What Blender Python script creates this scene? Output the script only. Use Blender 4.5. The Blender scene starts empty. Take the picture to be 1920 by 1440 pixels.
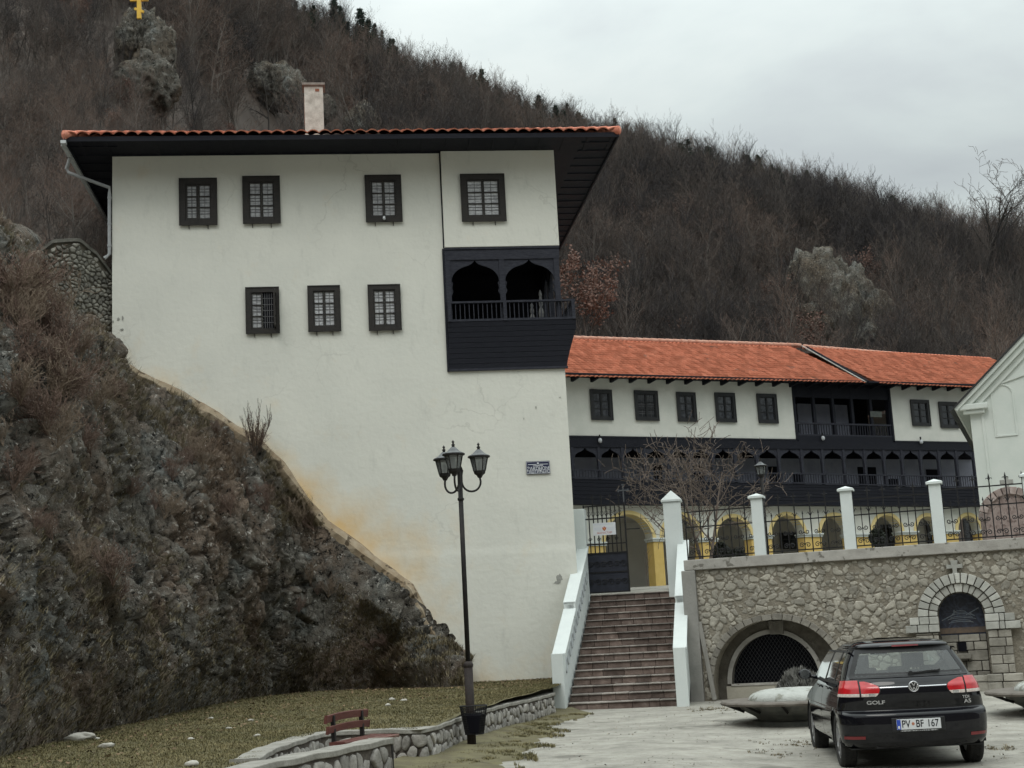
import bpy, math, random
import numpy as np
from mathutils import Vector, Matrix
scene = bpy.context.scene
COL = scene.collection
R = math.radians
PI = math.pi

# ------------------------------------------------------------------ camera
F = 2600.0; PITCH = R(10.45); ROLL = R(3.0); EYE = 1.6
fv = np.array([0, math.cos(PITCH), math.sin(PITCH)])
_r0 = np.array([1.0, 0, 0]); _u0 = np.array([0, -math.sin(PITCH), math.cos(PITCH)])
rv = math.cos(ROLL) * _r0 - math.sin(ROLL) * _u0
uv = math.sin(ROLL) * _r0 + math.cos(ROLL) * _u0
cam = bpy.data.objects.new('camera', bpy.data.cameras.new('camera'))
COL.objects.link(cam)
cam.matrix_world = Matrix(((rv[0], uv[0], -fv[0], 0), (rv[1], uv[1], -fv[1], 0), (rv[2], uv[2], -fv[2], EYE), (0, 0, 0, 1)))
cam.data.sensor_width = 36.0
cam.data.lens = F / 1920 * 36.0
cam.data.clip_start = 0.1; cam.data.clip_end = 3000
scene.camera = cam

# ------------------------------------------------------------------ world, sun, exposure
SUN_EL, SUN_AZ = R(52), R(200)      # direction the light comes from (azimuth from +Y, clockwise)
world = bpy.data.worlds.new('World'); scene.world = world; world.use_nodes = True
nt = world.node_tree; N = nt.nodes; L = nt.links
bg = N['Background']; bg.inputs['Strength'].default_value = 0.1
sky = N.new('ShaderNodeTexSky'); sky.sky_type = 'NISHITA'; sky.sun_disc = False
sky.sun_elevation = SUN_EL; sky.sun_rotation = SUN_AZ
tc = N.new('ShaderNodeTexCoord'); mp = N.new('ShaderNodeMapping'); mp.inputs['Scale'].default_value = (1.0, 1.0, 2.6)
mp.inputs['Location'].default_value = (3.2, 0.4, 1.0)
L.new(tc.outputs['Generated'], mp.inputs['Vector'])
nz = N.new('ShaderNodeTexNoise'); nz.inputs['Scale'].default_value = 3.4; nz.inputs['Detail'].default_value = 7; nz.inputs['Roughness'].default_value = 0.52
nz.inputs['Distortion'].default_value = 0.35
L.new(mp.outputs[0], nz.inputs['Vector'])
cr = N.new('ShaderNodeValToRGB'); L.new(nz.outputs['Fac'], cr.inputs['Fac'])
e = cr.color_ramp.elements
e[0].position = 0.28; e[0].color = (0.60, 0.65, 0.665, 1)
e[1].position = 0.62; e[1].color = (0.80, 0.86, 0.835, 1)
x = e.new(0.45); x.color = (0.70, 0.77, 0.76, 1)
x = e.new(0.74); x.color = (0.86, 0.90, 0.87, 1)
ml = N.new('ShaderNodeVectorMath'); ml.operation = 'SCALE'; ml.inputs['Scale'].default_value = 9.4
L.new(cr.outputs['Color'], ml.inputs[0])
# an overcast sky is about three times brighter overhead than at the horizon
sxyz = N.new('ShaderNodeSeparateXYZ'); L.new(tc.outputs['Generated'], sxyz.inputs[0])
zen = N.new('ShaderNodeMapRange'); zen.inputs['From Min'].default_value = 0.30; zen.inputs['From Max'].default_value = 1.0; zen.inputs['To Min'].default_value = 8.5; zen.inputs['To Max'].default_value = 31.0
L.new(sxyz.outputs['Z'], zen.inputs['Value']); L.new(zen.outputs[0], ml.inputs['Scale'])
mx = N.new('ShaderNodeMix'); mx.data_type = 'RGBA'; mx.inputs['Factor'].default_value = 0.93
L.new(sky.outputs[0], mx.inputs[6]); L.new(ml.outputs[0], mx.inputs[7])
L.new(mx.outputs[2], bg.inputs['Color'])
sun = bpy.data.lights.new('sun', 'SUN'); sun.energy = 0.75; sun.angle = R(25); sun.color = (1, 0.96, 0.9)
so = bpy.data.objects.new('sun', sun); COL.objects.link(so)
sd = Vector((math.sin(SUN_AZ) * math.cos(SUN_EL), math.cos(SUN_AZ) * math.cos(SUN_EL), math.sin(SUN_EL)))
so.rotation_euler = sd.to_track_quat('Z', 'Y').to_euler()
vs = scene.view_settings
vs.view_transform = 'Standard'; vs.look = 'None'; vs.exposure = 0.0; vs.gamma = 1; vs.use_curve_mapping = False
scene.cycles.max_bounces = 6
scene.cycles.transparent_max_bounces = 8

# ------------------------------------------------------------------ measuring the place: photo pixel -> point at a known depth, height or wall
C0 = np.array([0, 0, EYE])
def ray(px, py): return fv + (px - 960) / F * rv - (py - 720) / F * uv
def atY(px, py, Y): v = ray(px, py); return C0 + v * (Y / v[1])
def atZ(px, py, Z): v = ray(px, py); return C0 + v * ((Z - EYE) / v[2])

class Frame:
    """a vertical wall plane: origin, direction angle; local x along the wall, y into it, z up"""
    def __init__(s, ox, oy, deg):
        s.o = np.array([ox, oy, 0.0]); s.a = R(deg)
        s.ux = np.array([math.cos(s.a), math.sin(s.a), 0]); s.uy = np.array([-math.sin(s.a), math.cos(s.a), 0])
    def S(s, px, py, y=0.0):
        v = ray(px, py); p0 = s.o + s.uy * y
        t = (s.uy @ (p0 - C0)) / (s.uy @ v); q = C0 + v * t
        return float((q - s.o) @ s.ux), float(q[2])
    def W(s, x, y, z): return s.o + s.ux * x + s.uy * y + np.array([0, 0, z])
    def empty(s, name, **k):
        o = empty(name, tuple(s.o), s.a); tag(o, **k); return o

# ------------------------------------------------------------------ objects
def tag(o, label=None, cat=None, group=None, kind=None):
    if label: o['label'] = label
    if cat: o['category'] = cat
    if group: o['group'] = group
    if kind: o['kind'] = kind
    return o
def empty(name, loc=(0, 0, 0), rz=0.0):
    o = bpy.data.objects.new(name, None); COL.objects.link(o)
    o.location = loc; o.rotation_euler = (0, 0, rz); o.empty_display_size = 0.2
    return o
def link_mesh(name, me, parent=None):
    o = bpy.data.objects.new(name, me); COL.objects.link(o)
    if parent is not None: o.parent = parent
    return o
def np_mesh(name, V, Fq, mats=(), smooth=False, tint=None, mi=None):
    """V (n,3), Fq (m,k) with k = 3 or 4"""
    V = np.asarray(V, np.float32); Fq = np.asarray(Fq, np.int32); m, k = Fq.shape
    me = bpy.data.meshes.new(name)
    me.vertices.add(len(V)); me.vertices.foreach_set('co', V.ravel())
    me.loops.add(m * k); me.loops.foreach_set('vertex_index', Fq.ravel())
    me.polygons.add(m); me.polygons.foreach_set('loop_start', np.arange(0, m * k, k, dtype=np.int32))
    me.polygons.foreach_set('loop_total', np.full(m, k, np.int32))
    if smooth: me.polygons.foreach_set('use_smooth', np.ones(m, bool))
    for mt in mats: me.materials.append(mt)
    if mi is not None: me.polygons.foreach_set('material_index', np.asarray(mi, np.int32))
    if tint is not None:
        a = me.attributes.new('tint', 'FLOAT', 'POINT'); a.data.foreach_set('value', np.asarray(tint, np.float32))
    me.update(calc_edges=True); me.validate()
    return me

class MB:
    def __init__(s): s.v = []; s.f = []; s.m = []; s.t = []; s.tv = 0.5
    def add(s, vs, fs, m=0):
        b = len(s.v); s.v += [tuple(map(float, q)) for q in vs]; s.t += [s.tv] * len(vs)
        s.f += [tuple(i + b for i in f) for f in fs]; s.m += [m] * len(fs); return s
    def box(s, x0, x1, y0, y1, z0, z1, m=0):
        x0, x1 = sorted((x0, x1)); y0, y1 = sorted((y0, y1)); z0, z1 = sorted((z0, z1))
        return s.add([(x0, y0, z0), (x1, y0, z0), (x1, y1, z0), (x0, y1, z0), (x0, y0, z1), (x1, y0, z1), (x1, y1, z1), (x0, y1, z1)],
                     [(0, 3, 2, 1), (4, 5, 6, 7), (0, 1, 5, 4), (1, 2, 6, 5), (2, 3, 7, 6), (3, 0, 4, 7)], m)
    def hexa(s, p, m=0):   # 4 bottom + 4 top points
        return s.add(p, [(0, 3, 2, 1), (4, 5, 6, 7), (0, 1, 5, 4), (1, 2, 6, 5), (2, 3, 7, 6), (3, 0, 4, 7)], m)
    def prism(s, poly, y0, y1, m=0):   # polygon in x,z (ccw seen from -y) pushed along y
        n = len(poly); v = [(x, y0, z) for x, z in poly] + [(x, y1, z) for x, z in poly]
        return s.add(v, [tuple(range(n)), tuple(range(2 * n - 1, n - 1, -1))] + [(i, i + n, (i + 1) % n + n, (i + 1) % n) for i in range(n)], m)
    def prismx(s, poly, x0, x1, m=0):   # polygon in y,z
        n = len(poly); v = [(x0, y, z) for y, z in poly] + [(x1, y, z) for y, z in poly]
        return s.add(v, [tuple(range(n)), tuple(range(2 * n - 1, n - 1, -1))] + [(i, i + n, (i + 1) % n + n, (i + 1) % n) for i in range(n)], m)
    def prismz(s, poly, z0, z1, m=0):   # polygon in x,y
        n = len(poly); v = [(x, y, z0) for x, y in poly] + [(x, y, z1) for x, y in poly]
        return s.add(v, [tuple(range(n - 1, -1, -1)), tuple(range(n, 2 * n))] + [(i, (i + 1) % n, (i + 1) % n + n, i + n) for i in range(n)], m)
    def grid(s, P, m=0, flip=False, closed=False):   # P[i][j]
        h, w = len(P), len(P[0]); fs = []
        for i in range(h - 1):
            for j in range(w if closed else w - 1):
                k = (j + 1) % w
                q = (i * w + j, i * w + k, (i + 1) * w + k, (i + 1) * w + j)
                fs.append(q[::-1] if flip else q)
        return s.add([p for row in P for p in row], fs, m)
    def lathe(s, prof, c=(0, 0, 0), n=20, m=0, axis='z'):
        P = []
        for r, h in prof:
            row = []
            for k in range(n):
                a = 2 * PI * k / n; x, y = r * math.cos(a), r * math.sin(a)
                row.append((c[0] + x, c[1] + y, c[2] + h) if axis == 'z' else (c[0] + h, c[1] + x, c[2] + y) if axis == 'x' else (c[0] + y, c[1] + h, c[2] + x))
            P.append(row)
        return s.grid(P, m, closed=True)
    def tube(s, pts, r, n=8, m=0, cap=True):
        pts = [Vector(p) for p in pts]; rs = r if isinstance(r, (list, tuple)) else [r] * len(pts)
        P = []; up = Vector((0.13, 0.37, 0.92)).normalized()
        for i, p in enumerate(pts):
            t = (pts[min(i + 1, len(pts) - 1)] - pts[max(i - 1, 0)]).normalized()
            a = t.cross(up)
            if a.length < 0.2: a = t.cross(Vector((1, 0, 0)))
            a.normalize(); b = t.cross(a)
            P.append([tuple(p + (a * math.cos(2 * PI * k / n) + b * math.sin(2 * PI * k / n)) * rs[i]) for k in range(n)])
        s.grid(P, m, closed=True)
        if cap:
            b = len(s.v) - n * len(pts)
            s.f += [tuple(b + k for k in range(n - 1, -1, -1)), tuple(b + n * (len(pts) - 1) + k for k in range(n))]; s.m += [m, m]
        return s
    def bar(s, a, b, w, h=None, m=0):
        a = Vector(a); b = Vector(b); t = (b - a).normalized(); h = h or w
        u = t.cross(Vector((0, 1, 0)))
        if u.length < 0.1: u = t.cross(Vector((1, 0, 0)))
        u.normalize(); q = t.cross(u); u = u * w / 2; q = q * h / 2
        return s.hexa([a - u - q, a + u - q, a + u + q, a - u + q, b - u - q, b + u - q, b + u + q, b - u + q], m)
    def ball(s, c, r, n=10, m=0, sz=1.0):
        return s.lathe([(max(r * math.sin(PI * i / (n // 2 + 2)), 1e-4), -r * sz * math.cos(PI * i / (n // 2 + 2))) for i in range(n // 2 + 3)], c, n, m)
    def mesh(s, name, mats, smooth=False):
        me = bpy.data.meshes.new(name); me.from_pydata(s.v, [], s.f)
        for mt in (mats if isinstance(mats, (list, tuple)) else [mats]): me.materials.append(mt)
        if s.m: me.polygons.foreach_set('material_index', s.m)
        if smooth: me.polygons.foreach_set('use_smooth', [True] * len(s.f))
        if any(abs(t - 0.5) > 1e-6 for t in s.t):
            a = me.attributes.new('tint', 'FLOAT', 'POINT'); a.data.foreach_set('value', s.t)
        me.update(); me.validate()
        return me
    def build(s, name, mats, parent=None, smooth=False, bevel=0, **k):
        o = link_mesh(name, s.mesh(name, mats, smooth), parent)
        if bevel:
            b = o.modifiers.new('b', 'BEVEL'); b.width = bevel; b.segments = 2; b.limit_method = 'ANGLE'; b.angle_limit = R(40)
        tag(o, **k); return o

def text_mesh(body, size, mat, depth=0.002, bold=0.0, sx=1.0, align='CENTER'):
    cu = bpy.data.curves.new('text', 'FONT'); cu.body = body; cu.size = size; cu.extrude = depth; cu.offset = bold
    cu.align_x = align; cu.align_y = 'CENTER'
    o = bpy.data.objects.new('text', cu); COL.objects.link(o)
    dg = bpy.context.evaluated_depsgraph_get()
    me = bpy.data.meshes.new_from_object(o.evaluated_get(dg)); me.materials.clear(); me.materials.append(mat)
    bpy.data.objects.remove(o)
    me.transform(Matrix.Diagonal((sx, 1, 1, 1)) )
    me.transform(Matrix.Rotation(PI / 2, 4, 'X'))      # stands upright, faces -y
    return me

def copy_tree(o, parent=None, **k):
    c = o.copy(); COL.objects.link(c); c.parent = parent
    for ch in o.children: copy_tree(ch, c)
    tag(c, **k); return c

# ------------------------------------------------------------------ numpy value noise
def _h(ix, iy, iz, seed):
    h = (ix * 374761393 + iy * 668265263 + iz * 2147483647 * 3 + seed * 1274126177) & 0xFFFFFFFF
    h = ((h ^ (h >> 13)) * 1274126177) & 0xFFFFFFFF
    return ((h ^ (h >> 16)) & 0xFFFF) / 65535.0
def vnoise(x, y, z, seed=0):
    x = np.asarray(x, float); y = np.asarray(y, float); z = np.asarray(z, float) + 0 * x
    ix = np.floor(x).astype(np.int64); iy = np.floor(y).astype(np.int64); iz = np.floor(z).astype(np.int64)
    fx, fy, fz = x - ix, y - iy, z - iz
    fx, fy, fz = (t * t * (3 - 2 * t) for t in (fx, fy, fz))
    r = 0
    for a in (0, 1):
        for b in (0, 1):
            for c in (0, 1):
                r = r + _h(ix + a, iy + b, iz + c, seed) * (fx if a else 1 - fx) * (fy if b else 1 - fy) * (fz if c else 1 - fz)
    return r
def fbm(x, y, z, oct=4, seed=0, gain=0.5, ridged=False):
    t = 0; a = 1; s = 0
    for o in range(oct):
        n = vnoise(x * 2 ** o + 17.3 * o, y * 2 ** o, z * 2 ** o + 5.1 * o, seed + o)
        if ridged: n = 1 - abs(2 * n - 1)
        t = t + a * n; s += a; a *= gain
    return t / s
def smooth(t): t = np.clip(t, 0, 1); return t * t * (3 - 2 * t)

# ------------------------------------------------------------------ materials
MATS = {}
def mat(name, c1, c2=None, scale=5.0, rough=0.8, bump=0.0, bscale=None, metal=0.0, detail=6, lo=0.35, hi=0.65, c3=None, tint=0.0, spec=0.4,
        stretch=(1, 1, 1), coat=0.0, spots=None, nr=0.6, rnd=0.0):
    """noise-mixed colours + noise bump, in object space"""
    if name in MATS: return MATS[name]
    m = bpy.data.materials.new(name); MATS[name] = m; m.use_nodes = True
    n = m.node_tree.nodes; l = m.node_tree.links; b = n['Principled BSDF']
    b.inputs['Roughness'].default_value = rough; b.inputs['Metallic'].default_value = metal
    b.inputs['Specular IOR Level'].default_value = spec; b.inputs['Coat Weight'].default_value = coat
    tc = n.new('ShaderNodeTexCoord'); mp = n.new('ShaderNodeMapping'); mp.inputs['Scale'].default_value = stretch
    l.new(tc.outputs['Object'], mp.inputs['Vector'])
    t = n.new('ShaderNodeTexNoise'); t.inputs['Scale'].default_value = scale; t.inputs['Detail'].default_value = detail; t.inputs['Roughness'].default_value = nr
    l.new(mp.outputs[0], t.inputs['Vector'])
    r = n.new('ShaderNodeValToRGB'); l.new(t.outputs['Fac'], r.inputs['Fac'])
    e = r.color_ramp.elements; c2 = c2 or tuple(v * 0.8 for v in c1)
    e[0].position = lo; e[0].color = (*c1, 1); e[1].position = hi; e[1].color = (*c2, 1)
    if c3: q = e.new(min(hi + 0.12, 0.98)); q.color = (*c3, 1)
    out = r.outputs['Color']
    if spots:   # (colour, scale, threshold)
        s2 = n.new('ShaderNodeTexNoise'); s2.inputs['Scale'].default_value = spots[1]; s2.inputs['Detail'].default_value = 4
        l.new(mp.outputs[0], s2.inputs['Vector'])
        r2 = n.new('ShaderNodeValToRGB'); l.new(s2.outputs['Fac'], r2.inputs['Fac'])
        r2.color_ramp.elements[0].position = spots[2]; r2.color_ramp.elements[1].position = spots[2] + 0.06
        mm = n.new('ShaderNodeMix'); mm.data_type = 'RGBA'; l.new(r2.outputs['Color'], mm.inputs['Factor'])
        l.new(out, mm.inputs[6]); mm.inputs[7].default_value = (*spots[0], 1); out = mm.outputs[2]
    if tint:
        a = n.new('ShaderNodeAttribute'); a.attribute_name = 'tint'
        ma = n.new('ShaderNodeMapRange'); ma.inputs['To Min'].default_value = 1 - tint; ma.inputs['To Max'].default_value = 1 + tint
        l.new(a.outputs['Fac'], ma.inputs['Value'])
        vm = n.new('ShaderNodeVectorMath'); vm.operation = 'SCALE'; l.new(out, vm.inputs[0]); l.new(ma.outputs[0], vm.inputs['Scale']); out = vm.outputs[0]
    if rnd:
        oi = n.new('ShaderNodeObjectInfo'); mr = n.new('ShaderNodeMapRange'); mr.inputs['To Min'].default_value = 1 - rnd; mr.inputs['To Max'].default_value = 1 + rnd * .5; l.new(oi.outputs['Random'], mr.inputs['Value'])
        vm = n.new('ShaderNodeVectorMath'); vm.operation = 'SCALE'; l.new(out, vm.inputs[0]); l.new(mr.outputs[0], vm.inputs['Scale']); out = vm.outputs[0]
    l.new(out, b.inputs['Base Color'])
    if bump:
        t2 = n.new('ShaderNodeTexNoise'); t2.inputs['Scale'].default_value = bscale or scale * 3; t2.inputs['Detail'].default_value = 8; t2.inputs['Roughness'].default_value = 0.65
        l.new(mp.outputs[0], t2.inputs['Vector'])
        bp = n.new('ShaderNodeBump'); bp.inputs['Strength'].default_value = min(bump, 1); bp.inputs['Distance'].default_value = 0.02 * max(1, bump)
        l.new(t2.outputs['Fac'], bp.inputs['Height']); l.new(bp.outputs[0], b.inputs['Normal'])
    return m

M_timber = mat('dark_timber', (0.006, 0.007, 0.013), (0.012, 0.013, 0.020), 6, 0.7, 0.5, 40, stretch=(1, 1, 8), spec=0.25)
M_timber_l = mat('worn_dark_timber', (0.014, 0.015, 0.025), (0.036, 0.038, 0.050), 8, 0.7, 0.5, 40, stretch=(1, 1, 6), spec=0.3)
M_wframe = mat('dark_brown_window_wood', (0.009, 0.008, 0.007), (0.021, 0.016, 0.013), 6, 0.6, 0.3, 60, stretch=(1, 1, 4))
M_wblack = mat('black_window_wood', (0.009, 0.010, 0.011), (0.018, 0.018, 0.02), 8, 0.5, 0.2, 60)
M_curtain = mat('lace_curtain', (0.50, 0.51, 0.52), (0.30, 0.30, 0.32), 9, 0.18, spec=0.6, lo=0.42, hi=0.6, stretch=(1, 1, 2.5), rnd=.4)
M_curtain2 = mat('grey_curtain_behind_glass', (0.07, 0.075, 0.085), (0.02, 0.022, 0.028), 7, 0.15, spec=0.5, lo=0.4, hi=0.6, rnd=.6)
M_darkglass = mat('dark_glass', (0.012, 0.014, 0.018), (0.02, 0.022, 0.026), 4, 0.08, spec=0.5)
M_iron = mat('black_iron', (0.008, 0.008, 0.010), (0.018, 0.017, 0.018), 20, 0.5, 0.1, metal=0.3)
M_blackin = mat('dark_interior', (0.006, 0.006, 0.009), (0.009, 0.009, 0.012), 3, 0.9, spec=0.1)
M_white = mat('white_masonry_paint', (0.60, 0.64, 0.63), (0.66, 0.70, 0.685), 3, 0.75, 0.25, 25, lo=0.3, hi=0.7)
M_cream = mat('chapel_plaster', (0.58, 0.62, 0.58), (0.64, 0.67, 0.63), 1.2, 0.8, 0.2, 12)
M_plaster2 = mat('white_wing_plaster', (0.60, 0.61, 0.56), (0.68, 0.68, 0.63), 1.5, 0.85, 0.3, 10)
M_yellow = mat('ochre_paint', (0.66, 0.47, 0.15), (0.74, 0.54, 0.20), 2.0, 0.8, 0.1, 20)
M_yellow_l = mat('pale_yellow_trim', (0.70, 0.56, 0.25), (0.74, 0.60, 0.30), 2.0, 0.8)
M_grayplas = mat('grey_arcade_plaster', (0.46, 0.45, 0.42), (0.54, 0.53, 0.50), 1.0, 0.9)
M_bluegray = mat('blue_grey_boards', (0.24, 0.25, 0.31), (0.30, 0.31, 0.37), 3, 0.8)
M_tile = mat('red_clay_tile', (0.66, 0.20, 0.11), (0.78, 0.28, 0.17), 3.5, 0.75, 0.3, 30, c3=(0.50, 0.22, 0.16), detail=8, spots=((0.42, 0.19, 0.13), 1.6, 0.66), nr=.7)
M_tile2 = mat('weathered_clay_tile', (0.60, 0.18, 0.11), (0.70, 0.30, 0.21), 3.0, 0.8, 0.3, 30, c3=(0.46, 0.26, 0.20))
M_conc = mat('weathered_concrete', (0.30, 0.285, 0.26), (0.42, 0.40, 0.37), 2.5, 0.9, 0.5, 30, spots=((0.16, 0.15, 0.13), 6, 0.62))
M_metal_w = mat('white_metal_pipe', (0.55, 0.57, 0.58), (0.48, 0.5, 0.52), 5, 0.4)
# ================================================================== TOWER HOUSE
T = Frame(1.40, 35.5, 7)
# where the rocky slope meets the tower's front wall (photo pixels)
EDGE_PX = [(885, 1300), (868, 1278), (848, 1240), (830, 1205), (800, 1150), (772, 1098), (735, 1070), (700, 1045), (650, 1005), (610, 978), (580, 940), (556, 905), (530, 868),
           (500, 840), (470, 818), (440, 800), (405, 775), (370, 757), (340, 738), (300, 718), (262, 700), (235, 678), (215, 645), (203, 622), (200, 560), (196, 500)]
EDGE = [T.S(*q) for q in EDGE_PX]

def stain_mat():
    m = bpy.data.materials.new('white_tower_plaster'); m.use_nodes = True
    n = m.node_tree.nodes; l = m.node_tree.links; b = n['Principled BSDF']; b.inputs['Roughness'].default_value = 0.85
    tc = n.new('ShaderNodeTexCoord')
    t = n.new('ShaderNodeTexNoise'); t.inputs['Scale'].default_value = 0.6; t.inputs['Detail'].default_value = 8; t.inputs['Roughness'].default_value = 0.6
    l.new(tc.outputs['Object'], t.inputs['Vector'])
    r = n.new('ShaderNodeValToRGB'); l.new(t.outputs['Fac'], r.inputs['Fac']); e = r.color_ramp.elements
    e[0].position = 0.3; e[0].color = (0.64, 0.64, 0.585, 1); e[1].position = 0.72; e[1].color = (0.72, 0.715, 0.65, 1)
    # faint grime blotches
    t4 = n.new('ShaderNodeTexNoise'); t4.inputs['Scale'].default_value = 2.2; t4.inputs['Detail'].default_value = 9; t4.inputs['Roughness'].default_value = 0.7
    mp = n.new('ShaderNodeMapping'); mp.inputs['Scale'].default_value = (1.3, 1, 0.45); l.new(tc.outputs['Object'], mp.inputs['Vector']); l.new(mp.outputs[0], t4.inputs['Vector'])
    r4 = n.new('ShaderNodeValToRGB'); l.new(t4.outputs['Fac'], r4.inputs['Fac']); r4.color_ramp.elements[0].position = 0.55; r4.color_ramp.elements[1].position = 0.8
    g = n.new('ShaderNodeMix'); g.data_type = 'RGBA'; l.new(r4.outputs['Color'], g.inputs['Factor']); l.new(r.outputs['Color'], g.inputs[6]); g.inputs[7].default_value = (0.56, 0.56, 0.51, 1)
    # ochre mud stain carried by the mesh attribute, broken by noise
    a = n.new('ShaderNodeAttribute'); a.attribute_name = 'tint'
    t2 = n.new('ShaderNodeTexNoise'); t2.inputs['Scale'].default_value = 1.1; t2.inputs['Detail'].default_value = 9; t2.inputs['Roughness'].default_value = .62
    l.new(tc.outputs['Object'], t2.inputs['Vector'])
    m1 = n.new('ShaderNodeMath'); m1.operation = 'MULTIPLY_ADD'; m1.inputs[1].default_value = 1.3; m1.inputs[2].default_value = -0.66; l.new(t2.outputs['Fac'], m1.inputs[0])
    m2 = n.new('ShaderNodeMath'); m2.operation = 'ADD'; l.new(a.outputs['Fac'], m2.inputs[0]); l.new(m1.outputs[0], m2.inputs[1])
    r2 = n.new('ShaderNodeValToRGB'); l.new(m2.outputs[0], r2.inputs['Fac']); e = r2.color_ramp.elements
    e[0].position = 0.12; e[0].color = (0, 0, 0, 1); e[1].position = 1.0; e[1].color = (1, 1, 1, 1)
    x = e.new(0.5); x.color = (0.34, 0.34, 0.34, 1)
    h = n.new('ShaderNodeMix'); h.data_type = 'RGBA'; l.new(r2.outputs['Color'], h.inputs['Factor']); l.new(g.outputs[2], h.inputs[6]); h.inputs[7].default_value = (0.68, 0.48, 0.24, 1)
    # hairline cracks
    vo = n.new('ShaderNodeTexVoronoi'); vo.feature = 'DISTANCE_TO_EDGE'; vo.inputs['Scale'].default_value = .55
    nd = n.new('ShaderNodeTexNoise'); nd.inputs['Scale'].default_value = 1.6; nd.inputs['Detail'].default_value = 7; l.new(tc.outputs['Object'], nd.inputs['Vector'])
    va = n.new('ShaderNodeVectorMath'); va.operation = 'MULTIPLY_ADD'; l.new(nd.outputs['Color'], va.inputs[0]); va.inputs[1].default_value = (.9, .9, .9); l.new(tc.outputs['Object'], va.inputs[2]); l.new(va.outputs[0], vo.inputs['Vector'])
    rc_ = n.new('ShaderNodeValToRGB'); l.new(vo.outputs['Distance'], rc_.inputs[0]); rc_.color_ramp.elements[0].position = .003; rc_.color_ramp.elements[0].color = (1, 1, 1, 1); rc_.color_ramp.elements[1].position = .010; rc_.color_ramp.elements[1].color = (0, 0, 0, 1)
    nm = n.new('ShaderNodeTexNoise'); nm.inputs['Scale'].default_value = .28; l.new(tc.outputs['Object'], nm.inputs['Vector']); rm_ = n.new('ShaderNodeValToRGB'); l.new(nm.outputs['Fac'], rm_.inputs[0]); rm_.color_ramp.elements[0].position = .5; rm_.color_ramp.elements[1].position = .62; rm_.color_ramp.elements[1].color = (.26, .26, .26, 1)
    mk_ = n.new('ShaderNodeMath'); mk_.operation = 'MULTIPLY'; l.new(rc_.outputs[0], mk_.inputs[0]); l.new(rm_.outputs[0], mk_.inputs[1])
    hc = n.new('ShaderNodeMix'); hc.data_type = 'RGBA'; l.new(mk_.outputs[0], hc.inputs['Factor']); l.new(h.outputs[2], hc.inputs[6]); hc.inputs[7].default_value = (.34, .33, .29, 1)
    l.new(hc.outputs[2], b.inputs['Base Color'])
    t3 = n.new('ShaderNodeTexNoise'); t3.inputs['Scale'].default_value = 7; t3.inputs['Detail'].default_value = 8; l.new(tc.outputs['Object'], t3.inputs['Vector'])
    bp = n.new('ShaderNodeBump'); bp.inputs['Strength'].default_value = 0.35; bp.inputs['Distance'].default_value = 0.03
    l.new(t3.outputs['Fac'], bp.inputs['Height']); l.new(bp.outputs[0], b.inputs['Normal'])
    return m
M_plaster = stain_mat()

tower = T.empty('tower_house', label='tall white plastered tower house with dark eaves and timber balcony, built on the rock', cat='building')
WTOP = 14.45; WL = -11.50
BX0 = T.S(833, 470)[0]; BAYX0 = T.S(826, 300)[0]
LZ0, LZ1 = 8.57, 11.76
# wall front as a fine grid with the loggia left open
st = 0.1
xs = sorted(set([WL, 0.0, BX0] + list(np.arange(WL, 0, st)))); zs = sorted(set([-0.3, WTOP, LZ0, LZ1] + list(np.arange(-0.3, WTOP, st))))
xs = np.array([a for i, a in enumerate(xs) if i == 0 or a - xs[i - 1] > 0.004]); zs = np.array([a for i, a in enumerate(zs) if i == 0 or a - zs[i - 1] > 0.004])
X, Z = np.meshgrid(xs, zs)
Yw = 0.02 * (fbm(X * 0.7, Z * 0.7, 0, 3, 5) - 0.5) - 0.012 * np.clip((3.9 - Z) / 0.06, 0, 1)
V = np.stack([X, Yw, Z], -1).reshape(-1, 3)
nx = len(xs); fq = []
for j in range(len(zs) - 1):
    for i in range(nx - 1):
        cx, cz = (xs[i] + xs[i + 1]) / 2, (zs[j] + zs[j + 1]) / 2
        if cx > BX0 and LZ0 < cz < LZ1: continue
        fq.append((j * nx + i, j * nx + i + 1, (j + 1) * nx + i + 1, (j + 1) * nx + i))
E_ = np.array(EDGE)
seg = np.concatenate([np.linspace(E_[i], E_[i + 1], 12) for i in range(len(E_) - 1)])
seg2 = seg[seg[:, 1] < 9.0]
XZ = V[:, [0, 2]]
dist = np.min(np.linalg.norm(XZ[:, None, :] - seg2[None, ::3, :], axis=2), axis=1)
mid = np.exp(-((XZ[:, 1] - 4.6) / 1.7) ** 2)
tint = 0.80 * np.exp(-dist / (0.30 + 0.75 * mid)) * (0.5 + 0.75 * mid) + 0.35 * np.exp(-np.maximum(XZ[:, 1] - 0.35, 0) / 0.9)
me = np_mesh('wall', V, fq, [M_plaster], tint=tint, smooth=True)
link_mesh('wall', me, tower)
w = MB()
w.box(WL, -0.004, 8.6, 9.0, -0.3, WTOP)
w.box(WL, WL + 0.02, 0.03, 8.6, -0.3, WTOP)
w.box(-0.02, 0, 0.03, 8.6, -0.3, LZ0 - .002); w.box(-0.02, 0, 2.6, 8.6, LZ0, LZ1); w.box(-0.02, 0, 0.03, 8.6, LZ1 + .002, WTOP)
w.build('side_wall', M_plaster, tower)
b = MB(); b.box(BAYX0, 0.03, -0.09, -0.001, LZ1 + 0.03, WTOP - 0.01); b.build('bay_wall', M_plaster, tower, bevel=0.01)
b = MB(); b.box(BAYX0 - 0.035, BAYX0 - 0.005, -0.03, 0, LZ1 + 0.03, WTOP - 0.02); b.build('plaster_seam', M_timber, tower)
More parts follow.
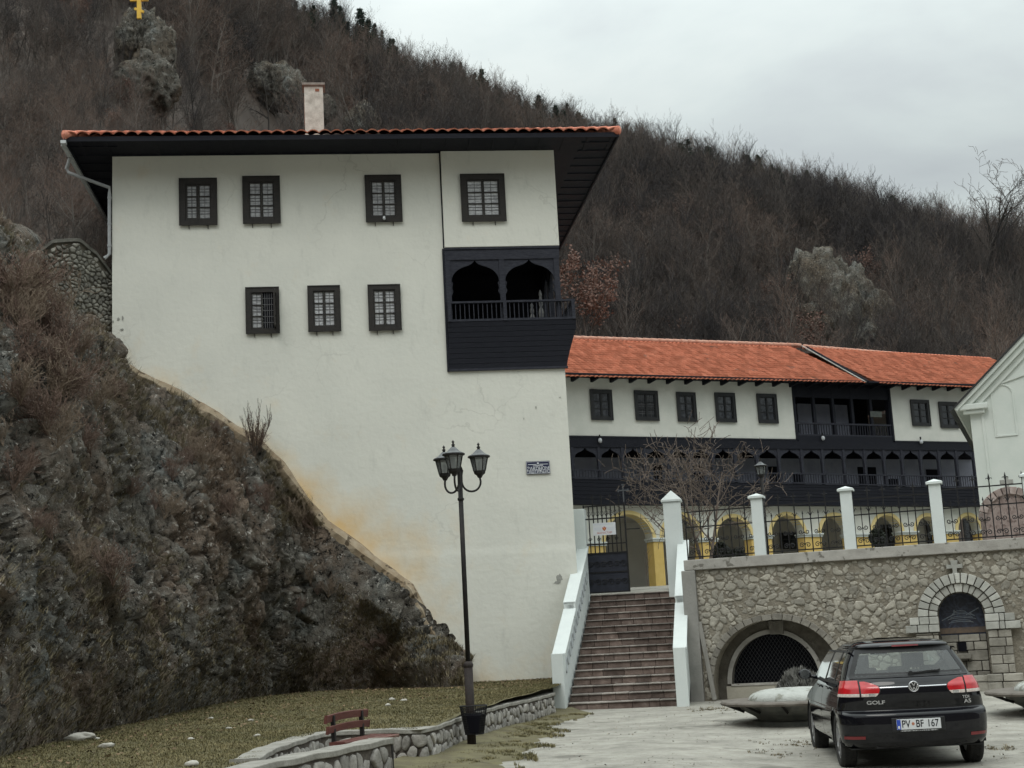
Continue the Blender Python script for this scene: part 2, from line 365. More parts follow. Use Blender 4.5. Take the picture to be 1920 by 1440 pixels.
# peeled plaster patch and small holes
def patch(name, F_, px, py, w_, h_, seed, m, parent):
    s, z = F_.S(px, py); rr = random.Random(seed); n = 14
    pts = [(s + w_ * math.cos(a) * rr.uniform(.5, 1), z + h_ * math.sin(a) * rr.uniform(.5, 1)) for a in [2 * PI * k / n for k in range(n)]]
    mb = MB(); mb.prism(pts, -0.016, -0.002); return mb.build(name, m, parent)
M_bareren = mat('bare_render', (0.26, 0.26, 0.24), (0.36, 0.36, 0.33), 20, 0.95)
patch('bare_patch', T, 1049, 1084, 0.10, 0.13, 3, M_bareren, tower)
patch('bare_patch', T, 1045, 1092, 0.12, 0.05, 4, M_bareren, tower)
for q in ((222, 598, .04, .05), (230, 597, .025, .08), (212, 603, .03, .04), (229, 618, .05, .03), (1005, 764, .015, .05), (982, 785, .012, .03), (1050, 745, .02, .02)):
    patch('bare_patch', T, q[0], q[1], q[2], q[3], int(q[0]), M_bareren, tower)

def window(F_, parent, x0, z0, x1, z1, y=0.0, fm=M_wframe, pm=M_curtain, cols=2, rows=3, fw=0.14, mode='', hooks=True, grille=True):
    W_, H_ = x1 - x0, z1 - z0
    f = MB(); d = 0.07
    f.box(x0, x1, y - d, y, z1 - fw, z1); f.box(x0, x1, y - d, y, z0, z0 + fw)
    f.box(x0, x0 + fw, y - d, y, z0 + fw, z1 - fw); f.box(x1 - fw, x1, y - d, y, z0 + fw, z1 - fw)
    # outer bead
    q = 0.025
    f.box(x0 - q, x1 + q, y - d - .012, y - d + .02, z1, z1 + q); f.box(x0 - q, x1 + q, y - d - .012, y - d + .02, z0 - q, z0)
    f.box(x0 - q, x0, y - d - .012, y - d + .02, z0, z1); f.box(x1, x1 + q, y - d - .012, y - d + .02, z0, z1)
    if hooks:
        for hx in (0.24, 0.76): f.box(x0 + W_ * hx - .008, x0 + W_ * hx + .008, y - .05, y, z0 - .11, z0 - q)
    wo = f.build('window', fm, parent)
    sx0, sx1, sz0, sz1 = x0 + fw, x1 - fw, z0 + fw, z1 - fw
    cw = (sx1 - sx0) / cols
    sash = MB(); pane = MB(); gr = MB()
    for c in range(cols):
        a, b_ = sx0 + c * cw + .004, sx0 + (c + 1) * cw - .004
        if mode == 'open_right' and c == cols - 1:
            pane2 = MB(); pane2.box(a, b_, y - .012, y - .006, sz0, sz1); pane2.build('dark_opening', M_blackin, wo)
            for k in range(1, 5): gr.box(a + (b_ - a) * k / 5 - .008, a + (b_ - a) * k / 5 + .008, y - .03, y - .014, sz0, sz1)
            for k in range(1, 6): gr.box(a, b_, y - .027, y - .017, sz0 + (sz1 - sz0) * k / 6 - .008, sz0 + (sz1 - sz0) * k / 6 + .008)
            lf = MB(); lw = 0.42      # leaf swung out to the front
            lf.box(b_ + .01, b_ + .05, y - d - lw, y - d + .0, sz0, sz0 + .07); lf.box(b_ + .01, b_ + .05, y - d - lw, y - d, sz1 - .07, sz1)
            for yy in (y - d - .06, y - d - lw): lf.box(b_ + .01, b_ + .05, yy, yy + .06, sz0 + .07, sz1 - .07)
            for k in (1, 2): lf.box(b_ + .012, b_ + .048, y - d - lw + .06, y - d - .06, sz0 + (sz1 - sz0) * k / 3 - .015, sz0 + (sz1 - sz0) * k / 3 + .015)
            lf.build('open_leaf', fm, wo)
            continue
        sf = 0.032
        yy0, yy1 = y - .048, y - .012
        if mode == 'open_left' and c == 0: sf = 0.045
        sash.box(a, b_, yy0, yy1, sz0, sz0 + sf); sash.box(a, b_, yy0, yy1, sz1 - sf, sz1)
        sash.box(a, a + sf, yy0, yy1, sz0 + sf, sz1 - sf); sash.box(b_ - sf, b_, yy0, yy1, sz0 + sf, sz1 - sf)
        for r in range(1, rows):
            zc = sz0 + sf + (sz1 - sz0 - 2 * sf) * r / rows; sash.box(a + sf, b_ - sf, yy0 + .006, yy1, zc - .014, zc + .014)
        pane.box(a + sf, b_ - sf, y - .010, y - .003, sz0 + sf, sz1 - sf)
        if grille:
            mx_ = (a + b_) / 2; t = .014 if mode != 'open_left' or c else .026
            gr.box(mx_ - t / 2, mx_ + t / 2, y - .022, y - .011, sz0 + sf, sz1 - sf)
            for r in range(rows):
                hh = (sz1 - sz0 - 2 * sf) / rows; zc = sz0 + sf + hh * r
                for kk in (0.42, 0.68): gr.box(a + sf, b_ - sf, y - .020, y - .012, zc + hh * kk - .008, zc + hh * kk + .008)
    sash.build('sash', fm, wo)
    pane.build('pane', pm, wo)
    if grille: gr.build('grille', M_gril, wo)
    return wo
M_gril = mat('grey_window_grille', (0.07, 0.07, 0.075), (0.11, 0.11, 0.115), 20, 0.6)
def pxwin(F_, parent, x0, y0, x1, y1, y=0.0, **k):
    a = F_.S((x0[0] + x0[1]) / 2, (y0 + y1) / 2, y)[0]; b_ = F_.S((x1[0] + x1[1]) / 2, (y0 + y1) / 2, y)[0]
    cx = (x0[0] + x1[0]) / 2
    return window(F_, parent, a, F_.S(cx, y1, y)[1], b_, F_.S(cx, y0, y)[1], y, **k)
TW = [((338, 338), 337, (406, 406), 422, 'open_left', 0), ((457, 457), 333, (524, 524), 419, '', 0), ((686, 687), 331, (751, 752), 416, '', 0),
      ((864, 867), 329, (944, 947), 415, '', -0.092), ((462, 463), 541, (522, 523), 625, 'open_right', 0), ((578, 580), 538, (636, 638), 621, '', 0), ((691, 693), 536, (749, 751), 619, '', 0)]
for x0, y0, x1, y1, md, yy in TW:
    pxwin(T, tower, x0, y0, x1, y1, yy, mode=md, fw=0.115 if y0 > 500 else 0.135)
# little white security camera on the third window
s, z = T.S(720, 412); c = MB(); c.box(s - .03, s + .03, -.16, -.08, z, z + .05); c.ball((s, -.17, z - .02), .04, 8)
o = c.build('security_camera', M_metal_w, None, smooth=False, label='tiny white security camera under a top floor window of the tower', cat='camera')
o.location = tuple(T.o); o.rotation_euler = (0, 0, T.a)

# ---- timber loggia / balcony
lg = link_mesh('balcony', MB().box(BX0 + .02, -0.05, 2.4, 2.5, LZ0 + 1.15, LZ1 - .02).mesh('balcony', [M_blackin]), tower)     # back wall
def strips(mb, xs_, zt, zb, y0, y1, m=0):
    for i in range(len(xs_) - 1):
        a, b_ = xs_[i], xs_[i + 1]
        mb.hexa([(a, y0, zb[i]), (b_, y0, zb[i + 1]), (b_, y1, zb[i + 1]), (a, y1, zb[i]), (a, y0, zt[i]), (b_, y0, zt[i + 1]), (b_, y1, zt[i + 1]), (a, y1, zt[i])], m)
def ogee(t, shoulder=0.72, spike=0.28):
    t = min(abs(t), 1.0); return shoulder * max(1 - t ** 2.6, 0) ** 0.5 + spike * math.exp(-t * 7)
zr = T.S(940, 566)[1]; zb_ = T.S(940, 602)[1]; zbm = T.S(940, 487)[1]
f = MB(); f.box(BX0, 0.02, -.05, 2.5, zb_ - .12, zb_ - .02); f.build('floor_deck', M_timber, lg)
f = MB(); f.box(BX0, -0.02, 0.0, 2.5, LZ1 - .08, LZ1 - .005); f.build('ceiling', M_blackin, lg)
f = MB(); f.box(BX0 + .0, 0.02, -.06, .08, zbm, LZ1 + .02); f.box(BX0, 0.03, -.085, -.06, LZ1 - .03, LZ1 + .02)
f.box(-.14, 0.02, .08, 2.5, zbm, LZ1 - .1); f.build('beam', M_timber_l, lg)
posts = [BX0 + .07, (BX0 + 0) / 2 - 0.02, -0.07]
for x_ in posts:
    p = MB(); p.box(x_ - .07, x_ + .07, -.055, .085, zb_, zbm); p.build('post', M_timber_l, lg)
p = MB(); p.box(-.14, .0, 1.2, 1.34, zb_, zbm); p.build('post', M_timber_l, lg)
p = MB(); p.box(-.14, .0, 2.3, 2.39, zb_, zbm); p.build('post', M_timber_l, lg)
for a, b_ in ((posts[0] + .07, posts[1] - .07), (posts[1] + .07, posts[2] - .07)):
    xs_ = np.linspace(a, b_, 41); hw = (b_ - a) / 2; m_ = (a + b_) / 2
    zz = [zbm - .62 + .62 * ogee((x_ - m_) / hw, .74, .25) for x_ in xs_]
    sp = MB(); strips(sp, xs_, [zbm] * 41, [min(v, zbm - .01) for v in zz], -.03, .03); 
    # small cusps on the posts
    for sx, d_ in ((a, 1), (b_, -1)): sp.prism([(sx, zbm - .95), (sx + d_ * .05, zbm - .85), (sx + d_ * .02, zbm - .75), (sx + d_ * .05, zbm - .62), (sx, zbm - .55)][::d_], -.03, .03)
    sp.build('ogee_arch', M_timber_l, lg)
# side arches (right face)
sp = MB()
for a, b_ in ((.085, 1.2), (1.34, 2.3)):
    n_ = 21; ys = np.linspace(a, b_, n_)
    for i in range(n_ - 1):
        z0 = zbm - .62 + .6 * ogee((ys[i] - (a + b_) / 2) / ((b_ - a) / 2)); z1 = zbm - .62 + .6 * ogee((ys[i + 1] - (a + b_) / 2) / ((b_ - a) / 2))
        sp.hexa([(-.1, ys[i], z0), (-.04, ys[i], z0), (-.04, ys[i + 1], z1), (-.1, ys[i + 1], z1), (-.1, ys[i], zbm), (-.04, ys[i], zbm), (-.04, ys[i + 1], zbm), (-.1, ys[i + 1], zbm)])
sp.build('ogee_arch', M_timber_l, lg)
# railing, projecting a little past the corner
RX = T.S(1077, 583)[0]
r_ = MB(); r_.box(BX0 + .02, RX, -.16, -.08, zr - .05, zr); r_.box(BX0 + .02, RX, -.15, -.09, zb_ - .02, zb_ + .04)
r_.box(RX - .07, RX, -.08, 2.5, zr - .05, zr); r_.box(RX - .07, RX, -.09, 2.5, zb_ - .02, zb_ + .04)
x_ = BX0 + .10
while x_ < RX - .05: r_.box(x_ - .011, x_ + .011, -.131, -.109, zb_ + .04, zr - .05); x_ += .118
y_ = .05
while y_ < 2.5: r_.box(RX - .05, RX - .028, y_, y_ + .022, zb_ + .04, zr - .05); y_ += .118
for x_ in (BX0 + .06, (BX0) / 2, RX - .05): r_.box(x_ - .045, x_ + .045, -.165, -.075, zb_ - .02, zr + .0)
r_.build('railing', M_timber_l, lg)
# two weathered turned posts standing on the balcony behind the railing
M_grw = mat('weathered_grey_wood', (0.07, 0.07, 0.072), (0.16, 0.16, 0.155), 14, .9, .6, 40)
for (px, hgt, tx) in ((1015, .96, 'taller grey turned post standing behind the right end of the balcony railing'), (998, .60, 'shorter grey turned post standing behind the balcony railing')):
    s_, _z = T.S(px, 590, .45); r0 = tag(empty('turned_post', tuple(T.W(s_, .45, zb_ - .02)), T.a), label=tx, cat='carved post')
    MB().lathe([(.001, 0), (.075, 0), (.07, .08), (.045, .12), (.065, .22), (.075, .34), (.05, .44), (.035, .5), (.055, .58), (.05, .7), (.03, .78), (.045, .86), (.03, .94), (.001, 1.0)], (0, 0, 0), 10).build('shaft', M_grw, r0, smooth=True)
    r0.scale = (1, 1, hgt)
# boarded underside, tapering back to the wall
zt_ = zb_ - .02; zlo = T.S(945, 690)[1]
f = MB()
nb = 9
for k in range(nb):
    z0 = zlo + (zt_ - zlo) * k / nb; z1 = zlo + (zt_ - zlo) * (k + 1) / nb - .008
    def off(z): t = (z - zlo) / (zt_ - zlo); return .04 + .10 * t ** 1.5, .05 + (RX - .05) * min(1, t * 1.25) ** 1.2
    (d0, e0), (d1, e1) = off(z0), off(z1)
    f.hexa([(BX0, -d0, z0), (e0, -d0, z0), (e0, 2.5, z0), (BX0, 2.5, z0), (BX0, -d1, z1), (e1, -d1, z1), (e1, 2.5, z1), (BX0, 2.5, z1)])
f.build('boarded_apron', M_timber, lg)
f = MB(); f.box(BX0 - .03, .07, -.075, -.0, zlo - .06, zlo); f.build('lower_beam', M_timber_l, lg)
f = MB(); f.box(BX0 - .06, BX0 - .005, -.06, 0.0, zlo - .06, LZ1); f.build('edge_board', M_timber, lg)

# ---- roof
roof_e = 1.22
zE = 14.42
ROX0, ROX1, ROY0, ROY1 = WL - .97, 1.60, -roof_e, 9.0 + roof_e
def tiles(name, parent, P0, U, Vv, Nn, lu, lv, ulo, uhi, m, period=0.3, amp=0.045, course=0.36, step=0.03):
    """barrel tiles: P0 + u*U + v*Vv, raised by a wave; ulo(v), uhi(v) clip the sheet"""
    P0, U, Vv, Nn = map(np.array, (P0, U, Vv, Nn)); nu = int(lu / period * 8) + 1
    us = np.linspace(0, lu, nu); wave = amp * (np.abs(np.sin(us / period * PI)) ** 0.8)
    vs_, ds = [], []
    nc = int(math.ceil(lv / course))
    for i in range(nc):
        v0, v1 = i * course, min((i + 1) * course, lv)
        vs_ += [v0 - .02, v1]; ds += [step, 0.0]
    V, Fq = [], []
    rg = np.random.RandomState(3)
    jt = rg.uniform(-.012, .012, (nc, int(lu / period) + 2))
    for k, (v, d) in enumerate(zip(vs_, ds)):
        uc = np.clip(us, ulo(v), uhi(v)); j_ = jt[k // 2][np.minimum((us / period).astype(int), jt.shape[1] - 1)]
        V.append(P0 + uc[:, None] * U + (v + (j_ if d else 0))[:, None] * Vv + (wave + d + j_ * .6)[:, None] * Nn if d else P0 + uc[:, None] * U + v * Vv + (wave + d)[:, None] * Nn)
    # closing lip under the lowest course
    V = [V[0] - .03 * Nn + .02 * Vv] + V
    Vn = np.concatenate(V); rows = len(V)
    for r_i in range(rows - 1):
        a = r_i * nu + np.arange(nu - 1); Fq.append(np.stack([a, a + 1, a + 1 + nu, a + nu], 1))
    Fq = np.concatenate(Fq)
    q = Vn[Fq]; area = np.linalg.norm(np.cross(q[:, 2] - q[:, 0], q[:, 3] - q[:, 1]), axis=1); Fq = Fq[area > 1e-6]
    me = np_mesh(name, Vn, Fq, [m], smooth=False)
    return link_mesh(name, me, parent)
PR = R(20.3)
W_ = ROX1 - ROX0; D_ = ROY1 - ROY0; cp, sp_ = math.cos(PR), math.sin(PR)
halfd = D_ / 2; sl = halfd / cp
rf = tiles('roof', tower, (ROX0, ROY0, zE + .10), (1, 0, 0), (0, cp, sp_), (0, -sp_, cp), W_, sl, lambda v: max(0, v * cp), lambda v: min(W_, W_ - v * cp), M_tile2, amp=.075, step=.04)
tiles('roof_side', tower, (ROX1, ROY0, zE + .10), (0, 1, 0), (-cp, 0, sp_), (sp_, 0, cp), D_, sl, lambda v: max(0, v * cp), lambda v: min(D_, D_ - v * cp), M_tile2)
tiles('roof_side', tower, (ROX0, ROY1, zE + .10), (0, -1, 0), (cp, 0, sp_), (-sp_, 0, cp), D_, sl, lambda v: max(0, v * cp), lambda v: min(D_, D_ - v * cp), M_tile2)
tiles('roof_side', tower, (ROX1, ROY1, zE + .10), (-1, 0, 0), (0, -cp, sp_), (0, sp_, cp), W_, sl, lambda v: max(0, v * cp), lambda v: min(W_, W_ - v * cp), M_tile2)
# hip caps
zridge = zE + .10 + halfd * math.tan(PR)
for c_, d_ in (((ROX0, ROY0), (1, 1)), ((ROX1, ROY0), (-1, 1)), ((ROX0, ROY1), (1, -1)), ((ROX1, ROY1), (-1, -1))):
    rc = MB()
    for k in range(22):
        a = k / 22 * halfd; b2 = (k + 1.1) / 22 * halfd
        rc.tube([(c_[0] + d_[0] * a, c_[1] + d_[1] * a, zE + .13 + a * math.tan(PR)), (c_[0] + d_[0] * b2, c_[1] + d_[1] * b2, zE + .13 + b2 * math.tan(PR))], [.12, .09], 8)
    rc.build('hip_cap', M_tile2, tower, smooth=True)
ev = MB(); t_ = .06
ev.box(ROX0 + .05, ROX1 - .05, ROY0 + .05, ROY1 - .05, zE + .03, zE + .07)
ev.box(ROX0, ROX1, ROY0 + .02, ROY0 + .06, zE - .04, zE + .085); ev.box(ROX0, ROX0 + .04, ROY0 + .04, ROY1, zE - .04, zE + .10); ev.box(ROX1 - .04, ROX1, ROY0 + .04, ROY1, zE - .04, zE + .10)
ev.box(WL - .02, .02, -.03, .06, WTOP - .04, zE + .05)
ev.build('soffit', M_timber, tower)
rfm = MB()
k = ROX0 + .3
while k < ROX1 - .1:
    rfm.box(k - .05, k + .05, ROY0 + .05, 0, zE + .015, zE + .03); k += .62
k = ROY0 + .6
while k < ROY1:
    rfm.box(ROX1 - .9, ROX1 - .05, k - .05, k + .05, zE + .005, zE + .03); rfm.box(ROX0 + .05, ROX0 + 1.2, k - .05, k + .05, zE + .005, zE + .03); k += .62
rfm.build('rafter_ends', M_timber, tower)
# chimney
s, z1 = T.S(588, 168, 5.0); w2 = (T.S(606, 200, 5.0)[0] - T.S(571, 200, 5.0)[0]) / 2
M_chim = mat('dirty_white_chimney_brick', (0.62, 0.60, 0.55), (0.40, 0.38, 0.34), 5, 0.9, 0.6, 25, spots=((0.34, 0.22, 0.16), 4, 0.72))
ch = MB(); ch.box(s - w2, s + w2, 4.75, 5.25, zE, z1); c_o = ch.build('chimney', M_chim, tower, bevel=.015)
ch = MB(); ch.box(s - w2 - .06, s + w2 + .06, 4.69, 5.31, z1 + .03, z1 + .10); ch.box(s - w2 - .02, s + w2 + .02, 4.73, 5.27, z1, z1 + .03)
ch.build('cap', mat('chimney_cap', (0.30, 0.27, 0.24), (0.2, 0.18, 0.16), 10, 0.9, 0.4, 20), c_o)
ch = MB(); ch.box(s + .05, s + .17, 4.735, 4.749, z1 - .16, z1 - .08); ch.box(s - w2 - .012, s - w2 - .001, 4.8, 5.2, z1 - 1.2, z1 - .3); ch.build('exposed_brick', mat('brick', (0.30, 0.12, 0.07), (0.22, 0.1, 0.07), 20, 0.9), c_o)
# gutter stub and drain pipe at the left
g = MB(); g.box(ROX0 - .08, ROX0 + .05, ROY0 - .03, ROY0 + .12, zE - .10, zE - .02); g.box(ROX0 - .10, ROX0 - .0, ROY0 + .12, ROY1, zE - .11, zE - .02)
g.build('gutter', M_metal_w, tower)
p1 = T.S(125, 320, -.05); p2 = T.S(199, 352, -.05); p3 = T.S(194, 484, -.05)
g = MB(); xg = WL - .06
g.tube([(ROX0 - .04, ROY0 + 1.0, zE - .1), (p1[0], -.06, p1[1] + .05), (p1[0] + .05, -.06, p1[1] - .06), (xg, -.06, p2[1]), (xg, -.06, p2[1] - .2), (xg, -.06, p3[1] + .1), (xg - .12, -.10, p3[1] - .02)], .045, 8)
for z_ in (p2[1] - .3, p2[1] - 1.0, p3[1] + .3): g.tube([(xg, -.06, z_), (xg, -.06, z_ + .05)], .055, 8)
g.build('drain_pipe', mat('grey_drain_pipe', (0.28, 0.29, 0.30), (0.36, 0.37, 0.38), 6, 0.5), tower)
# enamel plate
s0, z0 = T.S(987, 889); s1, z1 = T.S(1030, 865)
pl = T.empty('wall_plaque', label='small dark blue enamel plaque with white Cyrillic letters on the white tower wall', cat='sign')
M_navy = mat('navy_enamel', (0.010, 0.014, 0.05), (0.014, 0.018, 0.06), 5, 0.3); M_lett = mat('white_lettering', (0.7, 0.72, 0.75), (0.6, 0.62, 0.66), 8, 0.5)
zt = (z0 + z1) / 2; hh = .165
mb = MB(); mb.box(s0, s1, -.045, -.02, zt - hh, zt + hh); mb.build('plate', M_navy, pl)
mb = MB(); q = .008
for a in ((s0 + .01, s1 - .01, zt + hh - .02, zt + hh - .02 + q), (s0 + .01, s1 - .01, zt - hh + .012, zt - hh + .012 + q), (s0 + .01, s0 + .01 + q, zt - hh + .02, zt + hh - .02), (s1 - .01 - q, s1 - .01, zt - hh + .02, zt + hh - .02)):
    mb.box(a[0], a[1], -.048, -.045, a[2], a[3])
mb.build('border', M_lett, pl)
sm = (s0 + s1) / 2
for tx, dz, sz, sxx in (('ЗАКОНОМ', -.030, .125, .88), ('ЗАШТИЋЕНО', -.108, .115, .80), ('СПОМЕНИК', .047, .045, 1.0)):
    o = link_mesh('lettering', text_mesh(tx, sz, M_lett, .001, .0015, sxx), pl); o.location = (sm, -.047, zt + dz)
mb = MB(); mb.lathe([(0.001, -.049), (.026, -.049), (.026, -.045)], (sm, 0, zt + .108), 14, axis='y'); mb.box(s0 + .05, sm - .04, -.048, -.045, zt + .075, zt + .09); mb.box(sm + .04, s1 - .05, -.048, -.045, zt + .075, zt + .09)
mb.build('emblem', M_lett, pl)
# ================================================================== GROUND
def worley(x, y, z, seed):
    """cell hash and distance to the nearest cell edge"""
    ix, iy, iz = (np.floor(t).astype(np.int64) for t in (x, y, z)); d1 = np.full(x.shape, 9.0); d2 = d1.copy(); h1 = np.zeros(x.shape)
    for a in (-1, 0, 1):
        for b in (-1, 0, 1):
            for c in (-1, 0, 1):
                jx, jy, jz = ix + a, iy + b, iz + c
                d = np.sqrt((jx + _h(jx, jy, jz, seed) - x) ** 2 + (jy + _h(jx, jy, jz, seed + 1) - y) ** 2 + (jz + _h(jx, jy, jz, seed + 2) - z) ** 2); h = _h(jx, jy, jz, seed + 3)
                m_ = d < d1; d2 = np.where(m_, d1, np.minimum(d2, d)); h1 = np.where(m_, h, h1); d1 = np.where(m_, d, d1)
    return h1, d2 - d1
M_lot = mat('pale_concrete_ground', (0.20, 0.19, 0.165), (0.42, 0.40, 0.352), 1.0, 0.92, 1.2, 40, detail=15, lo=0.36, hi=0.60, nr=.84, spots=((0.19, 0.18, 0.155), .8, 0.60))
M_turfbase = mat('thin_winter_turf', (0.085, 0.076, 0.036), (0.15, 0.128, 0.065), 1.6, 0.95, 0.8, 30, c3=(0.17, 0.135, 0.085), detail=10)
M_soil = mat('leaf_litter', (0.050, 0.036, 0.028), (0.075, 0.058, 0.048), 0.3, 0.95, 0.8, 2, detail=10)
# car park: one sheet reaching far behind the camera and under everything
def lot_z(x, y): return 0.0 * x
n = 60
gx = np.concatenate([np.linspace(-900, -14, 12), np.linspace(-13.5, 30, 140), np.linspace(32, 900, 12)]); gy = np.concatenate([np.linspace(-900, 4, 12), np.linspace(4.5, 36, 130), np.linspace(40, 900, 6)])
X, Y = np.meshgrid(gx, gy)
near = (X > -13) & (X < 30) & (Y > 4.5) & (Y < 36)
def dip(x, y): return -0.17 * smooth((np.asarray(x, float) - 1.2) / 3) * smooth((27 - np.asarray(y, float)) / 9)
Zg = np.where(near, 0.05 * (fbm(X * .35, Y * .35, 0, 3, 11) - .5) * smooth((Y - 5) / 4), 0) - np.where(Y > 37, .4, 0) + dip(X, Y)
idx = np.arange(X.size).reshape(X.shape)
fq = np.stack([idx[:-1, :-1], idx[:-1, 1:], idx[1:, 1:], idx[1:, :-1]], -1).reshape(-1, 4)
o = link_mesh('car_park_ground', np_mesh('ground', np.stack([X, Y, Zg], -1).reshape(-1, 3), fq, [M_lot], smooth=True)); tag(o, kind='structure')
def gz(x, y): return float(dip(x, y)) + float(0.05 * (fbm(np.array([x * .35]), np.array([y * .35]), 0, 3, 11)[0] - .5) * smooth((y - 5) / 4))

# low wall path (cap centre line), from the stairs round to the bench recess
def P2(px, py, z): q = atZ(px, py, z); return (q[0], q[1])
WA = [P2(1038, 1303, .42), P2(1000, 1312, .43), P2(950, 1321, .44), P2(900, 1334, .45), P2(862, 1344, .46), P2(835, 1353, .47), P2(812, 1361, .47), P2(790, 1366, .47), P2(720, 1366, .47), P2(660, 1368, .47), P2(600, 1374, .46), P2(510, 1404, .46), P2(478, 1424, .46)]
WB = [P2(733, 1384, .50), P2(660, 1399, .50), P2(560, 1419, .5), P2(480, 1435, .5), P2(415, 1452, .5), P2(250, 1490, .5)]
LAWN_EDGE = WA[:-1] + [P2(478, 1424, .46), P2(415, 1445, .46), P2(250, 1490, .46), P2(0, 1560, .46), P2(-300, 1640, .46)]

# cliff foot and top columns: (foot px,py,z)  (top point 3D)
def TF(px, py, y=0.25): s_, z_ = T.S(px, py, 0); return T.W(s_ - .10, y, z_ - (.16 if z_ > 1.2 else .05))
CL = [((872, 1285, .62), TF(870, 1279)), ((850, 1286, .62), TF(848, 1240)), ((805, 1287, .62), TF(830, 1205)), ((745, 1289, .61), TF(800, 1150)), ((700, 1291, .60), TF(772, 1098)),
      ((650, 1294, .6), TF(735, 1070)), ((615, 1296, .6), TF(700, 1045)), ((580, 1299, .59), TF(650, 1005)), ((548, 1302, .58), TF(610, 978)), ((515, 1306, .57), TF(580, 940)), ((480, 1311, .57), TF(556, 905)),
      ((450, 1315, .56), TF(530, 868)), ((420, 1320, .56), TF(500, 840)), ((395, 1325, .55), TF(470, 818)), ((365, 1331, .55), TF(440, 800)), ((335, 1337, .54), TF(405, 775)), ((305, 1343, .54), TF(370, 757)),
      ((275, 1349, .54), TF(340, 738)), ((245, 1355, .53), TF(300, 718)), ((215, 1361, .52), TF(262, 700)), ((190, 1366, .52), TF(235, 678)), ((165, 1372, .51), TF(215, 645)), ((140, 1378, .51), TF(203, 622)),
      ((110, 1385, .51), atY(150, 600, 33.5)), ((75, 1393, .5), atY(90, 545, 33.5)), ((35, 1402, .5), atY(40, 480, 33.0)), ((-10, 1414, .5), atY(-10, 430, 32.0)), ((-80, 1432, .5), atY(-90, 400, 30)), ((-200, 1465, .5), atY(-250, 380, 27)),
      ((-420, 1520, .5), atY(-520, 340, 24)), ((-800, 1640, .5), atY(-1000, 300, 20)), ((-1500, 1900, .5), atY(-2000, 200, 14))]
FT = np.array([atZ(*c[0]) for c in CL]); TP = np.array([c[1] for c in CL])
_p = np.arange(len(CL))
def cl_col(u):  # smooth interpolation of the columns
    return np.stack([np.interp(u, _p, FT[:, k]) for k in range(3)], -1), np.stack([np.interp(u, _p, TP[:, k]) for k in range(3)], -1)
NU, NV = 620, 330
u = np.concatenate([np.linspace(0, 27, 520), np.linspace(27.1, len(CL) - 1, 100)]); v = np.linspace(-0.04, 1.0, NV)
f_, t_ = cl_col(u)
def cliff_base(f_, t_, v):
    vv = np.clip(v, 0, 1)[None, :, None]
    P = f_[:, None, :] * (1 - vv) + t_[:, None, :] * vv
    h = (t_[:, 2] - f_[:, 2])[:, None]
    bul = np.sin(np.clip(v, 0, 1) * PI)[None, :] ** 0.8
    P[..., 2] += 0.10 * h * bul + np.minimum(v, 0)[None, :] * 20
    P[..., 0] += 0.07 * h * bul; P[..., 1] -= 0.05 * h * bul
    return P
P = cliff_base(f_, t_, v)
# normals of the base sheet
du = np.gradient(P, axis=0); dv = np.gradient(P, axis=1)
nrm = np.cross(du, dv); nrm /= np.linalg.norm(nrm, axis=-1, keepdims=True) + 1e-9
if nrm[100, 100, 0] < 0: nrm = -nrm
x_, y_, z_ = P[..., 0], P[..., 1], P[..., 2]
env = np.clip(np.minimum(v * 9, (1.0 - v) * 9), 0, 1)[None, :] * np.clip(u * 1.2, 0, 1)[:, None]
far_u = np.clip((u - 22) / 3, 0, 1)[:, None]; env = np.maximum(env, far_u * np.clip(v * 9, 0, 1)[None, :])
# big ribs and gullies running down the face, blocky ledges, crags
big = fbm(x_ * .35, y_ * .35, z_ * .22, 3, 21) - .5
rid = fbm(x_ * .9 + big * 2, y_ * .9, z_ * .45, 4, 31, ridged=True) - .5
fine = fbm(x_ * 3.2, y_ * 3.2, z_ * 2.0, 4, 41, ridged=True) - .5
vfine = fbm(x_ * 11, y_ * 11, z_ * 8, 3, 51) - .5
cr_ = np.abs(vnoise(x_ * 1.4 + rid * 1.5, y_ * 1.4, z_ * .5, 61) - .5) * 2; crack = -0.22 * np.exp(-(cr_ / .06) ** 2)
blk, edge_ = worley(x_ * 1.5 + .6 * rid, y_ * 1.5, z_ * .8 + .3 * x_, 71); blk2, edge2 = worley(x_ * 4.2, y_ * 4.2, z_ * 2.6 + x_, 72)
disp = env * (1.2 * big + .7 * rid + crack + .36 * (blk - .5) - .16 * np.exp(-(edge_ / .07) ** 2)) + np.clip(env + .15, 0, 1) * (.20 * fine + .09 * (blk2 - .5) - .07 * np.exp(-(edge2 / .08) ** 2) + .08 * vfine)
P = P + nrm * disp[..., None]
# never behind the tower's front wall
yl = (P - T.o) @ T.uy; lim = (-.35 + .60 * smooth((np.clip(v, 0, 1) - .93) / .07))[None, :]; insl = ((P - T.o) @ T.ux > WL - .6)
P = P - T.uy * (np.clip(yl - lim, 0, None) * insl)[..., None]
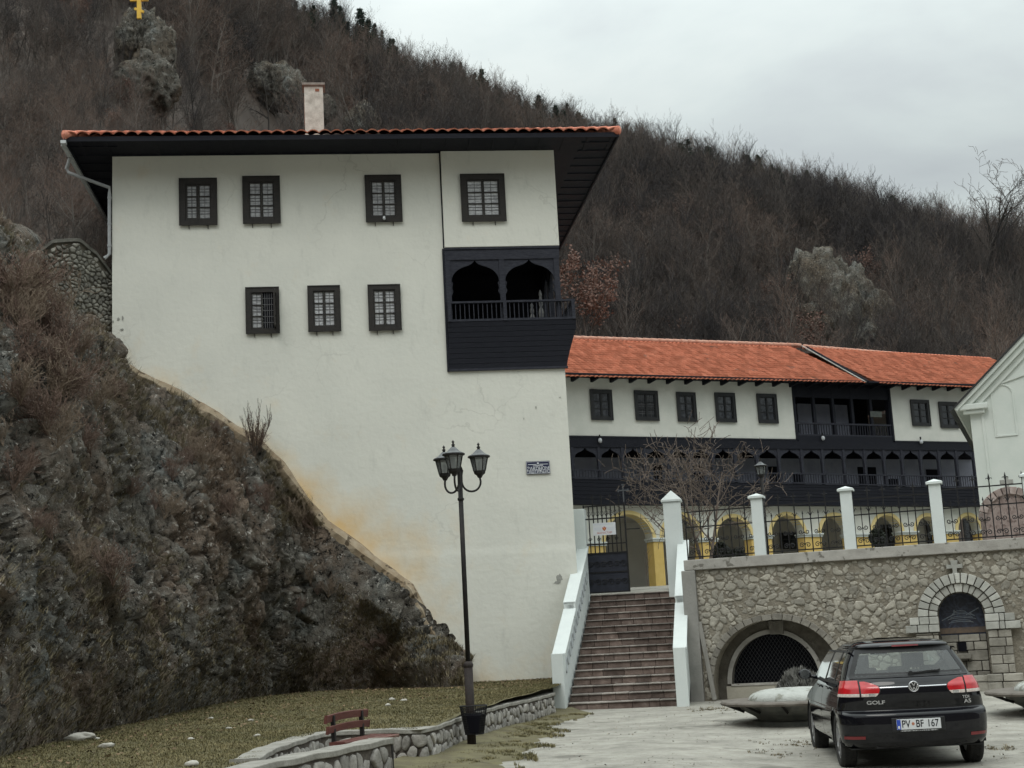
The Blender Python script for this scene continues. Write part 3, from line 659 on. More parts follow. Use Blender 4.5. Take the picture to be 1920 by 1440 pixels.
# upper terrace behind the crest at the left: keep going back
_k = np.exp(-np.linspace(-2, 2, 31) ** 2); _k /= _k.sum(); LAST = np.stack([np.convolve(np.pad(P[:, -1, c], 15, mode='edge'), _k, mode='valid') for c in range(3)], -1)
ext = []
for k, (dy, dz) in enumerate(((0.7, .1), (2, .4), (5, 1.2), (12, 1.6))):
    q = (LAST if k else .5 * LAST + .5 * P[:, -1, :]).copy(); q[:, 1] += dy; q[:, 2] += dz * (np.clip((u - 22.5) / 2, 0, 1)) - np.where(u < 22.5, .3, 0); q[:, 0] -= dy * .15; ext.append(q)
P = np.concatenate([P, np.stack(ext, 1)], 1)
for k in range(4): P[:, -1 - k, 2] += (.5 * (fbm(P[:, -1 - k, 0], P[:, -1 - k, 1], 0, 3, 5) - .5)) * np.clip((u - 22.5) / 2, 0, 1)
CLIFF = P; CLN = nrm; CLU = u; CLV = v
nu, nv = P.shape[:2]; idx = np.arange(nu * nv).reshape(nu, nv)
fq = np.stack([idx[:-1, :-1], idx[:-1, 1:], idx[1:, 1:], idx[1:, :-1]], -1).reshape(-1, 4)

def rock_mat(name, dark=(0.045, 0.042, 0.038), midc=(0.17, 0.155, 0.132), grey=(0.37, 0.355, 0.32), brown=(0.23, 0.172, 0.13), fleck=(0.62, 0.59, 0.54), brown_amt=0.5):
    m = bpy.data.materials.new(name); m.use_nodes = True
    n = m.node_tree.nodes; l = m.node_tree.links; b = n['Principled BSDF']; b.inputs['Roughness'].default_value = 0.95; b.inputs['Specular IOR Level'].default_value = .2
    tc = n.new('ShaderNodeTexCoord')
    def noise(sc, det, ro=0.6, st=(1, 1, 1)):
        mp = n.new('ShaderNodeMapping'); mp.inputs['Scale'].default_value = st; l.new(tc.outputs['Object'], mp.inputs[0])
        t = n.new('ShaderNodeTexNoise'); t.inputs['Scale'].default_value = sc; t.inputs['Detail'].default_value = det; t.inputs['Roughness'].default_value = ro
        l.new(mp.outputs[0], t.inputs['Vector']); return t.outputs['Fac']
    def ramp(s, a, b_, ca=(0, 0, 0), cb=(1, 1, 1)):
        r = n.new('ShaderNodeValToRGB'); l.new(s, r.inputs[0]); e = r.color_ramp.elements; e[0].position = a; e[1].position = b_; e[0].color = (*ca, 1); e[1].color = (*cb, 1); return r
    def mix(f, a, b_):
        q = n.new('ShaderNodeMix'); q.data_type = 'RGBA'; l.new(f, q.inputs['Factor'])
        for s, k in ((a, 6), (b_, 7)):
            if isinstance(s, tuple): q.inputs[k].default_value = (*s, 1)
            else: l.new(s, q.inputs[k])
        return q.outputs[2]
    r = ramp(noise(2.6, 10, .72), .34, .68, dark, grey); x = r.color_ramp.elements.new(.5); x.color = (*midc, 1)
    c = r.outputs[0]
    lich = ramp(noise(.8, 6), .54, .66)
    c = mix(lich.outputs[0], c, mix(ramp(noise(6, 8, .7), .4, .65).outputs[0], (0.09, 0.10, 0.097), (0.32, 0.335, 0.32)))
    br = ramp(noise(.55, 7, .62), .5 - brown_amt * .12, .60, (0, 0, 0), (.9, .9, .9))
    c = mix(br.outputs[0], c, mix(ramp(noise(7, 8, .7), .35, .65).outputs[0], tuple(q * .45 for q in brown), tuple(q * 1.35 for q in brown)))
    fl = ramp(noise(8, 7, .75), .585, .63); c = mix(fl.outputs[0], c, fleck)
    dk = ramp(noise(6, 8, .8), .40, .46, (1, 1, 1), (0, 0, 0)); c = mix(dk.outputs[0], c, tuple(q * .4 for q in dark))
    l.new(c, b.inputs['Base Color'])
    add = n.new('ShaderNodeMath'); add.operation = 'ADD'; l.new(noise(9, 12, .75), add.inputs[0]); l.new(noise(28, 6, .7), add.inputs[1])
    bp = n.new('ShaderNodeBump'); bp.inputs['Strength'].default_value = 1; bp.inputs['Distance'].default_value = .09
    l.new(add.outputs[0], bp.inputs['Height']); l.new(bp.outputs[0], b.inputs['Normal'])
    return m
M_rock = rock_mat('lichened_dark_rock')
o = link_mesh('rocky_slope', np_mesh('rocky_slope', P.reshape(-1, 3), fq, [M_rock], smooth=False)); tag(o, kind='structure')

# sandy mortar lip between rock and tower wall
M_lip = mat('sandy_mortar', (0.26, 0.19, 0.12), (0.36, 0.30, 0.22), 3, 0.95, 1.0, 14, spots=((0.10, 0.075, 0.05), 5, 0.58), detail=10)
lip = []
ee = seg[(seg[:, 1] < 8.9)][::2]
rg = np.random.RandomState(4)
wv = fbm(ee[:, 0] * 1.6, ee[:, 1] * 1.6, 0, 3, 8); wv2 = fbm(ee[:, 0] * 4, ee[:, 1] * 4, 3, 3, 9)
rows = []
tang = np.gradient(ee, axis=0); tang /= np.linalg.norm(tang, axis=1, keepdims=True) + 1e-9
nn = np.stack([tang[:, 1], -tang[:, 0]], 1); nn[nn[:, 1] > 0] *= 1
for i in range(len(ee)):
    up = np.array([-tang[i, 1], tang[i, 0]]);  
    if up[0] + up[1] < 0: up = -up
    a = .02 + .09 * wv[i]; row = []
    for (du_, dy) in ((a, 0.02), (a * .8, -.08), (.02, -.16 - .2 * wv2[i]), (-.05 - .10 * wv[i], -.28 - .22 * wv2[i]), (-.2 - .15 * wv2[i], -.34), (-.5, -.1)):
        q = ee[i] + up * du_; row.append(tuple(T.W(q[0], dy, q[1])))
    rows.append(row)
lp = MB(); lp.grid(rows); o = lp.build('mortar_ledge', M_lip, None, smooth=False, kind='structure')

# lawn: rises gently from the low wall to the foot of the cliff and tower
def lawn_z(x, y):
    d = smooth((np.asarray(y) - 15) / 20)
    return 0.42 + 0.19 * d + 0.05 * (fbm(np.asarray(x) * .8, np.asarray(y) * .8, 0, 3, 77) - .5)
le = np.array(LAWN_EDGE)
le_t = np.concatenate([np.linspace(le[i], le[i + 1], 14)[:-1] for i in range(len(le) - 1)] + [le[-1:]])
# inner boundary: from tower foot at right, along facade then cliff foot
inner = [T.W(0.2, .4, 0)[:2], T.W(-1.0, .4, 0)[:2], T.W(-2.5, .5, 0)[:2]] + [tuple(q[:2] + np.array([-2.2, 1.6])) for q in FT[1:-3]]
inner = np.array(inner); 
def resample(A, n):
    d = np.concatenate([[0], np.cumsum(np.linalg.norm(np.diff(A, axis=0), axis=1))]); t = np.linspace(0, d[-1], n)
    return np.stack([np.interp(t, d, A[:, k]) for k in range(A.shape[1])], -1)
NL = 260
lo_, in_ = resample(le_t, NL), resample(inner, NL)
w = np.linspace(0, 1, 110)
LW = lo_[:, None, :] * (1 - w)[None, :, None] + in_[:, None, :] * w[None, :, None]
LZ = lawn_z(LW[..., 0], LW[..., 1])
idx = np.arange(NL * 110).reshape(NL, 110); fq = np.stack([idx[:-1, :-1], idx[:-1, 1:], idx[1:, 1:], idx[1:, :-1]], -1).reshape(-1, 4)
o = link_mesh('lawn_ground', np_mesh('lawn', np.concatenate([LW, LZ[..., None]], -1).reshape(-1, 3), fq, [M_turfbase], smooth=True)); tag(o, kind='structure')

# ---- grass blades / tufts as numpy meshes
def blades(pts, h, w, lean, seed, k=3, curve=.5, up=None):
    """pts (n,3): each gets k two-segment blades"""
    rg = np.random.RandomState(seed); n = len(pts)
    p = np.repeat(pts, k, 0); m_ = len(p); a = rg.uniform(0, 2 * PI, m_); H = (np.repeat(h, k) if np.ndim(h) else h) * rg.uniform(.55, 1.25, m_)
    p = p + np.stack([rg.normal(0, 1, m_), rg.normal(0, 1, m_), np.zeros(m_)], 1) * (w * 3)
    le_ = lean * rg.uniform(.2, 1.2, m_); d = np.stack([np.cos(a), np.sin(a), np.zeros(m_)], 1); s = np.stack([-np.sin(a), np.cos(a), np.zeros(m_)], 1)
    U_ = np.array([0, 0, 1.0]) if up is None else np.repeat(up, k, 0)
    mid = p + d * (H * le_ * .35)[:, None] + U_ * (H * .6)[:, None]
    tip = p + d * (H * le_)[:, None] + U_ * (H * (1 - .35 * curve * le_))[:, None]
    ww = w * rg.uniform(.6, 1.3, m_)[:, None]
    V = np.stack([p - s * ww, p + s * ww, mid + s * ww * .6, mid - s * ww * .6, tip], 1).reshape(-1, 3)
    b = np.arange(m_) * 5
    Fq = np.concatenate([np.stack([b, b + 1, b + 2], 1), np.stack([b, b + 2, b + 3], 1), np.stack([b + 3, b + 2, b + 4], 1)])
    return V, Fq, np.repeat(np.repeat(rg.uniform(0, 1, n), k), 5)
rg = np.random.RandomState(9)
M_grass = mat('short_winter_grass', (0.10, 0.090, 0.038), (0.19, 0.158, 0.078), 1.2, 0.9, tint=.45, detail=8)
nb = 95000
ii = rg.randint(0, NL - 1, nb); jj = rg.uniform(0, .97, nb)
uu = ii + rg.uniform(0, 1, nb)
def lw_at(uu, jj):
    a = np.stack([np.interp(uu, np.arange(NL), lo_[:, k]) for k in (0, 1)], 1); b_ = np.stack([np.interp(uu, np.arange(NL), in_[:, k]) for k in (0, 1)], 1)
    return a * (1 - jj)[:, None] + b_ * jj[:, None]
q = lw_at(uu, jj * .98 + .01); q = q[(q[:, 1] > 11)]
pts = np.column_stack([q, lawn_z(q[:, 0], q[:, 1]) - .005])
hg = .018 + .035 * fbm(pts[:, 0] * .7, pts[:, 1] * .7, 0, 3, 3)
V, Fq, tt = blades(pts, hg, .0045, 1.1, 2, k=3)
o = link_mesh('lawn_grass', np_mesh('grass', V, Fq, [M_grass], tint=tt)); tag(o, kind='stuff', label='short yellowish winter grass of the lawn below the rocks', cat='grass')

# ---- dry scrub on the cliff
M_scrub = mat('dry_reddish_scrub', (0.14, 0.098, 0.072), (0.27, 0.205, 0.15), 1.5, 0.95, tint=.5)
M_scrubg = mat('olive_dry_grass', (0.12, 0.10, 0.06), (0.22, 0.185, 0.12), 1.5, 0.95, tint=.5)
nuv = 30000
iu = rg.randint(0, 560, nuv); jv = (rg.beta(1.3, 1.1, nuv) * (NV - 4)).astype(int) + 8; jv = np.minimum(jv, NV - 2)
c = CLIFF[iu, jv]; 
den = fbm(c[:, 0] * .55, c[:, 1] * .55, c[:, 2] * .5, 3, 91); steep = CLN[iu, np.minimum(jv, NV - 1)][:, 2]
keep = (den > .50) & (jv < NV - 14)
c1 = c[keep]; n1 = CLN[iu, jv][keep]
up = np.array([0, 0, 1.0]) * .55 + n1 * .6
V, Fq, tt = blades(c1 - n1 * .03, .10 + .22 * rg.uniform(0, 1, len(c1)) ** 2, .004, 1.3, 5, k=8, up=up)
col = vnoise(c1[:, 0] * .5, c1[:, 1] * .5, c1[:, 2] * .5, 17)
sel = np.repeat(col > .52, 8)
fm = np.concatenate([sel, sel, sel]).astype(int)
o = link_mesh('dry_scrub', np_mesh('scrub', V, Fq, [M_scrub, M_scrubg], tint=tt, mi=fm)); tag(o, kind='stuff', label='dry reddish brown scrub and grass clinging to the rocky slope', cat='scrub')
# moss / grass apron at the foot of the cliff and green slope beside the tower
nb = 9000
iu = rg.randint(6, 540, nb); jv = (rg.uniform(0, 1, nb) ** 1.6 * NV * .22).astype(int) + 6
sel_r = (CLU[iu] < 7); jv = np.where(sel_r, (rg.uniform(0, 1, nb) ** 1.2 * NV * .6).astype(int) + 6, jv)
c = CLIFF[iu, jv]; n1 = CLN[iu, jv]
V, Fq, tt = blades(c - n1 * .02, .16, .008, 1.2, 6, k=6, up=np.array([0, 0, 1.0]) * .7 + n1 * .4)
o = link_mesh('foot_grass', np_mesh('foot_grass', V, Fq, [M_scrubg], tint=tt)); tag(o, kind='stuff', label='coarse olive grass at the foot of the rocks beside the lawn', cat='grass')

# grit, dead leaves and chips on the car park
ng_ = 7000; rgg = np.random.RandomState(51); yg = 11 + 21 * rgg.uniform(0, 1, ng_) ** .8; xg_ = (rgg.uniform(-.12, .42, ng_)) * yg; kg = fbm(xg_ * .6, yg * .6, 0, 3, 12) + rgg.uniform(-.25, .25, ng_) > .52
xg_, yg = xg_[kg], yg[kg]; zg_ = 0.05 * (fbm(xg_ * .35, yg * .35, 0, 3, 11) - .5) * smooth((yg - 5) / 4) + dip(xg_, yg) + .012; pg = np.column_stack([xg_, yg, zg_]); n_ = len(pg)
ag = np.column_stack([rgg.normal(0, 1, (n_, 2)), rgg.normal(0, .25, n_)]); ag /= np.linalg.norm(ag, axis=1, keepdims=True); bg_ = np.column_stack([-ag[:, 1], ag[:, 0], rgg.normal(0, .3, n_)]); sg_ = rgg.uniform(.006, .022, (n_, 1))
o = link_mesh('ground_litter', np_mesh('litter', np.stack([pg - ag * sg_, pg + bg_ * sg_ * .7, pg + ag * sg_, pg - bg_ * sg_ * .7], 1).reshape(-1, 3), np.arange(n_ * 4).reshape(-1, 4), [mat('grit_and_leaf', (0.08, 0.06, 0.045), (0.30, 0.27, 0.22), 2, .9, tint=.6)], tint=np.repeat(rgg.uniform(0, 1, n_), 4))); tag(o, kind='stuff', label='grit and bits of dead leaf scattered on the car park', cat='litter')
# fallen leaves and straw blown against the foot of the rocks
nl = 5200; rgl = np.random.RandomState(41); ul = rgl.uniform(0, NL - 1, nl); jl = 1 - rgl.uniform(0, 1, nl) ** 2.2 * .75
ql = lw_at(ul, np.clip(jl, 0, .97)); ql = ql[ql[:, 1] > 11]; pl_ = np.column_stack([ql, lawn_z(ql[:, 0], ql[:, 1]) + .02]); n_ = len(pl_)
al = rgl.normal(0, 1, (n_, 3)) * np.array([1, 1, .35]); al /= np.linalg.norm(al, axis=1, keepdims=True); bl = np.cross(al, rgl.normal(0, .3, (n_, 3)) + np.array([0, 0, 1])); bl /= np.linalg.norm(bl, axis=1, keepdims=True); sl_ = rgl.uniform(.015, .04, (n_, 1))
o = link_mesh('fallen_leaves', np_mesh('leaves', np.stack([pl_ - al * sl_, pl_ + bl * sl_ * .6, pl_ + al * sl_, pl_ - bl * sl_ * .6], 1).reshape(-1, 3), np.arange(n_ * 4).reshape(-1, 4), [mat('dead_leaf', (0.10, 0.06, 0.035), (0.22, 0.15, 0.09), 3, .9, tint=.5)], tint=np.repeat(rgl.uniform(0, 1, n_), 4))); tag(o, kind='stuff', label='dead brown leaves strewn over the lawn near the rocks', cat='leaves')
# verge of rough grass in front of the low wall
vg = [P2(1062, 1331, 0), P2(1045, 1332, 0), P2(1000, 1345, 0), P2(940, 1358, 0), P2(890, 1392, 0), P2(850, 1402, 0), P2(800, 1415, 0), P2(735, 1440, 0), P2(680, 1470, 0), P2(600, 1520, 0)]
vo = [P2(1090, 1341, 0), P2(1065, 1352, 0), P2(1035, 1368, 0), P2(1000, 1388, 0), P2(990, 1408, 0), P2(950, 1428, 0), P2(925, 1445, 0), P2(890, 1470, 0), P2(840, 1500, 0), P2(800, 1560, 0)]
vi_, vo_ = resample(np.array(vg), 120), resample(np.array(vo), 120)
vo_ = vo_ + np.stack([fbm(np.arange(120) * .25, 0 * np.arange(120), 0, 4, 2) - .5, 0 * np.arange(120)], 1) * .9
w = np.linspace(0, 1, 24); VW_ = vi_[:, None] * (1 - w)[None, :, None] + vo_[:, None] * w[None, :, None]
vz = np.vectorize(gz)(VW_[..., 0], VW_[..., 1]) + .03 + .07 * (1 - w)[None, :] ** 2
vz[:, -1] -= .05
idx = np.arange(120 * 24).reshape(120, 24); fq = np.stack([idx[:-1, :-1], idx[:-1, 1:], idx[1:, 1:], idx[1:, :-1]], -1).reshape(-1, 4)
M_verge = mat('muddy_verge', (0.10, 0.085, 0.05), (0.15, 0.135, 0.07), 3, .95, .8, 20, c3=(0.24, 0.22, 0.17), detail=10)
o = link_mesh('grass_verge', np_mesh('verge', np.concatenate([VW_, vz[..., None]], -1).reshape(-1, 3), fq, [M_verge], smooth=True)); tag(o, kind='structure')
nb = 9000; a = rg.uniform(0, 119, nb); b_ = rg.uniform(0, 1.12, nb) ** 1.3
pv = np.stack([np.interp(a, np.arange(120), vi_[:, k]) * (1 - b_) + np.interp(a, np.arange(120), vo_[:, k]) * b_ for k in (0, 1)], 1)
keep = fbm(pv[:, 0] * 2, pv[:, 1] * 2, 0, 3, 4) > .42 + .12 * b_; pv = pv[keep]
pts = np.column_stack([pv, np.array([gz(*q) for q in pv]) + .01])
V, Fq, tt = blades(pts, .06, .006, 1.0, 8, k=6)
o = link_mesh('verge_grass', np_mesh('verge_grass', V, Fq, [M_grass], tint=tt)); tag(o, kind='stuff', label='rough grass strip in front of the low stone wall', cat='grass')
# weeds growing through the ground near the planters
wp = []
for px, py, sx_, sy_, k in ((1480, 1380, 60, 4, 110), (1460, 1398, 60, 5, 60), (1880, 1385, 50, 10, 130), (1330, 1332, 40, 5, 140), (1870, 1430, 60, 8, 40)):
    for _ in range(k):
        wp.append(atZ(px + rg.normal(0, sx_ * .5), py + rg.normal(0, sy_ * .5), 0.0))
wp = np.array(wp); wp[:, 2] = [gz(q[0], q[1]) for q in wp]; keep = fbm(wp[:, 0] * 3, wp[:, 1] * 3, 0, 3, 6) > .47
V, Fq, tt = blades(wp[keep], .03, .005, 1.5, 12, k=6)
o = link_mesh('ground_weeds', np_mesh('weeds', V, Fq, [M_scrubg], tint=tt)); tag(o, kind='stuff', label='thin weeds in the cracks of the pale car park', cat='weeds')

# loose white stones on the lawn
M_stone = mat('pale_loose_stone', (0.50, 0.48, 0.43), (0.36, 0.34, 0.30), 6, .9, .6, 20)
def rock_lump(name, c, r, seed, m, sz=.6, ico=3, rough=.35, parent=None):
    import bmesh
    bm = bmesh.new(); bmesh.ops.create_icosphere(bm, subdivisions=ico, radius=1)
    V = np.array([v.co[:] for v in bm.verts]); k = 1 + rough * 2 * (fbm(V[:, 0] * 1.3 + seed, V[:, 1] * 1.3, V[:, 2] * 1.3, 4, seed) - .5)
    V = V * k[:, None] * np.array(r if np.ndim(r) else (r, r, r * sz)) + np.array(c)
    me = np_mesh(name, V, np.array([[q.index for q in f.verts] for f in bm.faces]), [m], smooth=False); bm.free()
    return link_mesh(name, me, parent)
LS = [(150, 1384, .20, 'largest pale rock, at the foot of the slope on the left of the lawn'), (118, 1360, .12, None), (200, 1395, .10, None), (360, 1423, .085, 'small bright white stone alone on the near lawn'), (155, 1340, .09, None), (735, 1318, .07, None), (757, 1319, .06, None), (728, 1328, .06, None), (430, 1363, .05, None), (180, 1382, .06, None), (482, 1375, .05, None), (358, 1382, .05, None), (395, 1350, .05, None), (470, 1352, .05, None)]
for i, (px, py, r, lab) in enumerate(LS):
    q = atZ(px, py, .5); q[2] = float(lawn_z(np.array([q[0]]), np.array([q[1]]))[0]) + r * .25
    r *= .85; o = rock_lump('loose_stone', (0, 0, 0), (r * 1.25, r, r * .55), 30 + i, M_stone, .5, 2 if r < .1 else 4, .6); o.location = tuple(q)
    tag(o, label=lab or 'small pale stone scattered on the lawn below the rocks', cat='stone', group='loose stones on the lawn')

# ================================================================== STONEWORK
def clip_poly(poly, nx_, ny_, c):
    out = []
    for i in range(len(poly)):
        a, b_ = poly[i], poly[(i + 1) % len(poly)]; da = nx_ * a[0] + ny_ * a[1] - c; db = nx_ * b_[0] + ny_ * b_[1] - c
        if da <= 0: out.append(a)
        if (da < 0 < db) or (db < 0 < da):
            t = da / (da - db); out.append((a[0] + (b_[0] - a[0]) * t, a[1] + (b_[1] - a[1]) * t))
    return out
def stones(x0, x1, z0, z1, cw, chh, gap, depth, seed, mapf, reject=None, jit=.38, ragged=0.0, keepf=1.0, soft=2):
    """voronoi field stones over a rectangle; mapf(s,z,d) -> 3D; returns MB"""
    rr = random.Random(seed); S = {}
    nx_, nz_ = max(1, int((x1 - x0) / cw)), max(1, int((z1 - z0) / chh)); cw = (x1 - x0) / nx_; chh = (z1 - z0) / nz_
    for j in range(-1, nz_ + 1):
        for i in range(-1, nx_ + 1):
            S[i, j] = (x0 + (i + .5 + (.5 if j % 2 else 0) + rr.uniform(-jit, jit)) * cw, z0 + (j + .5 + rr.uniform(-jit, jit)) * chh)
    mb = MB()
    for (i, j), (sx, sz) in S.items():
        if not (0 <= j < nz_ and -1 <= i < nx_ + 1): continue
        if reject and reject(sx, sz): continue
        if rr.random() > keepf: continue
        g = gap * rr.uniform(.6, 1.5)
        poly = [(x0, z0), (x1, z0), (x1, z1), (x0, z1)]
        for dj in (-2, -1, 0, 1, 2):
            for di in (-2, -1, 0, 1, 2):
                if (di, dj) == (0, 0) or (i + di, j + dj) not in S: continue
                tx, tz = S[i + di, j + dj]; dx, dz = tx - sx, tz - sz; L_ = math.hypot(dx, dz); dx /= L_; dz /= L_
                poly = clip_poly(poly, dx, dz, dx * (sx + tx) / 2 + dz * (sz + tz) / 2 - g / 2)
                if len(poly) < 3: break
            if len(poly) < 3: break
        if len(poly) < 3: continue
        for _ in range(soft):
            q = []
            for a in range(len(poly)):
                p, r_ = poly[a], poly[(a + 1) % len(poly)]
                q += [(p[0] * .78 + r_[0] * .22, p[1] * .78 + r_[1] * .22), (p[0] * .22 + r_[0] * .78, p[1] * .22 + r_[1] * .78)]
            poly = q
        # drop near-duplicate points
        q = [poly[0]]
        for p in poly[1:]:
            if math.hypot(p[0] - q[-1][0], p[1] - q[-1][1]) > .008: q.append(p)
        poly = q
        if len(poly) < 4: continue
        cx = sum(p[0] for p in poly) / len(poly); cz = sum(p[1] for p in poly) / len(poly)
        if ragged: poly = [(cx + (p[0] - cx) * (1 + rr.uniform(-ragged, ragged)), cz + (p[1] - cz) * (1 + rr.uniform(-ragged, ragged))) for p in poly]
        if reject and any(reject(*p) for p in poly[::3]): continue
        mb.tv = rr.random(); D_ = depth * rr.uniform(.6, 1.3); rows = []
        tl = rr.uniform(-.25, .25), rr.uniform(-.25, .25)
        for sc, d in ((1.0, -.0), (.97, .55), (.86, .95), (.5, 1.0)):
            rows.append([mapf(cx + (p[0] - cx) * sc, cz + (p[1] - cz) * sc, max(.004, D_ * d * (1 + tl[0] * (p[0] - cx) / cw + tl[1] * (p[1] - cz) / chh + rr.uniform(-.10, .10) * (d > 0)))) if d > 0 else mapf(p[0], p[1], -.01) for p in poly])
        b_ = len(mb.v); n_ = len(poly); mb.grid(rows, closed=True)
        mb.v.append(tuple(map(float, mapf(cx, cz, D_ * 1.02)))); mb.t.append(mb.tv)
        for k in range(n_): mb.f.append((b_ + 3 * n_ + k, b_ + 3 * n_ + (k + 1) % n_, b_ + 4 * n_)); mb.m.append(0)
    mb.tv = .5
    return mb
M_fieldstone = mat('limestone_blocks', (0.25, 0.232, 0.195), (0.36, 0.335, 0.285), 5, .92, 1.2, 18, c3=(0.44, 0.41, 0.35), tint=.26, detail=10, lo=.3, hi=.6)
M_mortar_b = mat('brown_rough_mortar', (0.17, 0.15, 0.118), (0.30, 0.27, 0.22), 4.2, .96, 2.0, 14, nr=.75, spots=((0.06, 0.05, 0.04), 4, .62), detail=12)
M_lowstone = mat('grey_white_crazy_stone', (0.24, 0.225, 0.205), (0.38, 0.36, 0.33), 7, .9, 1.2, 18, tint=.3, detail=9)
M_dmortar = mat('dark_mortar', (0.055, 0.045, 0.038), (0.11, 0.095, 0.08), 8, .96, 1.0, 25)

class Path:
    """polyline in plan; s along it, d = outward to the right-hand (camera) side"""
    def __init__(s, pts):
        s.p = np.array(pts, float); s.d = np.concatenate([[0], np.cumsum(np.linalg.norm(np.diff(s.p, axis=0), axis=1))]); s.L = s.d[-1]
        tg = np.gradient(s.p, axis=0); tg /= np.linalg.norm(tg, axis=1, keepdims=True); s.tg = tg
    def at(s, t, d=0.0):
        p = np.array([np.interp(t, s.d, s.p[:, k]) for k in (0, 1)]); g = np.array([np.interp(t, s.d, s.tg[:, k]) for k in (0, 1)]); g /= np.linalg.norm(g)
        nn = np.array([-g[1], g[0]]) * s.side
        return p + nn * d
    side = 1
def path_wall(name, pts, h, th, side, capw, caph, seed, label, cw=.30, ch=.22, cap_end=0):
    pa = Path(resample(np.array(pts), 60)); pa.side = side
    r_ = tag(empty(name, (0, 0, 0)), label=label, cat='wall')
    n = 70; ts = np.linspace(0, pa.L, n); body = MB(); cap = MB()
    for mb, o1, o0, z0, z1 in ((body, 0, -th, -.15, h - caph), (cap, capw, -th - .05, h - caph, h)):
        rows = []
        for t in ts:
            a, b_ = pa.at(t, o1), pa.at(t, o0); jz = .006 * math.sin(t * 7) if mb is cap else 0
            rows.append([(a[0], a[1], z0 + jz), (a[0], a[1], z1 + jz), (b_[0], b_[1], z1 + jz), (b_[0], b_[1], z0 + jz)])
        b0 = len(mb.v); mb.grid(rows, closed=True); mb.f += [tuple(b0 + k for k in (0, 1, 2, 3)), tuple(b0 + 4 * (n - 1) + k for k in (3, 2, 1, 0))]; mb.m += [0, 0]
    body.build('mortar_core', M_dmortar, r_)
    cap.build('concrete_cap', mat('mossy_concrete_cap', (0.20, 0.19, 0.165), (0.34, 0.325, 0.295), 4, .92, .7, 25, nr=.75), r_, bevel=.01)
    def mp_(s_, z_, d_): q = pa.at(s_, d_); return (q[0], q[1], z_)
    stones(0.02, pa.L - .02, .0, h - caph - .015, cw, ch, .028, .03, seed, mp_, ragged=.12, soft=1).build('stone_facing', M_lowstone, r_, smooth=True)
    return r_, pa
rootA, PA = path_wall('low_stone_wall', WA, .46, .22, 1, .03, .06, 5, 'low curving wall of irregular stones with concrete cap, running from the stairs past the lamp post', .21, .13)
print('WA side test', PA.at(PA.L * .3, 0), PA.at(PA.L * .3, .5))
rootB, PB = path_wall('low_stone_wall', WB, .50, .25, 1, .03, .07, 8, 'nearest low stone wall with concrete cap, in front of the red bench', .17, .22)
e0 = WB[0]
# ================================================================== RETAINING WALL
RW = Frame(3.85, 32.65, -17.5)
RWZ = 3.10
def rwS(px, py, y=0): return RW.S(px, py, y)
RWL = 13.5
ac, ao = rwS(1453, 1250)[0], rwS(1453, 1162)[1]          # arch axis, outer crown
aw = (rwS(1572, 1215)[0] - rwS(1337, 1225)[0]) / 2
ac = (rwS(1572, 1215)[0] + rwS(1337, 1225)[0]) / 2
def arch_out(s):   # outer arch: half ellipse
    t = (s - ac) / (aw * 1.02)
    return -1 if abs(t) >= 1 else 0.35 + (ao - .35) * math.sqrt(max(0, 1 - abs(t) ** 2.1))
iw = (rwS(1538, 1270, .55)[0] - rwS(1372, 1270, .55)[0]) / 2; ic = (rwS(1538, 1270, .55)[0] + rwS(1372, 1270, .55)[0]) / 2; izt = rwS(1450, 1188, .55)[1]; izb = rwS(1450, 1279, .55)[1]
def arch_in(s):
    t = (s - ic) / iw
    return -1 if abs(t) >= 1 else izb + (izt - izb) * math.sqrt(max(0, 1 - t * t))
retw = RW.empty('retaining_wall', label='tall rubble stone retaining wall with concrete coping below the monastery courtyard', cat='wall')
# niche geometry
nc_ = (rwS(1757, 1130)[0] + rwS(1843, 1130)[0]) / 2; nr = (rwS(1843, 1140)[0] - rwS(1757, 1140)[0]) / 2; nsp = rwS(1800, 1168)[1]; nap = rwS(1795, 1112)[1]
ncz = nap - nr
print('arch', ac, aw, ao, 'in', ic, iw, izb, izt, 'niche', nc_, nr, nsp, ncz)
def in_niche(s, z, g=0.0):
    if z < ncz: return abs(s - nc_) < nr + g
    return (s - nc_) ** 2 + (z - ncz) ** 2 < (nr + g) ** 2
core = MB()
xs_ = sorted(set(list(np.arange(0, RWL, .06)) + [ac - aw * 1.02 + 1e-3, ac + aw * 1.02 - 1e-3, nc_ - nr, nc_ + nr, RWL]))
xs_ = [a for i, a in enumerate(xs_) if i == 0 or a - xs_[i - 1] > .003]
front = []
for i in range(len(xs_) - 1):
    a, b_ = xs_[i], xs_[i + 1]; m_ = (a + b_) / 2
    def low(s):
        if abs(m_ - ac) < aw * 1.02: return max(arch_out(s), .35 if abs(s - ac) <= aw * 1.02 + .01 else -.1)
        if abs(m_ - nc_) < nr: return ncz + math.sqrt(max(0, nr ** 2 - (s - nc_) ** 2))
        return -.2
    za, zb2 = low(a), low(b_)
    core.hexa([(a, 0, za), (b_, 0, zb2), (b_, .6, zb2), (a, .6, za), (a, 0, RWZ - .12), (b_, 0, RWZ - .12), (b_, .6, RWZ - .12), (a, .6, RWZ - .12)])
core.build('mortar_core', M_mortar_b, retw)
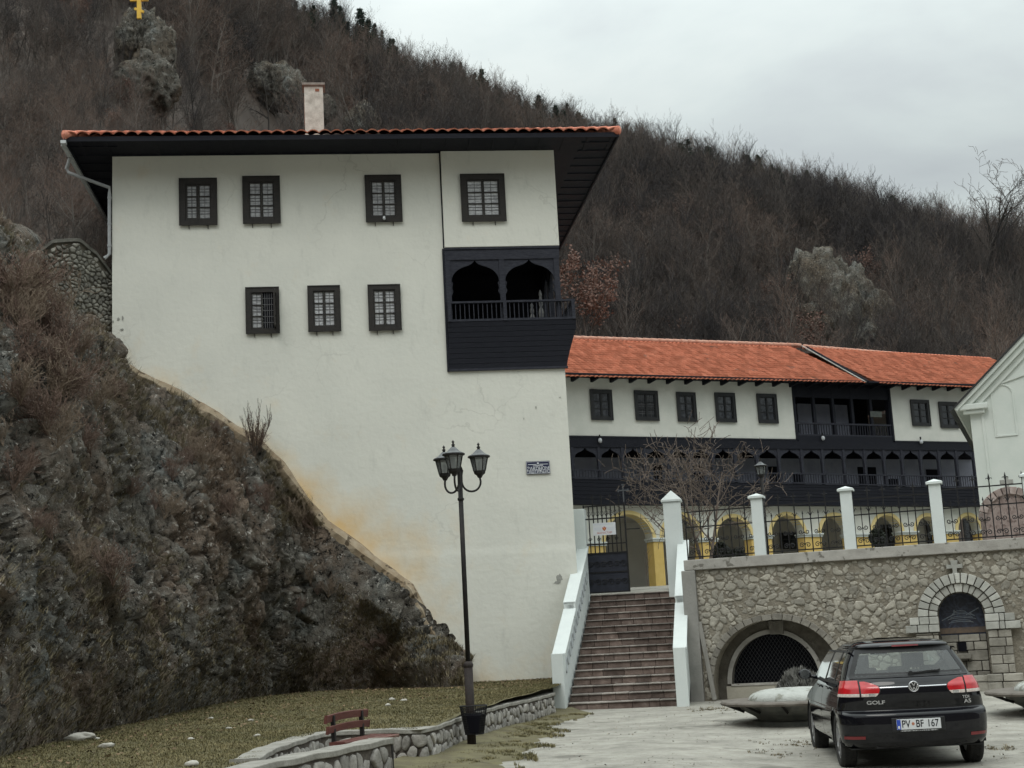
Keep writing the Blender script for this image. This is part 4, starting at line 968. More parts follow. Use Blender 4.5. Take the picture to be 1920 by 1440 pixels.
# lower jambs of the outer arch
jb = MB(); 
def rej(s, z):
    if abs(s - ac) < aw * 1.02 + .10 and z < arch_out(s) + .13 and z < ao + .2: return True
    if abs(s - ac) < aw * 1.02 + .02 and z < .4: return True
    if (s - nc_) ** 2 + (z - ncz) ** 2 < (nr + .46) ** 2 or (abs(s - nc_) < nr + .62 and z < ncz + .1): return True
    return False
mpf = lambda s, z, d: (s, -d, z)
stones(.25, RWL, .02, RWZ - .14, .22, .15, .028, .022, 12, mpf, rej, jit=.46, keepf=.74, ragged=.14, soft=1).build('stone_facing', M_fieldstone, retw, smooth=True)
stones(.2, RWL, .02, RWZ - .14, .12, .08, .018, .016, 13, mpf, rej, jit=.40, keepf=.55, ragged=.18, soft=1).build('small_stone_facing', M_fieldstone, retw, smooth=True)
cp_ = MB(); cp_.box(-.05, RWL, -.10, .65, RWZ - .12, RWZ + .12); cp_.build('coping', M_conc, retw, bevel=.015)
RWZT = RWZ + .12
# arch ring of flat stones, soffit, recess back wall
ring = MB(); n = 22; 
def arc_pt(k, off): 
    a = PI * k / n; ca, sa = math.cos(a), math.sin(a)
    s = ac - (aw * 1.02 + off) * math.copysign(abs(ca) ** (2 / 2.1), ca); z = .35 + (ao - .35 + off) * abs(sa) ** (2 / 2.1); return s, z
rr = random.Random(2)
for k in range(n):
    p = [arc_pt(k + .04, 0), arc_pt(k + .96, 0), arc_pt(k + .96, .12 + rr.uniform(0, .03)), arc_pt(k + .04, .12 + rr.uniform(0, .03))]; ring.tv = rr.random() * .6
    ring.prism(p, -.05, .02)
ring.tv = .5; ring.build('arch_ring', mat('arch_stone', (0.19, 0.175, 0.15), (0.29, 0.27, 0.235), 5, .92, .8, 20, tint=.3), retw, bevel=.01)
sof = MB(); rows = [[(arc_pt(k / 2, 0)[0], y, arc_pt(k / 2, 0)[1]) for y in (.02, .3, .6)] for k in range(2 * n + 1)]
sof.grid(rows, flip=True); sof.build('arch_soffit', M_mortar_b, retw)
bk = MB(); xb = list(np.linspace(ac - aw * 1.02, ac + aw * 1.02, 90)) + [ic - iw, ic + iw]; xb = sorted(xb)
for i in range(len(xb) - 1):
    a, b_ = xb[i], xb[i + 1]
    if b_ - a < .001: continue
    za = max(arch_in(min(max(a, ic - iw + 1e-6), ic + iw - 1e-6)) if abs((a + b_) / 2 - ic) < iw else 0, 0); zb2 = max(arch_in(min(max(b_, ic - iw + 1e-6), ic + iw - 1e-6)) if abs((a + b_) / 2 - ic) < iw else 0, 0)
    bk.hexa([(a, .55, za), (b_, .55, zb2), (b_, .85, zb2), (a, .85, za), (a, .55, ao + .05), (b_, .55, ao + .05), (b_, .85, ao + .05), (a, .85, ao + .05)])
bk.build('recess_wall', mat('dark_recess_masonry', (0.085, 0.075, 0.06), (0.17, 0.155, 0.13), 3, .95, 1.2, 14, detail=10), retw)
ks = MB(); ks.prism([(ac - .13, ao - .33), (ac + .17, ao - .33), (ac + .20, ao - .02), (ac - .16, ao - .02)], .40, .55); ks.build('keystone', mat('arch_stone', (0, 0, 0)), retw, bevel=.01)
ir = MB()
for k in range(28):
    a0, a1 = PI * k / 28, PI * (k + 1) / 28
    p = [(ic + iw * math.cos(a), izb + (izt - izb) * math.sin(a)) for a in (a1, a0)]; q = [(ic + (iw + .1) * math.cos(a), izb + (izt - izb + .1) * math.sin(a)) for a in (a0, a1)]
    ir.prism(p + q, .50, .55)
ir.build('inner_ring', M_conc, retw)
sill = MB(); sill.box(ic - iw - .12, ac + aw * 1.0, .42, .54, -.05, izb - .05); sill.build('concrete_plinth', mat('pale_concrete_panel', (0.32, 0.30, 0.25), (0.40, 0.37, 0.31), 2, .9, .4, 20), retw, bevel=.01)
sill = MB(); sill.box(ic - iw, ic + iw, .40, .58, izb - .05, izb + .0); sill.build('sill', M_conc, retw)
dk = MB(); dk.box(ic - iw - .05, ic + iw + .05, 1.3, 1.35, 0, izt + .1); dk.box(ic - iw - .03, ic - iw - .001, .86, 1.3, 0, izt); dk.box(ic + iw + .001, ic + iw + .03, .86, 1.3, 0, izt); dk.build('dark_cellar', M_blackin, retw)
gr = MB()
k = -40
while k < 60:   # diamond mesh grille, clipped to the arch
    for d in (1, -1):
        s0 = ic - iw + k * .085; pts = []
        for q in range(60):
            s = s0 + q * .03; z = izb + (q * .03 * 1.5 if d > 0 else (izt - izb) - q * .03 * 1.5)
            if abs(s - ic) < iw and izb <= z <= arch_in(s): pts.append((s, .66 + .004 * d, z))
        if len(pts) > 1: gr.bar(pts[0], pts[-1], .006)
    k += 1
gr.build('wire_grille', mat('dull_wire', (0.03, 0.03, 0.033), (0.05, 0.05, 0.055), 10, .5), retw)
# left pilaster of the wall
lp_ = MB(); lp_.box(-.12, .20, -.12, .55, -.1, RWZ - .125); lp_.build('corner_pier', mat('grey_render_pier', (0.22, 0.215, 0.20), (0.30, 0.29, 0.27), 2, .95, .6, 15), retw, bevel=.02)

# leaning plank
a, b_ = atZ(1340, 1312, 0.03), RW.W(rwS(1311, 1166, -.06)[0], -.06, rwS(1311, 1166, -.06)[1])
o = MB().bar((0, 0, 0), tuple(np.array(b_) - a), .10, .04).build('plank', mat('grey_weathered_plank', (0.20, 0.19, 0.17), (0.28, 0.27, 0.25), 6, .9, .5, 30, stretch=(1, 1, .2)), None, bevel=.004, label='weathered grey plank leaning upright against the retaining wall', cat='plank')
o.location = tuple(a)

# ---- fountain niche
nf = RW.empty('wall_fountain', label='arched stone fountain niche with cut voussoirs and dark mosaic, set into the retaining wall', cat='fountain')
M_cut = mat('pale_cut_stone', (0.34, 0.34, 0.31), (0.46, 0.455, 0.42), 5, .85, .4, 30, tint=.22)
M_block = mat('rough_fountain_block', (0.21, 0.195, 0.165), (0.33, 0.31, 0.27), 5, .92, .9, 22, tint=.35)
v_ = MB(); rr = random.Random(8)
def ringseg(r0, r1, n, y0, y1, jit=.0, a_lo=0.0, a_hi=PI):
    a = a_lo
    ws = [rr.uniform(.75, 1.25) for _ in range(n)]; tot = sum(ws)
    for w_i in ws:
        b2 = a + (a_hi - a_lo) * w_i / tot; v_.tv = rr.random(); g = .010 / r1 * 1.2; pts = []
        for aa in np.linspace(a + g, b2 - g, 4): pts.append((nc_ + r1 * math.cos(aa), ncz + r1 * math.sin(aa)))
        for aa in np.linspace(b2 - g, a + g, 4): pts.append((nc_ + r0 * math.cos(aa), ncz + r0 * math.sin(aa)))
        v_.prism(pts[::-1] if False else pts, y0, y1); a = b2
ringseg(nr + .02, nr + .20, 13, -.10, .12)
ringseg(nr + .215, nr + .43, 17, -.16, .05)
v_.tv = .5; v_.build('voussoirs', M_cut, nf, bevel=.012)
rb = MB(); n = 24
for k in range(n):
    a0, a1 = PI * k / n, PI * (k + 1) / n
    rb.prism([(nc_ + (nr + .40) * math.cos(a), ncz + (nr + .40) * math.sin(a)) for a in (a0, a1)] + [(nc_ + (nr + .03) * math.cos(a), ncz + (nr + .03) * math.sin(a)) for a in (a1, a0)], -.085, .0)
rb.build('ring_bedding', M_dmortar, nf)
# imposts
zi = ncz
for sgn in (-1, 1):
    e = nc_ + sgn * nr; im = MB()
    for r_i in range(2):
        z0 = zi - .34 + r_i * .17; 
        cuts = [0, rr.uniform(.15, .3), rr.uniform(.38, .5), .72 - (.1 * r_i)]
        for a, b_ in zip(cuts[:-1], cuts[1:]):
            im.tv = rr.random(); im.box(e + sgn * (a + .006), e + sgn * (b_ - .006), -.22, .1, z0 + .006, z0 + .164)
    im.tv = .5; im.build('impost', M_cut, nf, bevel=.012)
# mosaic on the back wall
mo = MB(); pts = [(nc_ - nr, nsp - .35)] + [(nc_ + nr, nsp - .35)] + [(nc_ + nr * math.cos(a), ncz + nr * math.sin(a)) for a in np.linspace(0, PI, 24)]
mo.prism(pts, .30, .36)
def mosaic_mat():
    m = bpy.data.materials.new('dark_mosaic'); m.use_nodes = True; n = m.node_tree.nodes; l = m.node_tree.links; b = n['Principled BSDF']; b.inputs['Roughness'].default_value = .5
    tc = n.new('ShaderNodeTexCoord'); w = n.new('ShaderNodeTexNoise'); w.inputs['Scale'].default_value = 5; w.inputs['Detail'].default_value = 5; w.inputs['Distortion'].default_value = 2.5
    l.new(tc.outputs['Object'], w.inputs['Vector']); r = n.new('ShaderNodeValToRGB'); l.new(w.outputs['Fac'], r.inputs[0]); e = r.color_ramp.elements
    e[0].position = .45; e[0].color = (0.012, 0.014, 0.026, 1); e[1].position = .75; e[1].color = (0.045, 0.058, 0.095, 1)
    l.new(r.outputs[0], b.inputs['Base Color']); return m
mos = mo.build('mosaic', mosaic_mat(), nf)
sw = MB()
M_mosl = mat('pale_mosaic_lines', (0.10, 0.13, 0.17), (0.20, 0.21, 0.22), 20, .6)
for (dx, dz, w_, h_, n_) in ((-.02, -.02, .22, .05, 3), (0.0, -.10, .30, .04, 2), (-.02, -.17, .26, .03, 2)):
    for q in range(n_):
        sw.tube([(nc_ + dx + w_ * (1 - .2 * q) * math.cos(a), .295, ncz + dz + q * .035 + h_ * math.sin(a)) for a in np.linspace(.1, PI - .1, 9)], .008, 5)
for s_, e_ in (((-.42, -.10), (-.14, .03)), ((.10, .0), (.38, .14)), ((-.16, .02), (-.14, .12)), ((.18, .03), (.28, -.03))): sw.bar((nc_ + s_[0], .295, ncz + s_[1]), (nc_ + e_[0], .295, ncz + e_[1]), .022, .01)
sw.build('mosaic_lines', M_mosl, mos)
ob = MB(); ob.box(nc_ - nr, nc_ + nr, .285, .30, nsp - .22, nsp - .10); ob.build('mosaic_band', mat('ochre_band', (0.14, 0.10, 0.07), (0.09, 0.07, 0.06), 10, .7), mos)
nb_ = MB(); nb_.box(nc_ - nr - .3, nc_ + nr + .3, .36, .45, -.1, ncz + nr + .2); 
for sgn in (-1, 1): nb_.box(nc_ + sgn * nr, nc_ + sgn * (nr + .06), .0, .36, -.1, ncz - .34)
nb_.build('niche_core', M_dmortar, nf)
srf = MB(); rows = [[(nc_ + nr * math.cos(a), y, ncz + nr * math.sin(a)) for y in (-.08, .36)] for a in np.linspace(0, PI, 25)]; srf.grid(rows); srf.build('niche_soffit', M_block, nf)
# block courses
def courses(mb, x0, x1, z0, z1, y0, y1, ch, seed):
    rr = random.Random(seed); z = z0
    while z < z1 - .03:
        h = min(ch * rr.uniform(.8, 1.25), z1 - z); x = x0
        if z1 - z - h < .05: h = z1 - z
        while x < x1 - .02:
            w = min(rr.uniform(.8, 1.9) * ch * 1.2, x1 - x)
            if x1 - x - w < .08: w = x1 - x
            mb.tv = rr.random(); d = rr.uniform(-.012, .012); mb.box(x + .008, x + w - .008, y0 + d, y1, z + .008, z + h - .008); x += w
        z += h
    mb.tv = .5
c_ = MB(); courses(c_, nc_ - nr, nc_ + nr, -.02, nsp - .25, .27, .355, .2, 3); c_.build('back_blocks', M_block, nf, bevel=.012)
for sgn in (-1, 1):
    a = nc_ + sgn * (nr + .03); b_ = nc_ + sgn * (nr + .52); c_ = MB(); courses(c_, min(a, b_), max(a, b_), .36, ncz - .345, -.17, .05, .17, 5 + sgn); c_.build('pillar', M_block, nf, bevel=.014)
    k_ = MB(); k_.box(min(a, b_) + .02, max(a, b_) - .02, -.15, .05, .0, ncz - .35); k_.build('pillar_core', M_dmortar, nf)
    c_ = MB(); courses(c_, min(a, b_) - .12, max(a, b_) + .14, -.02, .36, -.34, .0, .2, 9 + sgn); c_.build('pillar_base', M_block, nf, bevel=.014)
c_ = MB(); courses(c_, nc_ - nr + .05, nc_ + nr - .05, -.02, .34, -.28, .0, .18, 15); c_.build('basin_front', M_block, nf, bevel=.012)
c_ = MB(); c_.box(nc_ - .14, nc_ + .04, .235, .265, nsp - .62, nsp - .42); c_.build('dark_niche_stone', M_blackin, nf)
c_ = MB(); c_.box(nc_ - .20, nc_ + .12, .10, .27, nsp - .78, nsp - .66); c_.build('spout_block', M_block, nf, bevel=.02)
# stone cross on top
cz = RW.S(1791, 1086, -.05)[1]; ct = RW.S(1788, 1051, -.05)[1]; cx_ = RW.S(1790, 1068, -.05)[0]
c_ = MB(); h = ct - cz
def cross_arm(mb, cx_, z, w0, w1, L_, horiz): pass
c_.prism([(cx_ - .06, cz), (cx_ + .06, cz), (cx_ + .045, cz + h * .5), (cx_ + .08, ct), (cx_ - .08, ct), (cx_ - .045, cz + h * .5)], -.12, -.02)
for sgn in (-1, 1):
    p = [(cx_, cz + h * .60), (cx_ + sgn * .17, cz + h * .56), (cx_ + sgn * .17, cz + h * .80), (cx_, cz + h * .76)]
    c_.prism(p if sgn > 0 else p[::-1], -.118, -.022)
c_.build('cross', M_cut, nf, bevel=.008)

# ================================================================== STAIRS AND GATE
ST = Frame(0.86, 31.35, -9.0)
SW, NSTEP, RISE, TREAD = 2.40, 16, 2.66 / 16, .395
stair = ST.empty('staircase', label='brown stone staircase between white parapets rising to the iron gate', cat='stairs')
M_step = mat('reddish_brown_step_stone', (0.10, 0.070, 0.058), (0.20, 0.15, 0.13), 5, .85, .9, 26, tint=.3, detail=10, c3=(0.30, 0.26, 0.23))
M_stept = mat('worn_tread_stone', (0.19, 0.168, 0.15), (0.31, 0.28, 0.255), 5, .85, .6, 26, tint=.3, detail=10)
rr = random.Random(5)
for k in range(NSTEP):
    z0, z1 = k * RISE, (k + 1) * RISE; y0 = k * TREAD; y1 = NSTEP * TREAD + .3 if k == NSTEP - 1 else y0 + TREAD + .15
    mb = MB(); x = 0.0
    while x < SW - .02:     # riser blocks
        w_ = min(rr.uniform(.22, .55), SW - x)
        if SW - x - w_ < .15: w_ = SW - x
        mb.tv = rr.random(); d = rr.uniform(-.010, .012); dz = rr.uniform(-.004, .004)
        mb.box(x + .004, x + w_ - .004, y0 + .025 + d, y1, z0 - .05 if k == 0 else z0, z1 - .035)
        mb.box(x + .003, x + w_ - .003, y0 - .012 + d * .9, y1, z1 - .030 + .001, z1 + dz, 1); x += w_
    mb.tv = .5; mb.build('step', [M_step, M_stept], stair, bevel=.009)
# parapets
def parapet(x0, x1, inner_sign, label):
    r_ = empty('stair_parapet', tuple(ST.W(x0, -.35, 0)), ST.a); tag(r_, label=label, cat='parapet', group='white stair parapets')
    w_ = x1 - x0; sl = RISE / TREAD
    y_end = 6.1
    def zt(y): return 1.12 + sl * y
    mb = MB()
    mb.box(0, w_, 0, .34, -.1, 1.26)
    segs = [(.34, 2.75, 0), (2.75, y_end + .3, .16)]
    body = MB()
    for a, b_, dz in segs:
        body.prismx([(a, -.1 + sl * max(0, a - .9)), (b_, -.1 + sl * max(0, b_ - .9)), (b_, zt(b_) + dz - .07), (a, zt(a) + dz - .07)], .03, w_ - .03)
        mb.prismx([(a, zt(a) + dz - .07), (b_, zt(b_) + dz - .07), (b_, zt(b_) + dz), (a, zt(a) + dz)], -.02, w_ + .02)
        mb.box(-.01, w_ + .01, a, a + .05, zt(a) + dz - .4, zt(a) + dz - .001)
    body.build('parapet_body', M_white, r_)
    mb.build('coping', M_white, r_, bevel=.012)
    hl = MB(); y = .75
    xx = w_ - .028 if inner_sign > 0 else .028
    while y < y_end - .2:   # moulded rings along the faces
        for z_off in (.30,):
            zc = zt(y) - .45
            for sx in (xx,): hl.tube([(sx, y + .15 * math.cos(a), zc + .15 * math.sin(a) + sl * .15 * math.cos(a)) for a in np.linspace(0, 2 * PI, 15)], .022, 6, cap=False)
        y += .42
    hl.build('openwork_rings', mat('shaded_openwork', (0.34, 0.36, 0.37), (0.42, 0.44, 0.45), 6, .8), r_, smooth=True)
    return r_
parapet(-.27, -.005, 1, 'white stepped parapet on the left of the stairs, touching the tower')
parapet(SW + .005, SW + .27, -1, 'white stepped parapet on the right of the stairs, next to the stone retaining wall')

GY = 5.95
G = Frame(*(ST.W(0, GY, 0)[:2]), -9.0)
z_court = 2.66
gl = [G.S(1080, 1000)[0], G.S(1099, 1000)[0]]; gx0 = G.S(1100, 1040)[0]; gx1 = G.S(1172, 1000)[0]; gr0 = G.S(1250, 1040)[0]; gr1 = G.S(1284, 1040)[0]
print('gate', gl, gx0, gx1, gr0, gr1)
zt = G.S(1085, 955)[1]
p = tag(empty('gate_pier', tuple(G.o), G.a), label='plain white gate pier tucked against the tower corner', cat='pier'); mb = MB(); mb.box(gl[0] - .05, gl[1], -.1, .3, 1.0, zt); mb.build('shaft', M_white, p, bevel=.02)
p = tag(empty('gate_pier', tuple(G.o), G.a), label='white gate pier with pointed pyramid cap right of the open gateway', cat='pier')
sh = G.S(1265, 941)[1]; ap = G.S(1262, 923)[1]; mb = MB(); mb.box(gr0, gr1 - .02, -.2, .3, 1.5, sh); mb.build('shaft', M_white, p, bevel=.015)
mb = MB(); a, b_, c0, c1 = gr0 - .04, gr1 + .02, -.24, .34; mx_, my_ = (a + b_) / 2, (c0 + c1) / 2
mb.add([(a, c0, sh), (b_, c0, sh), (b_, c1, sh), (a, c1, sh), (a, c0, sh + .05), (b_, c0, sh + .05), (b_, c1, sh + .05), (a, c1, sh + .05), (mx_, my_, ap + .06)], [(0, 3, 2, 1), (0, 1, 5, 4), (1, 2, 6, 5), (2, 3, 7, 6), (3, 0, 4, 7), (4, 5, 8), (5, 6, 8), (6, 7, 8), (7, 4, 8)])
mb.build('pyramid_cap', M_white, p)

def fleur(mb, x, y, z, s=1.0):    # spear head with two curled leaves
    mb.add([(x, y - .006, z), (x + .022 * s, y, z + .05 * s), (x, y, z + .15 * s), (x - .022 * s, y, z + .05 * s), (x, y + .006, z + .05 * s)], [(0, 1, 2), (0, 2, 3), (1, 0, 4), (4, 0, 3), (1, 4, 2), (2, 4, 3)])
    for d in (-1, 1):
        mb.tube([(x, y, z), (x + d * .03 * s, y, z + .035 * s), (x + d * .06 * s, y, z + .03 * s), (x + d * .065 * s, y, z + .005 * s)], [.010 * s, .011 * s, .009 * s, .004 * s], 5)
    mb.box(x - .018 * s, x + .018 * s, y - .012, y + .012, z - .012, z + .006)
def scroll(mb, x, y, z, r, d=1, turns=1.35, t=.010, rot=0.0):
    pts = []
    for k in range(22):
        a = rot + d * 2 * PI * turns * k / 21; q = r * (1 - .78 * k / 21); pts.append((x + q * math.cos(a), y, z + q * math.sin(a)))
    mb.tube(pts, t, 5)
# gate leaf (left half closed; the right half stands open)
gt = tag(empty('iron_gate', tuple(G.W(0, .02, 0)), G.a), label='black wrought iron gate leaf with solid lower panel, closed at the head of the stairs', cat='gate')
zp = G.S(1135, 1037)[1]; zr1 = G.S(1135, 1020)[1]; zr2 = G.S(1135, 972)[1]; zr3 = G.S(1135, 948)[1]; zb = z_court + .04
gw = gx1 - gx0
mb = MB(); mb.box(gx0, gx1, .0, .03, zb, zp); mb.build('solid_panel', mat('dark_blue_black_sheet', (0.010, 0.012, 0.022), (0.02, 0.023, 0.036), 6, .5, .3, 20), gt, bevel=.004)
mb = MB()
for z_ in (zb, (zb + zp) / 2, zp - .02): mb.box(gx0, gx1, -.02, -.001, z_, z_ + .035)
for k in range(3):
    scroll(mb, gx0 + gw * (k + .5) / 3 - .09, -.012, zb + .28, .09, 1); scroll(mb, gx0 + gw * (k + .5) / 3 + .09, -.012, zb + .28, .09, -1, rot=PI)
    scroll(mb, gx0 + gw * (k + .5) / 3 - .09, -.012, zb + .75, .09, 1); scroll(mb, gx0 + gw * (k + .5) / 3 + .09, -.012, zb + .75, .09, -1, rot=PI)
mb.build('panel_ornament', M_iron, gt)
mb = MB(); mb.box(gx0 - .035, gx0, -.02, .04, zb, zr3 + .04); mb.box(gx1, gx1 + .04, -.02, .04, zb, zr3 + .06)
for z_ in (zp, zr1, zr2, zr3): mb.box(gx0, gx1, -.015, .02, z_ - .015, z_ + .02)
mb.build('gate_frame', M_iron, gt)
nbar = 9
for k in range(1, nbar):
    mb = MB(); x_ = gx0 + gw * k / nbar; top = zr3 + (.02 if k % 2 else .22)
    mb.box(x_ - .015, x_ + .015, -.010, .014, zp, top)
    if k % 2 == 0: fleur(mb, x_, 0, top, .9)
    for d in (-1, 1): mb.tube([(x_, 0, zr2 + .05), (x_ + d * .045, 0, zr2 + .13), (x_ + d * .03, 0, zr2 + .2)], .008, 5)
    if k % 2: scroll(mb, x_, -.002, zr1 + .13, .05, 1)
    mb.build('bar', M_iron, gt)
mb = MB(); xc = gx1 + .02; zc = zr3 + .06; mb.box(xc - .018, xc + .018, -.01, .02, zc, zc + .48); mb.box(xc - .13, xc + .13, -.009, .019, zc + .30, zc + .335)
for a_, b_ in ((-.13, .3), (.13, .3)): mb.box(xc + a_ - .02, xc + a_ + .02, -.012, .022, zc + .28, zc + .355)
mb.box(xc - .035, xc + .035, -.012, .022, zc + .455, zc + .49)
mb.build('cross', mat('grey_iron', (0.06, 0.065, 0.075), (0.08, 0.085, 0.095), 8, .6), gt)
mb = MB(); mb.box(gx1 + .04, gx1 + .40, .0, .03, G.S(1190, 992)[1], G.S(1190, 992)[1] + .025); mb.build('bolt', M_iron, gt)
# notice on the gate
nx0, nz0 = G.S(1113, 1005); nx1, nz1 = G.S(1154, 979)
ns = tag(empty('notice_board', tuple(G.W(0, -.03, 0)), G.a), label='white notice with a small red and gold crest hung on the iron gate', cat='sign')
M_paper = mat('white_notice', (0.62, 0.63, 0.66), (0.66, 0.67, 0.69), 4, .6)
mb = MB(); mb.box(nx0, nx1, -.03, -.018, nz0, nz1); mb.build('board', M_paper, ns)
mxn, mzn = (nx0 + nx1) / 2, (nz0 + nz1) / 2
mb = MB(); M_red = mat('crest_red', (0.42, 0.05, 0.03), (0.35, 0.04, 0.03), 9, .6)
mb.prism([(mxn - .045, mzn - .01), (mxn, mzn - .055), (mxn + .045, mzn - .01), (mxn + .055, mzn + .05), (mxn + .02, mzn + .03), (mxn, mzn + .085), (mxn - .02, mzn + .03), (mxn - .055, mzn + .05)], -.034, -.030); mb.build('crest', M_red, ns)
mb = MB(); mb.prism([(mxn - .02, mzn - .015), (mxn + .02, mzn - .015), (mxn + .02, mzn + .02), (mxn - .02, mzn + .02)], -.037, -.034); mb.build('crest_shield', mat('crest_gold', (0.6, 0.4, 0.12), (0.5, 0.33, 0.1), 9, .5), ns)
o = link_mesh('lettering', text_mesh('МАНАСТИР', .07, M_red, .0006, .0, 1.0), ns); o.location = (mxn, -.031, mzn - .105)
mb = MB(); 
for k in range(5): mb.box(nx0 + .04, nx1 - .04 - .03 * (k % 2), -.0315, -.030, nz1 - .03 - k * .022, nz1 - .026 - k * .022) if k < 2 else (mb.box(nx0 + .03, mxn - .08, -.0315, -.03, mzn + .03 - (k - 2) * .03, mzn + .035 - (k - 2) * .03), mb.box(mxn + .08, nx1 - .03, -.0315, -.03, mzn + .03 - (k - 2) * .03, mzn + .035 - (k - 2) * .03))
mb.build('small_print', mat('pale_blue_print', (0.35, 0.42, 0.55), (0.4, 0.46, 0.58), 9, .6), ns)

# ---- iron fence with white posts on the coping
fn = RW.empty('courtyard_fence', label='black wrought iron fence panels between white posts along the top of the retaining wall', cat='fence')
posts = [rwS(1427, 1045, .15)[0], rwS(1596, 1035, .15)[0], rwS(1764, 1025, .15)[0]]; posts.append(posts[2] + (posts[2] - posts[1]) * 1.02)
ph = 1.33; FY = .22
print('posts', posts)
for x_ in posts:
    mb = MB(); mb.box(x_ - .13, x_ + .13, FY - .13, FY + .13, RWZT, RWZT + ph); o = mb.build('post', M_white, fn, bevel=.01)
    mb = MB(); mb.box(x_ - .18, x_ + .18, FY - .18, FY + .18, RWZT + ph, RWZT + ph + .05)
    a, b_, z_ = x_ - .18, x_ + .18, RWZT + ph + .05
    mb.add([(a, FY - .18, z_), (b_, FY - .18, z_), (b_, FY + .18, z_), (a, FY + .18, z_), (x_, FY, z_ + .07)], [(0, 1, 4), (1, 2, 4), (2, 3, 4), (3, 0, 4)]); mb.build('cap', M_white, o)
edges = [rwS(1288, 1050, FY)[0]] + posts
for i in range(4):
    a, b_ = edges[i] + (.13 if i else 0.03), edges[i + 1] - .13; n_ = max(2, round((b_ - a) / .175)); z0 = RWZT + .06
    pn = MB()
    zt_ = RWZT + 1.12; zm = RWZT + .76
    if i == 3: zt_ += .06
    for z_ in (z0, zm, zt_): pn.box(a, b_, FY - .012, FY + .012, z_, z_ + .028)
    pan = pn.build('panel', M_iron, fn)
    br = MB()
    for k in range(n_ + 1):
        x_ = a + (b_ - a) * k / n_
        if k % 2 == 0:
            br.box(x_ - .013, x_ + .013, FY - .010, FY + .010, z0 - .05, zt_ + .16); fleur(br, x_, FY, zt_ + .16, 1.0)
            for d in (-1, 1): br.tube([(x_, FY, zm + .08), (x_ + d * .05, FY, zm + .17), (x_ + d * .085, FY, zm + .13)], [.012, .010, .005], 5)
            br.ball((x_, FY, zm + .24), .018, 6)
        else:
            br.box(x_ - .009, x_ + .009, FY - .009, FY + .009, z0, zm + .14); br.add([(x_ - .02, FY, zm + .13), (x_, FY - .01, zm + .13), (x_ + .02, FY, zm + .13), (x_, FY + .01, zm + .13), (x_, FY, zm + .22)], [(0, 1, 4), (1, 2, 4), (2, 3, 4), (3, 0, 4)])
            scroll(br, x_ - .07, FY, z0 + .12, .062, 1, rot=0); scroll(br, x_ + .07, FY, z0 + .12, .062, -1, rot=PI)
            scroll(br, x_ - .07, FY, z0 + .42, .055, -1, rot=0); scroll(br, x_ + .07, FY, z0 + .42, .055, 1, rot=PI)
    br.build('ornamental_bars', M_iron, pan)
# upper courtyard ground
cg = MB(); q = [RW.W(.2, .55, 3.0), RW.W(RWL + 30, .55, 3.0), np.array([60, 75, 3.0]), np.array([2.2, 75, 3.0]), ]
ge = [G.W(-.5, .1, 2.64), G.W(3.2, .1, 2.64)]
cg.add([tuple(ge[0]), tuple(ge[1]), tuple(G.W(3.2, 6, 3.0)), tuple(G.W(-.5, 6, 3.0))], [(0, 1, 2, 3)])
cg.add([tuple(G.W(3.25, -1.5, 2.95)), tuple(q[1]), (60, 75, 3.0), tuple(G.W(3.25, 40, 3.0))], [(0, 1, 2, 3)])
cg.add([tuple(G.W(-3, 6.0, 3.0)), tuple(G.W(3.25, 6.0, 3.0)), tuple(G.W(3.25, 40, 3.0)), (2.2, 75, 3.0)], [(0, 1, 2, 3)])
cg.build('courtyard_ground', M_lot, None, kind='structure')
# ================================================================== MONASTERY WING BEHIND THE COURTYARD
B = Frame(1.97, 50.0, 26.0)
wing = B.empty('monastery_wing', label='long white monastery wing with red tiled roof, dark timber gallery and ochre arches', cat='building')
def line(p0, p1, y=0.0):
    a, b_ = B.S(*p0, y), B.S(*p1, y)
    return lambda s: a[1] + (b_[1] - a[1]) * (s - a[0]) / (b_[0] - a[0])
BL = B.S(1062, 800)[0] - 1.6; BR = B.S(1838, 850)[0] + .6
z_e = line((1075, 707), (1820, 727)); z_gt = line((1075, 817), (1825, 829)); z_gb = line((1075, 943), (1836, 947)); z_g = 3.0
z_rail = line((1075, 880), (1825, 893)); z_rb = line((1075, 897), (1825, 915)); z_bm = line((1075, 838), (1825, 845))
def quadwall(mb, s0, s1, zl, zh, y0, y1, m=0):
    mb.hexa([(s0, y0, zl(s0)), (s1, y0, zl(s1)), (s1, y1, zl(s1)), (s0, y1, zl(s0)), (s0, y0, zh(s0)), (s1, y0, zh(s1)), (s1, y1, zh(s1)), (s0, y1, zh(s0))], m)
sa, sb = B.S(1488, 770)[0], B.S(1672, 770)[0]
up = lambda f, d: (lambda s: f(s) + d)
mb = MB(); quadwall(mb, BL, sa, z_gt, z_e, 0, .3); mb.build('upper_wall', M_plaster2, wing, bevel=.02)
mb = MB(); quadwall(mb, sb, BR, z_gt, z_e, 0, .3); mb.build('upper_wall', M_plaster2, wing, bevel=.02)
mb = MB(); quadwall(mb, BL, sa + .03, up(z_gt, -.07), up(z_gt, -.003), -.05, .3); quadwall(mb, sb - .03, BR, up(z_gt, -.07), up(z_gt, -.003), -.05, .3)
quadwall(mb, sa + .002, sa + .09, up(z_gt, -.003), z_e, -.03, .3); quadwall(mb, sb - .09, sb - .002, up(z_gt, -.003), z_e, -.03, .3)
mb.build('edge_board', M_timber, wing)
FW = [(1105, 732, 1144, 787), (1188, 734, 1230, 788), (1267, 737, 1301, 790), (1339, 738, 1375, 791), (1418, 740, 1453, 793), (1706, 751, 1739, 798), (1759, 755, 1792, 802)]
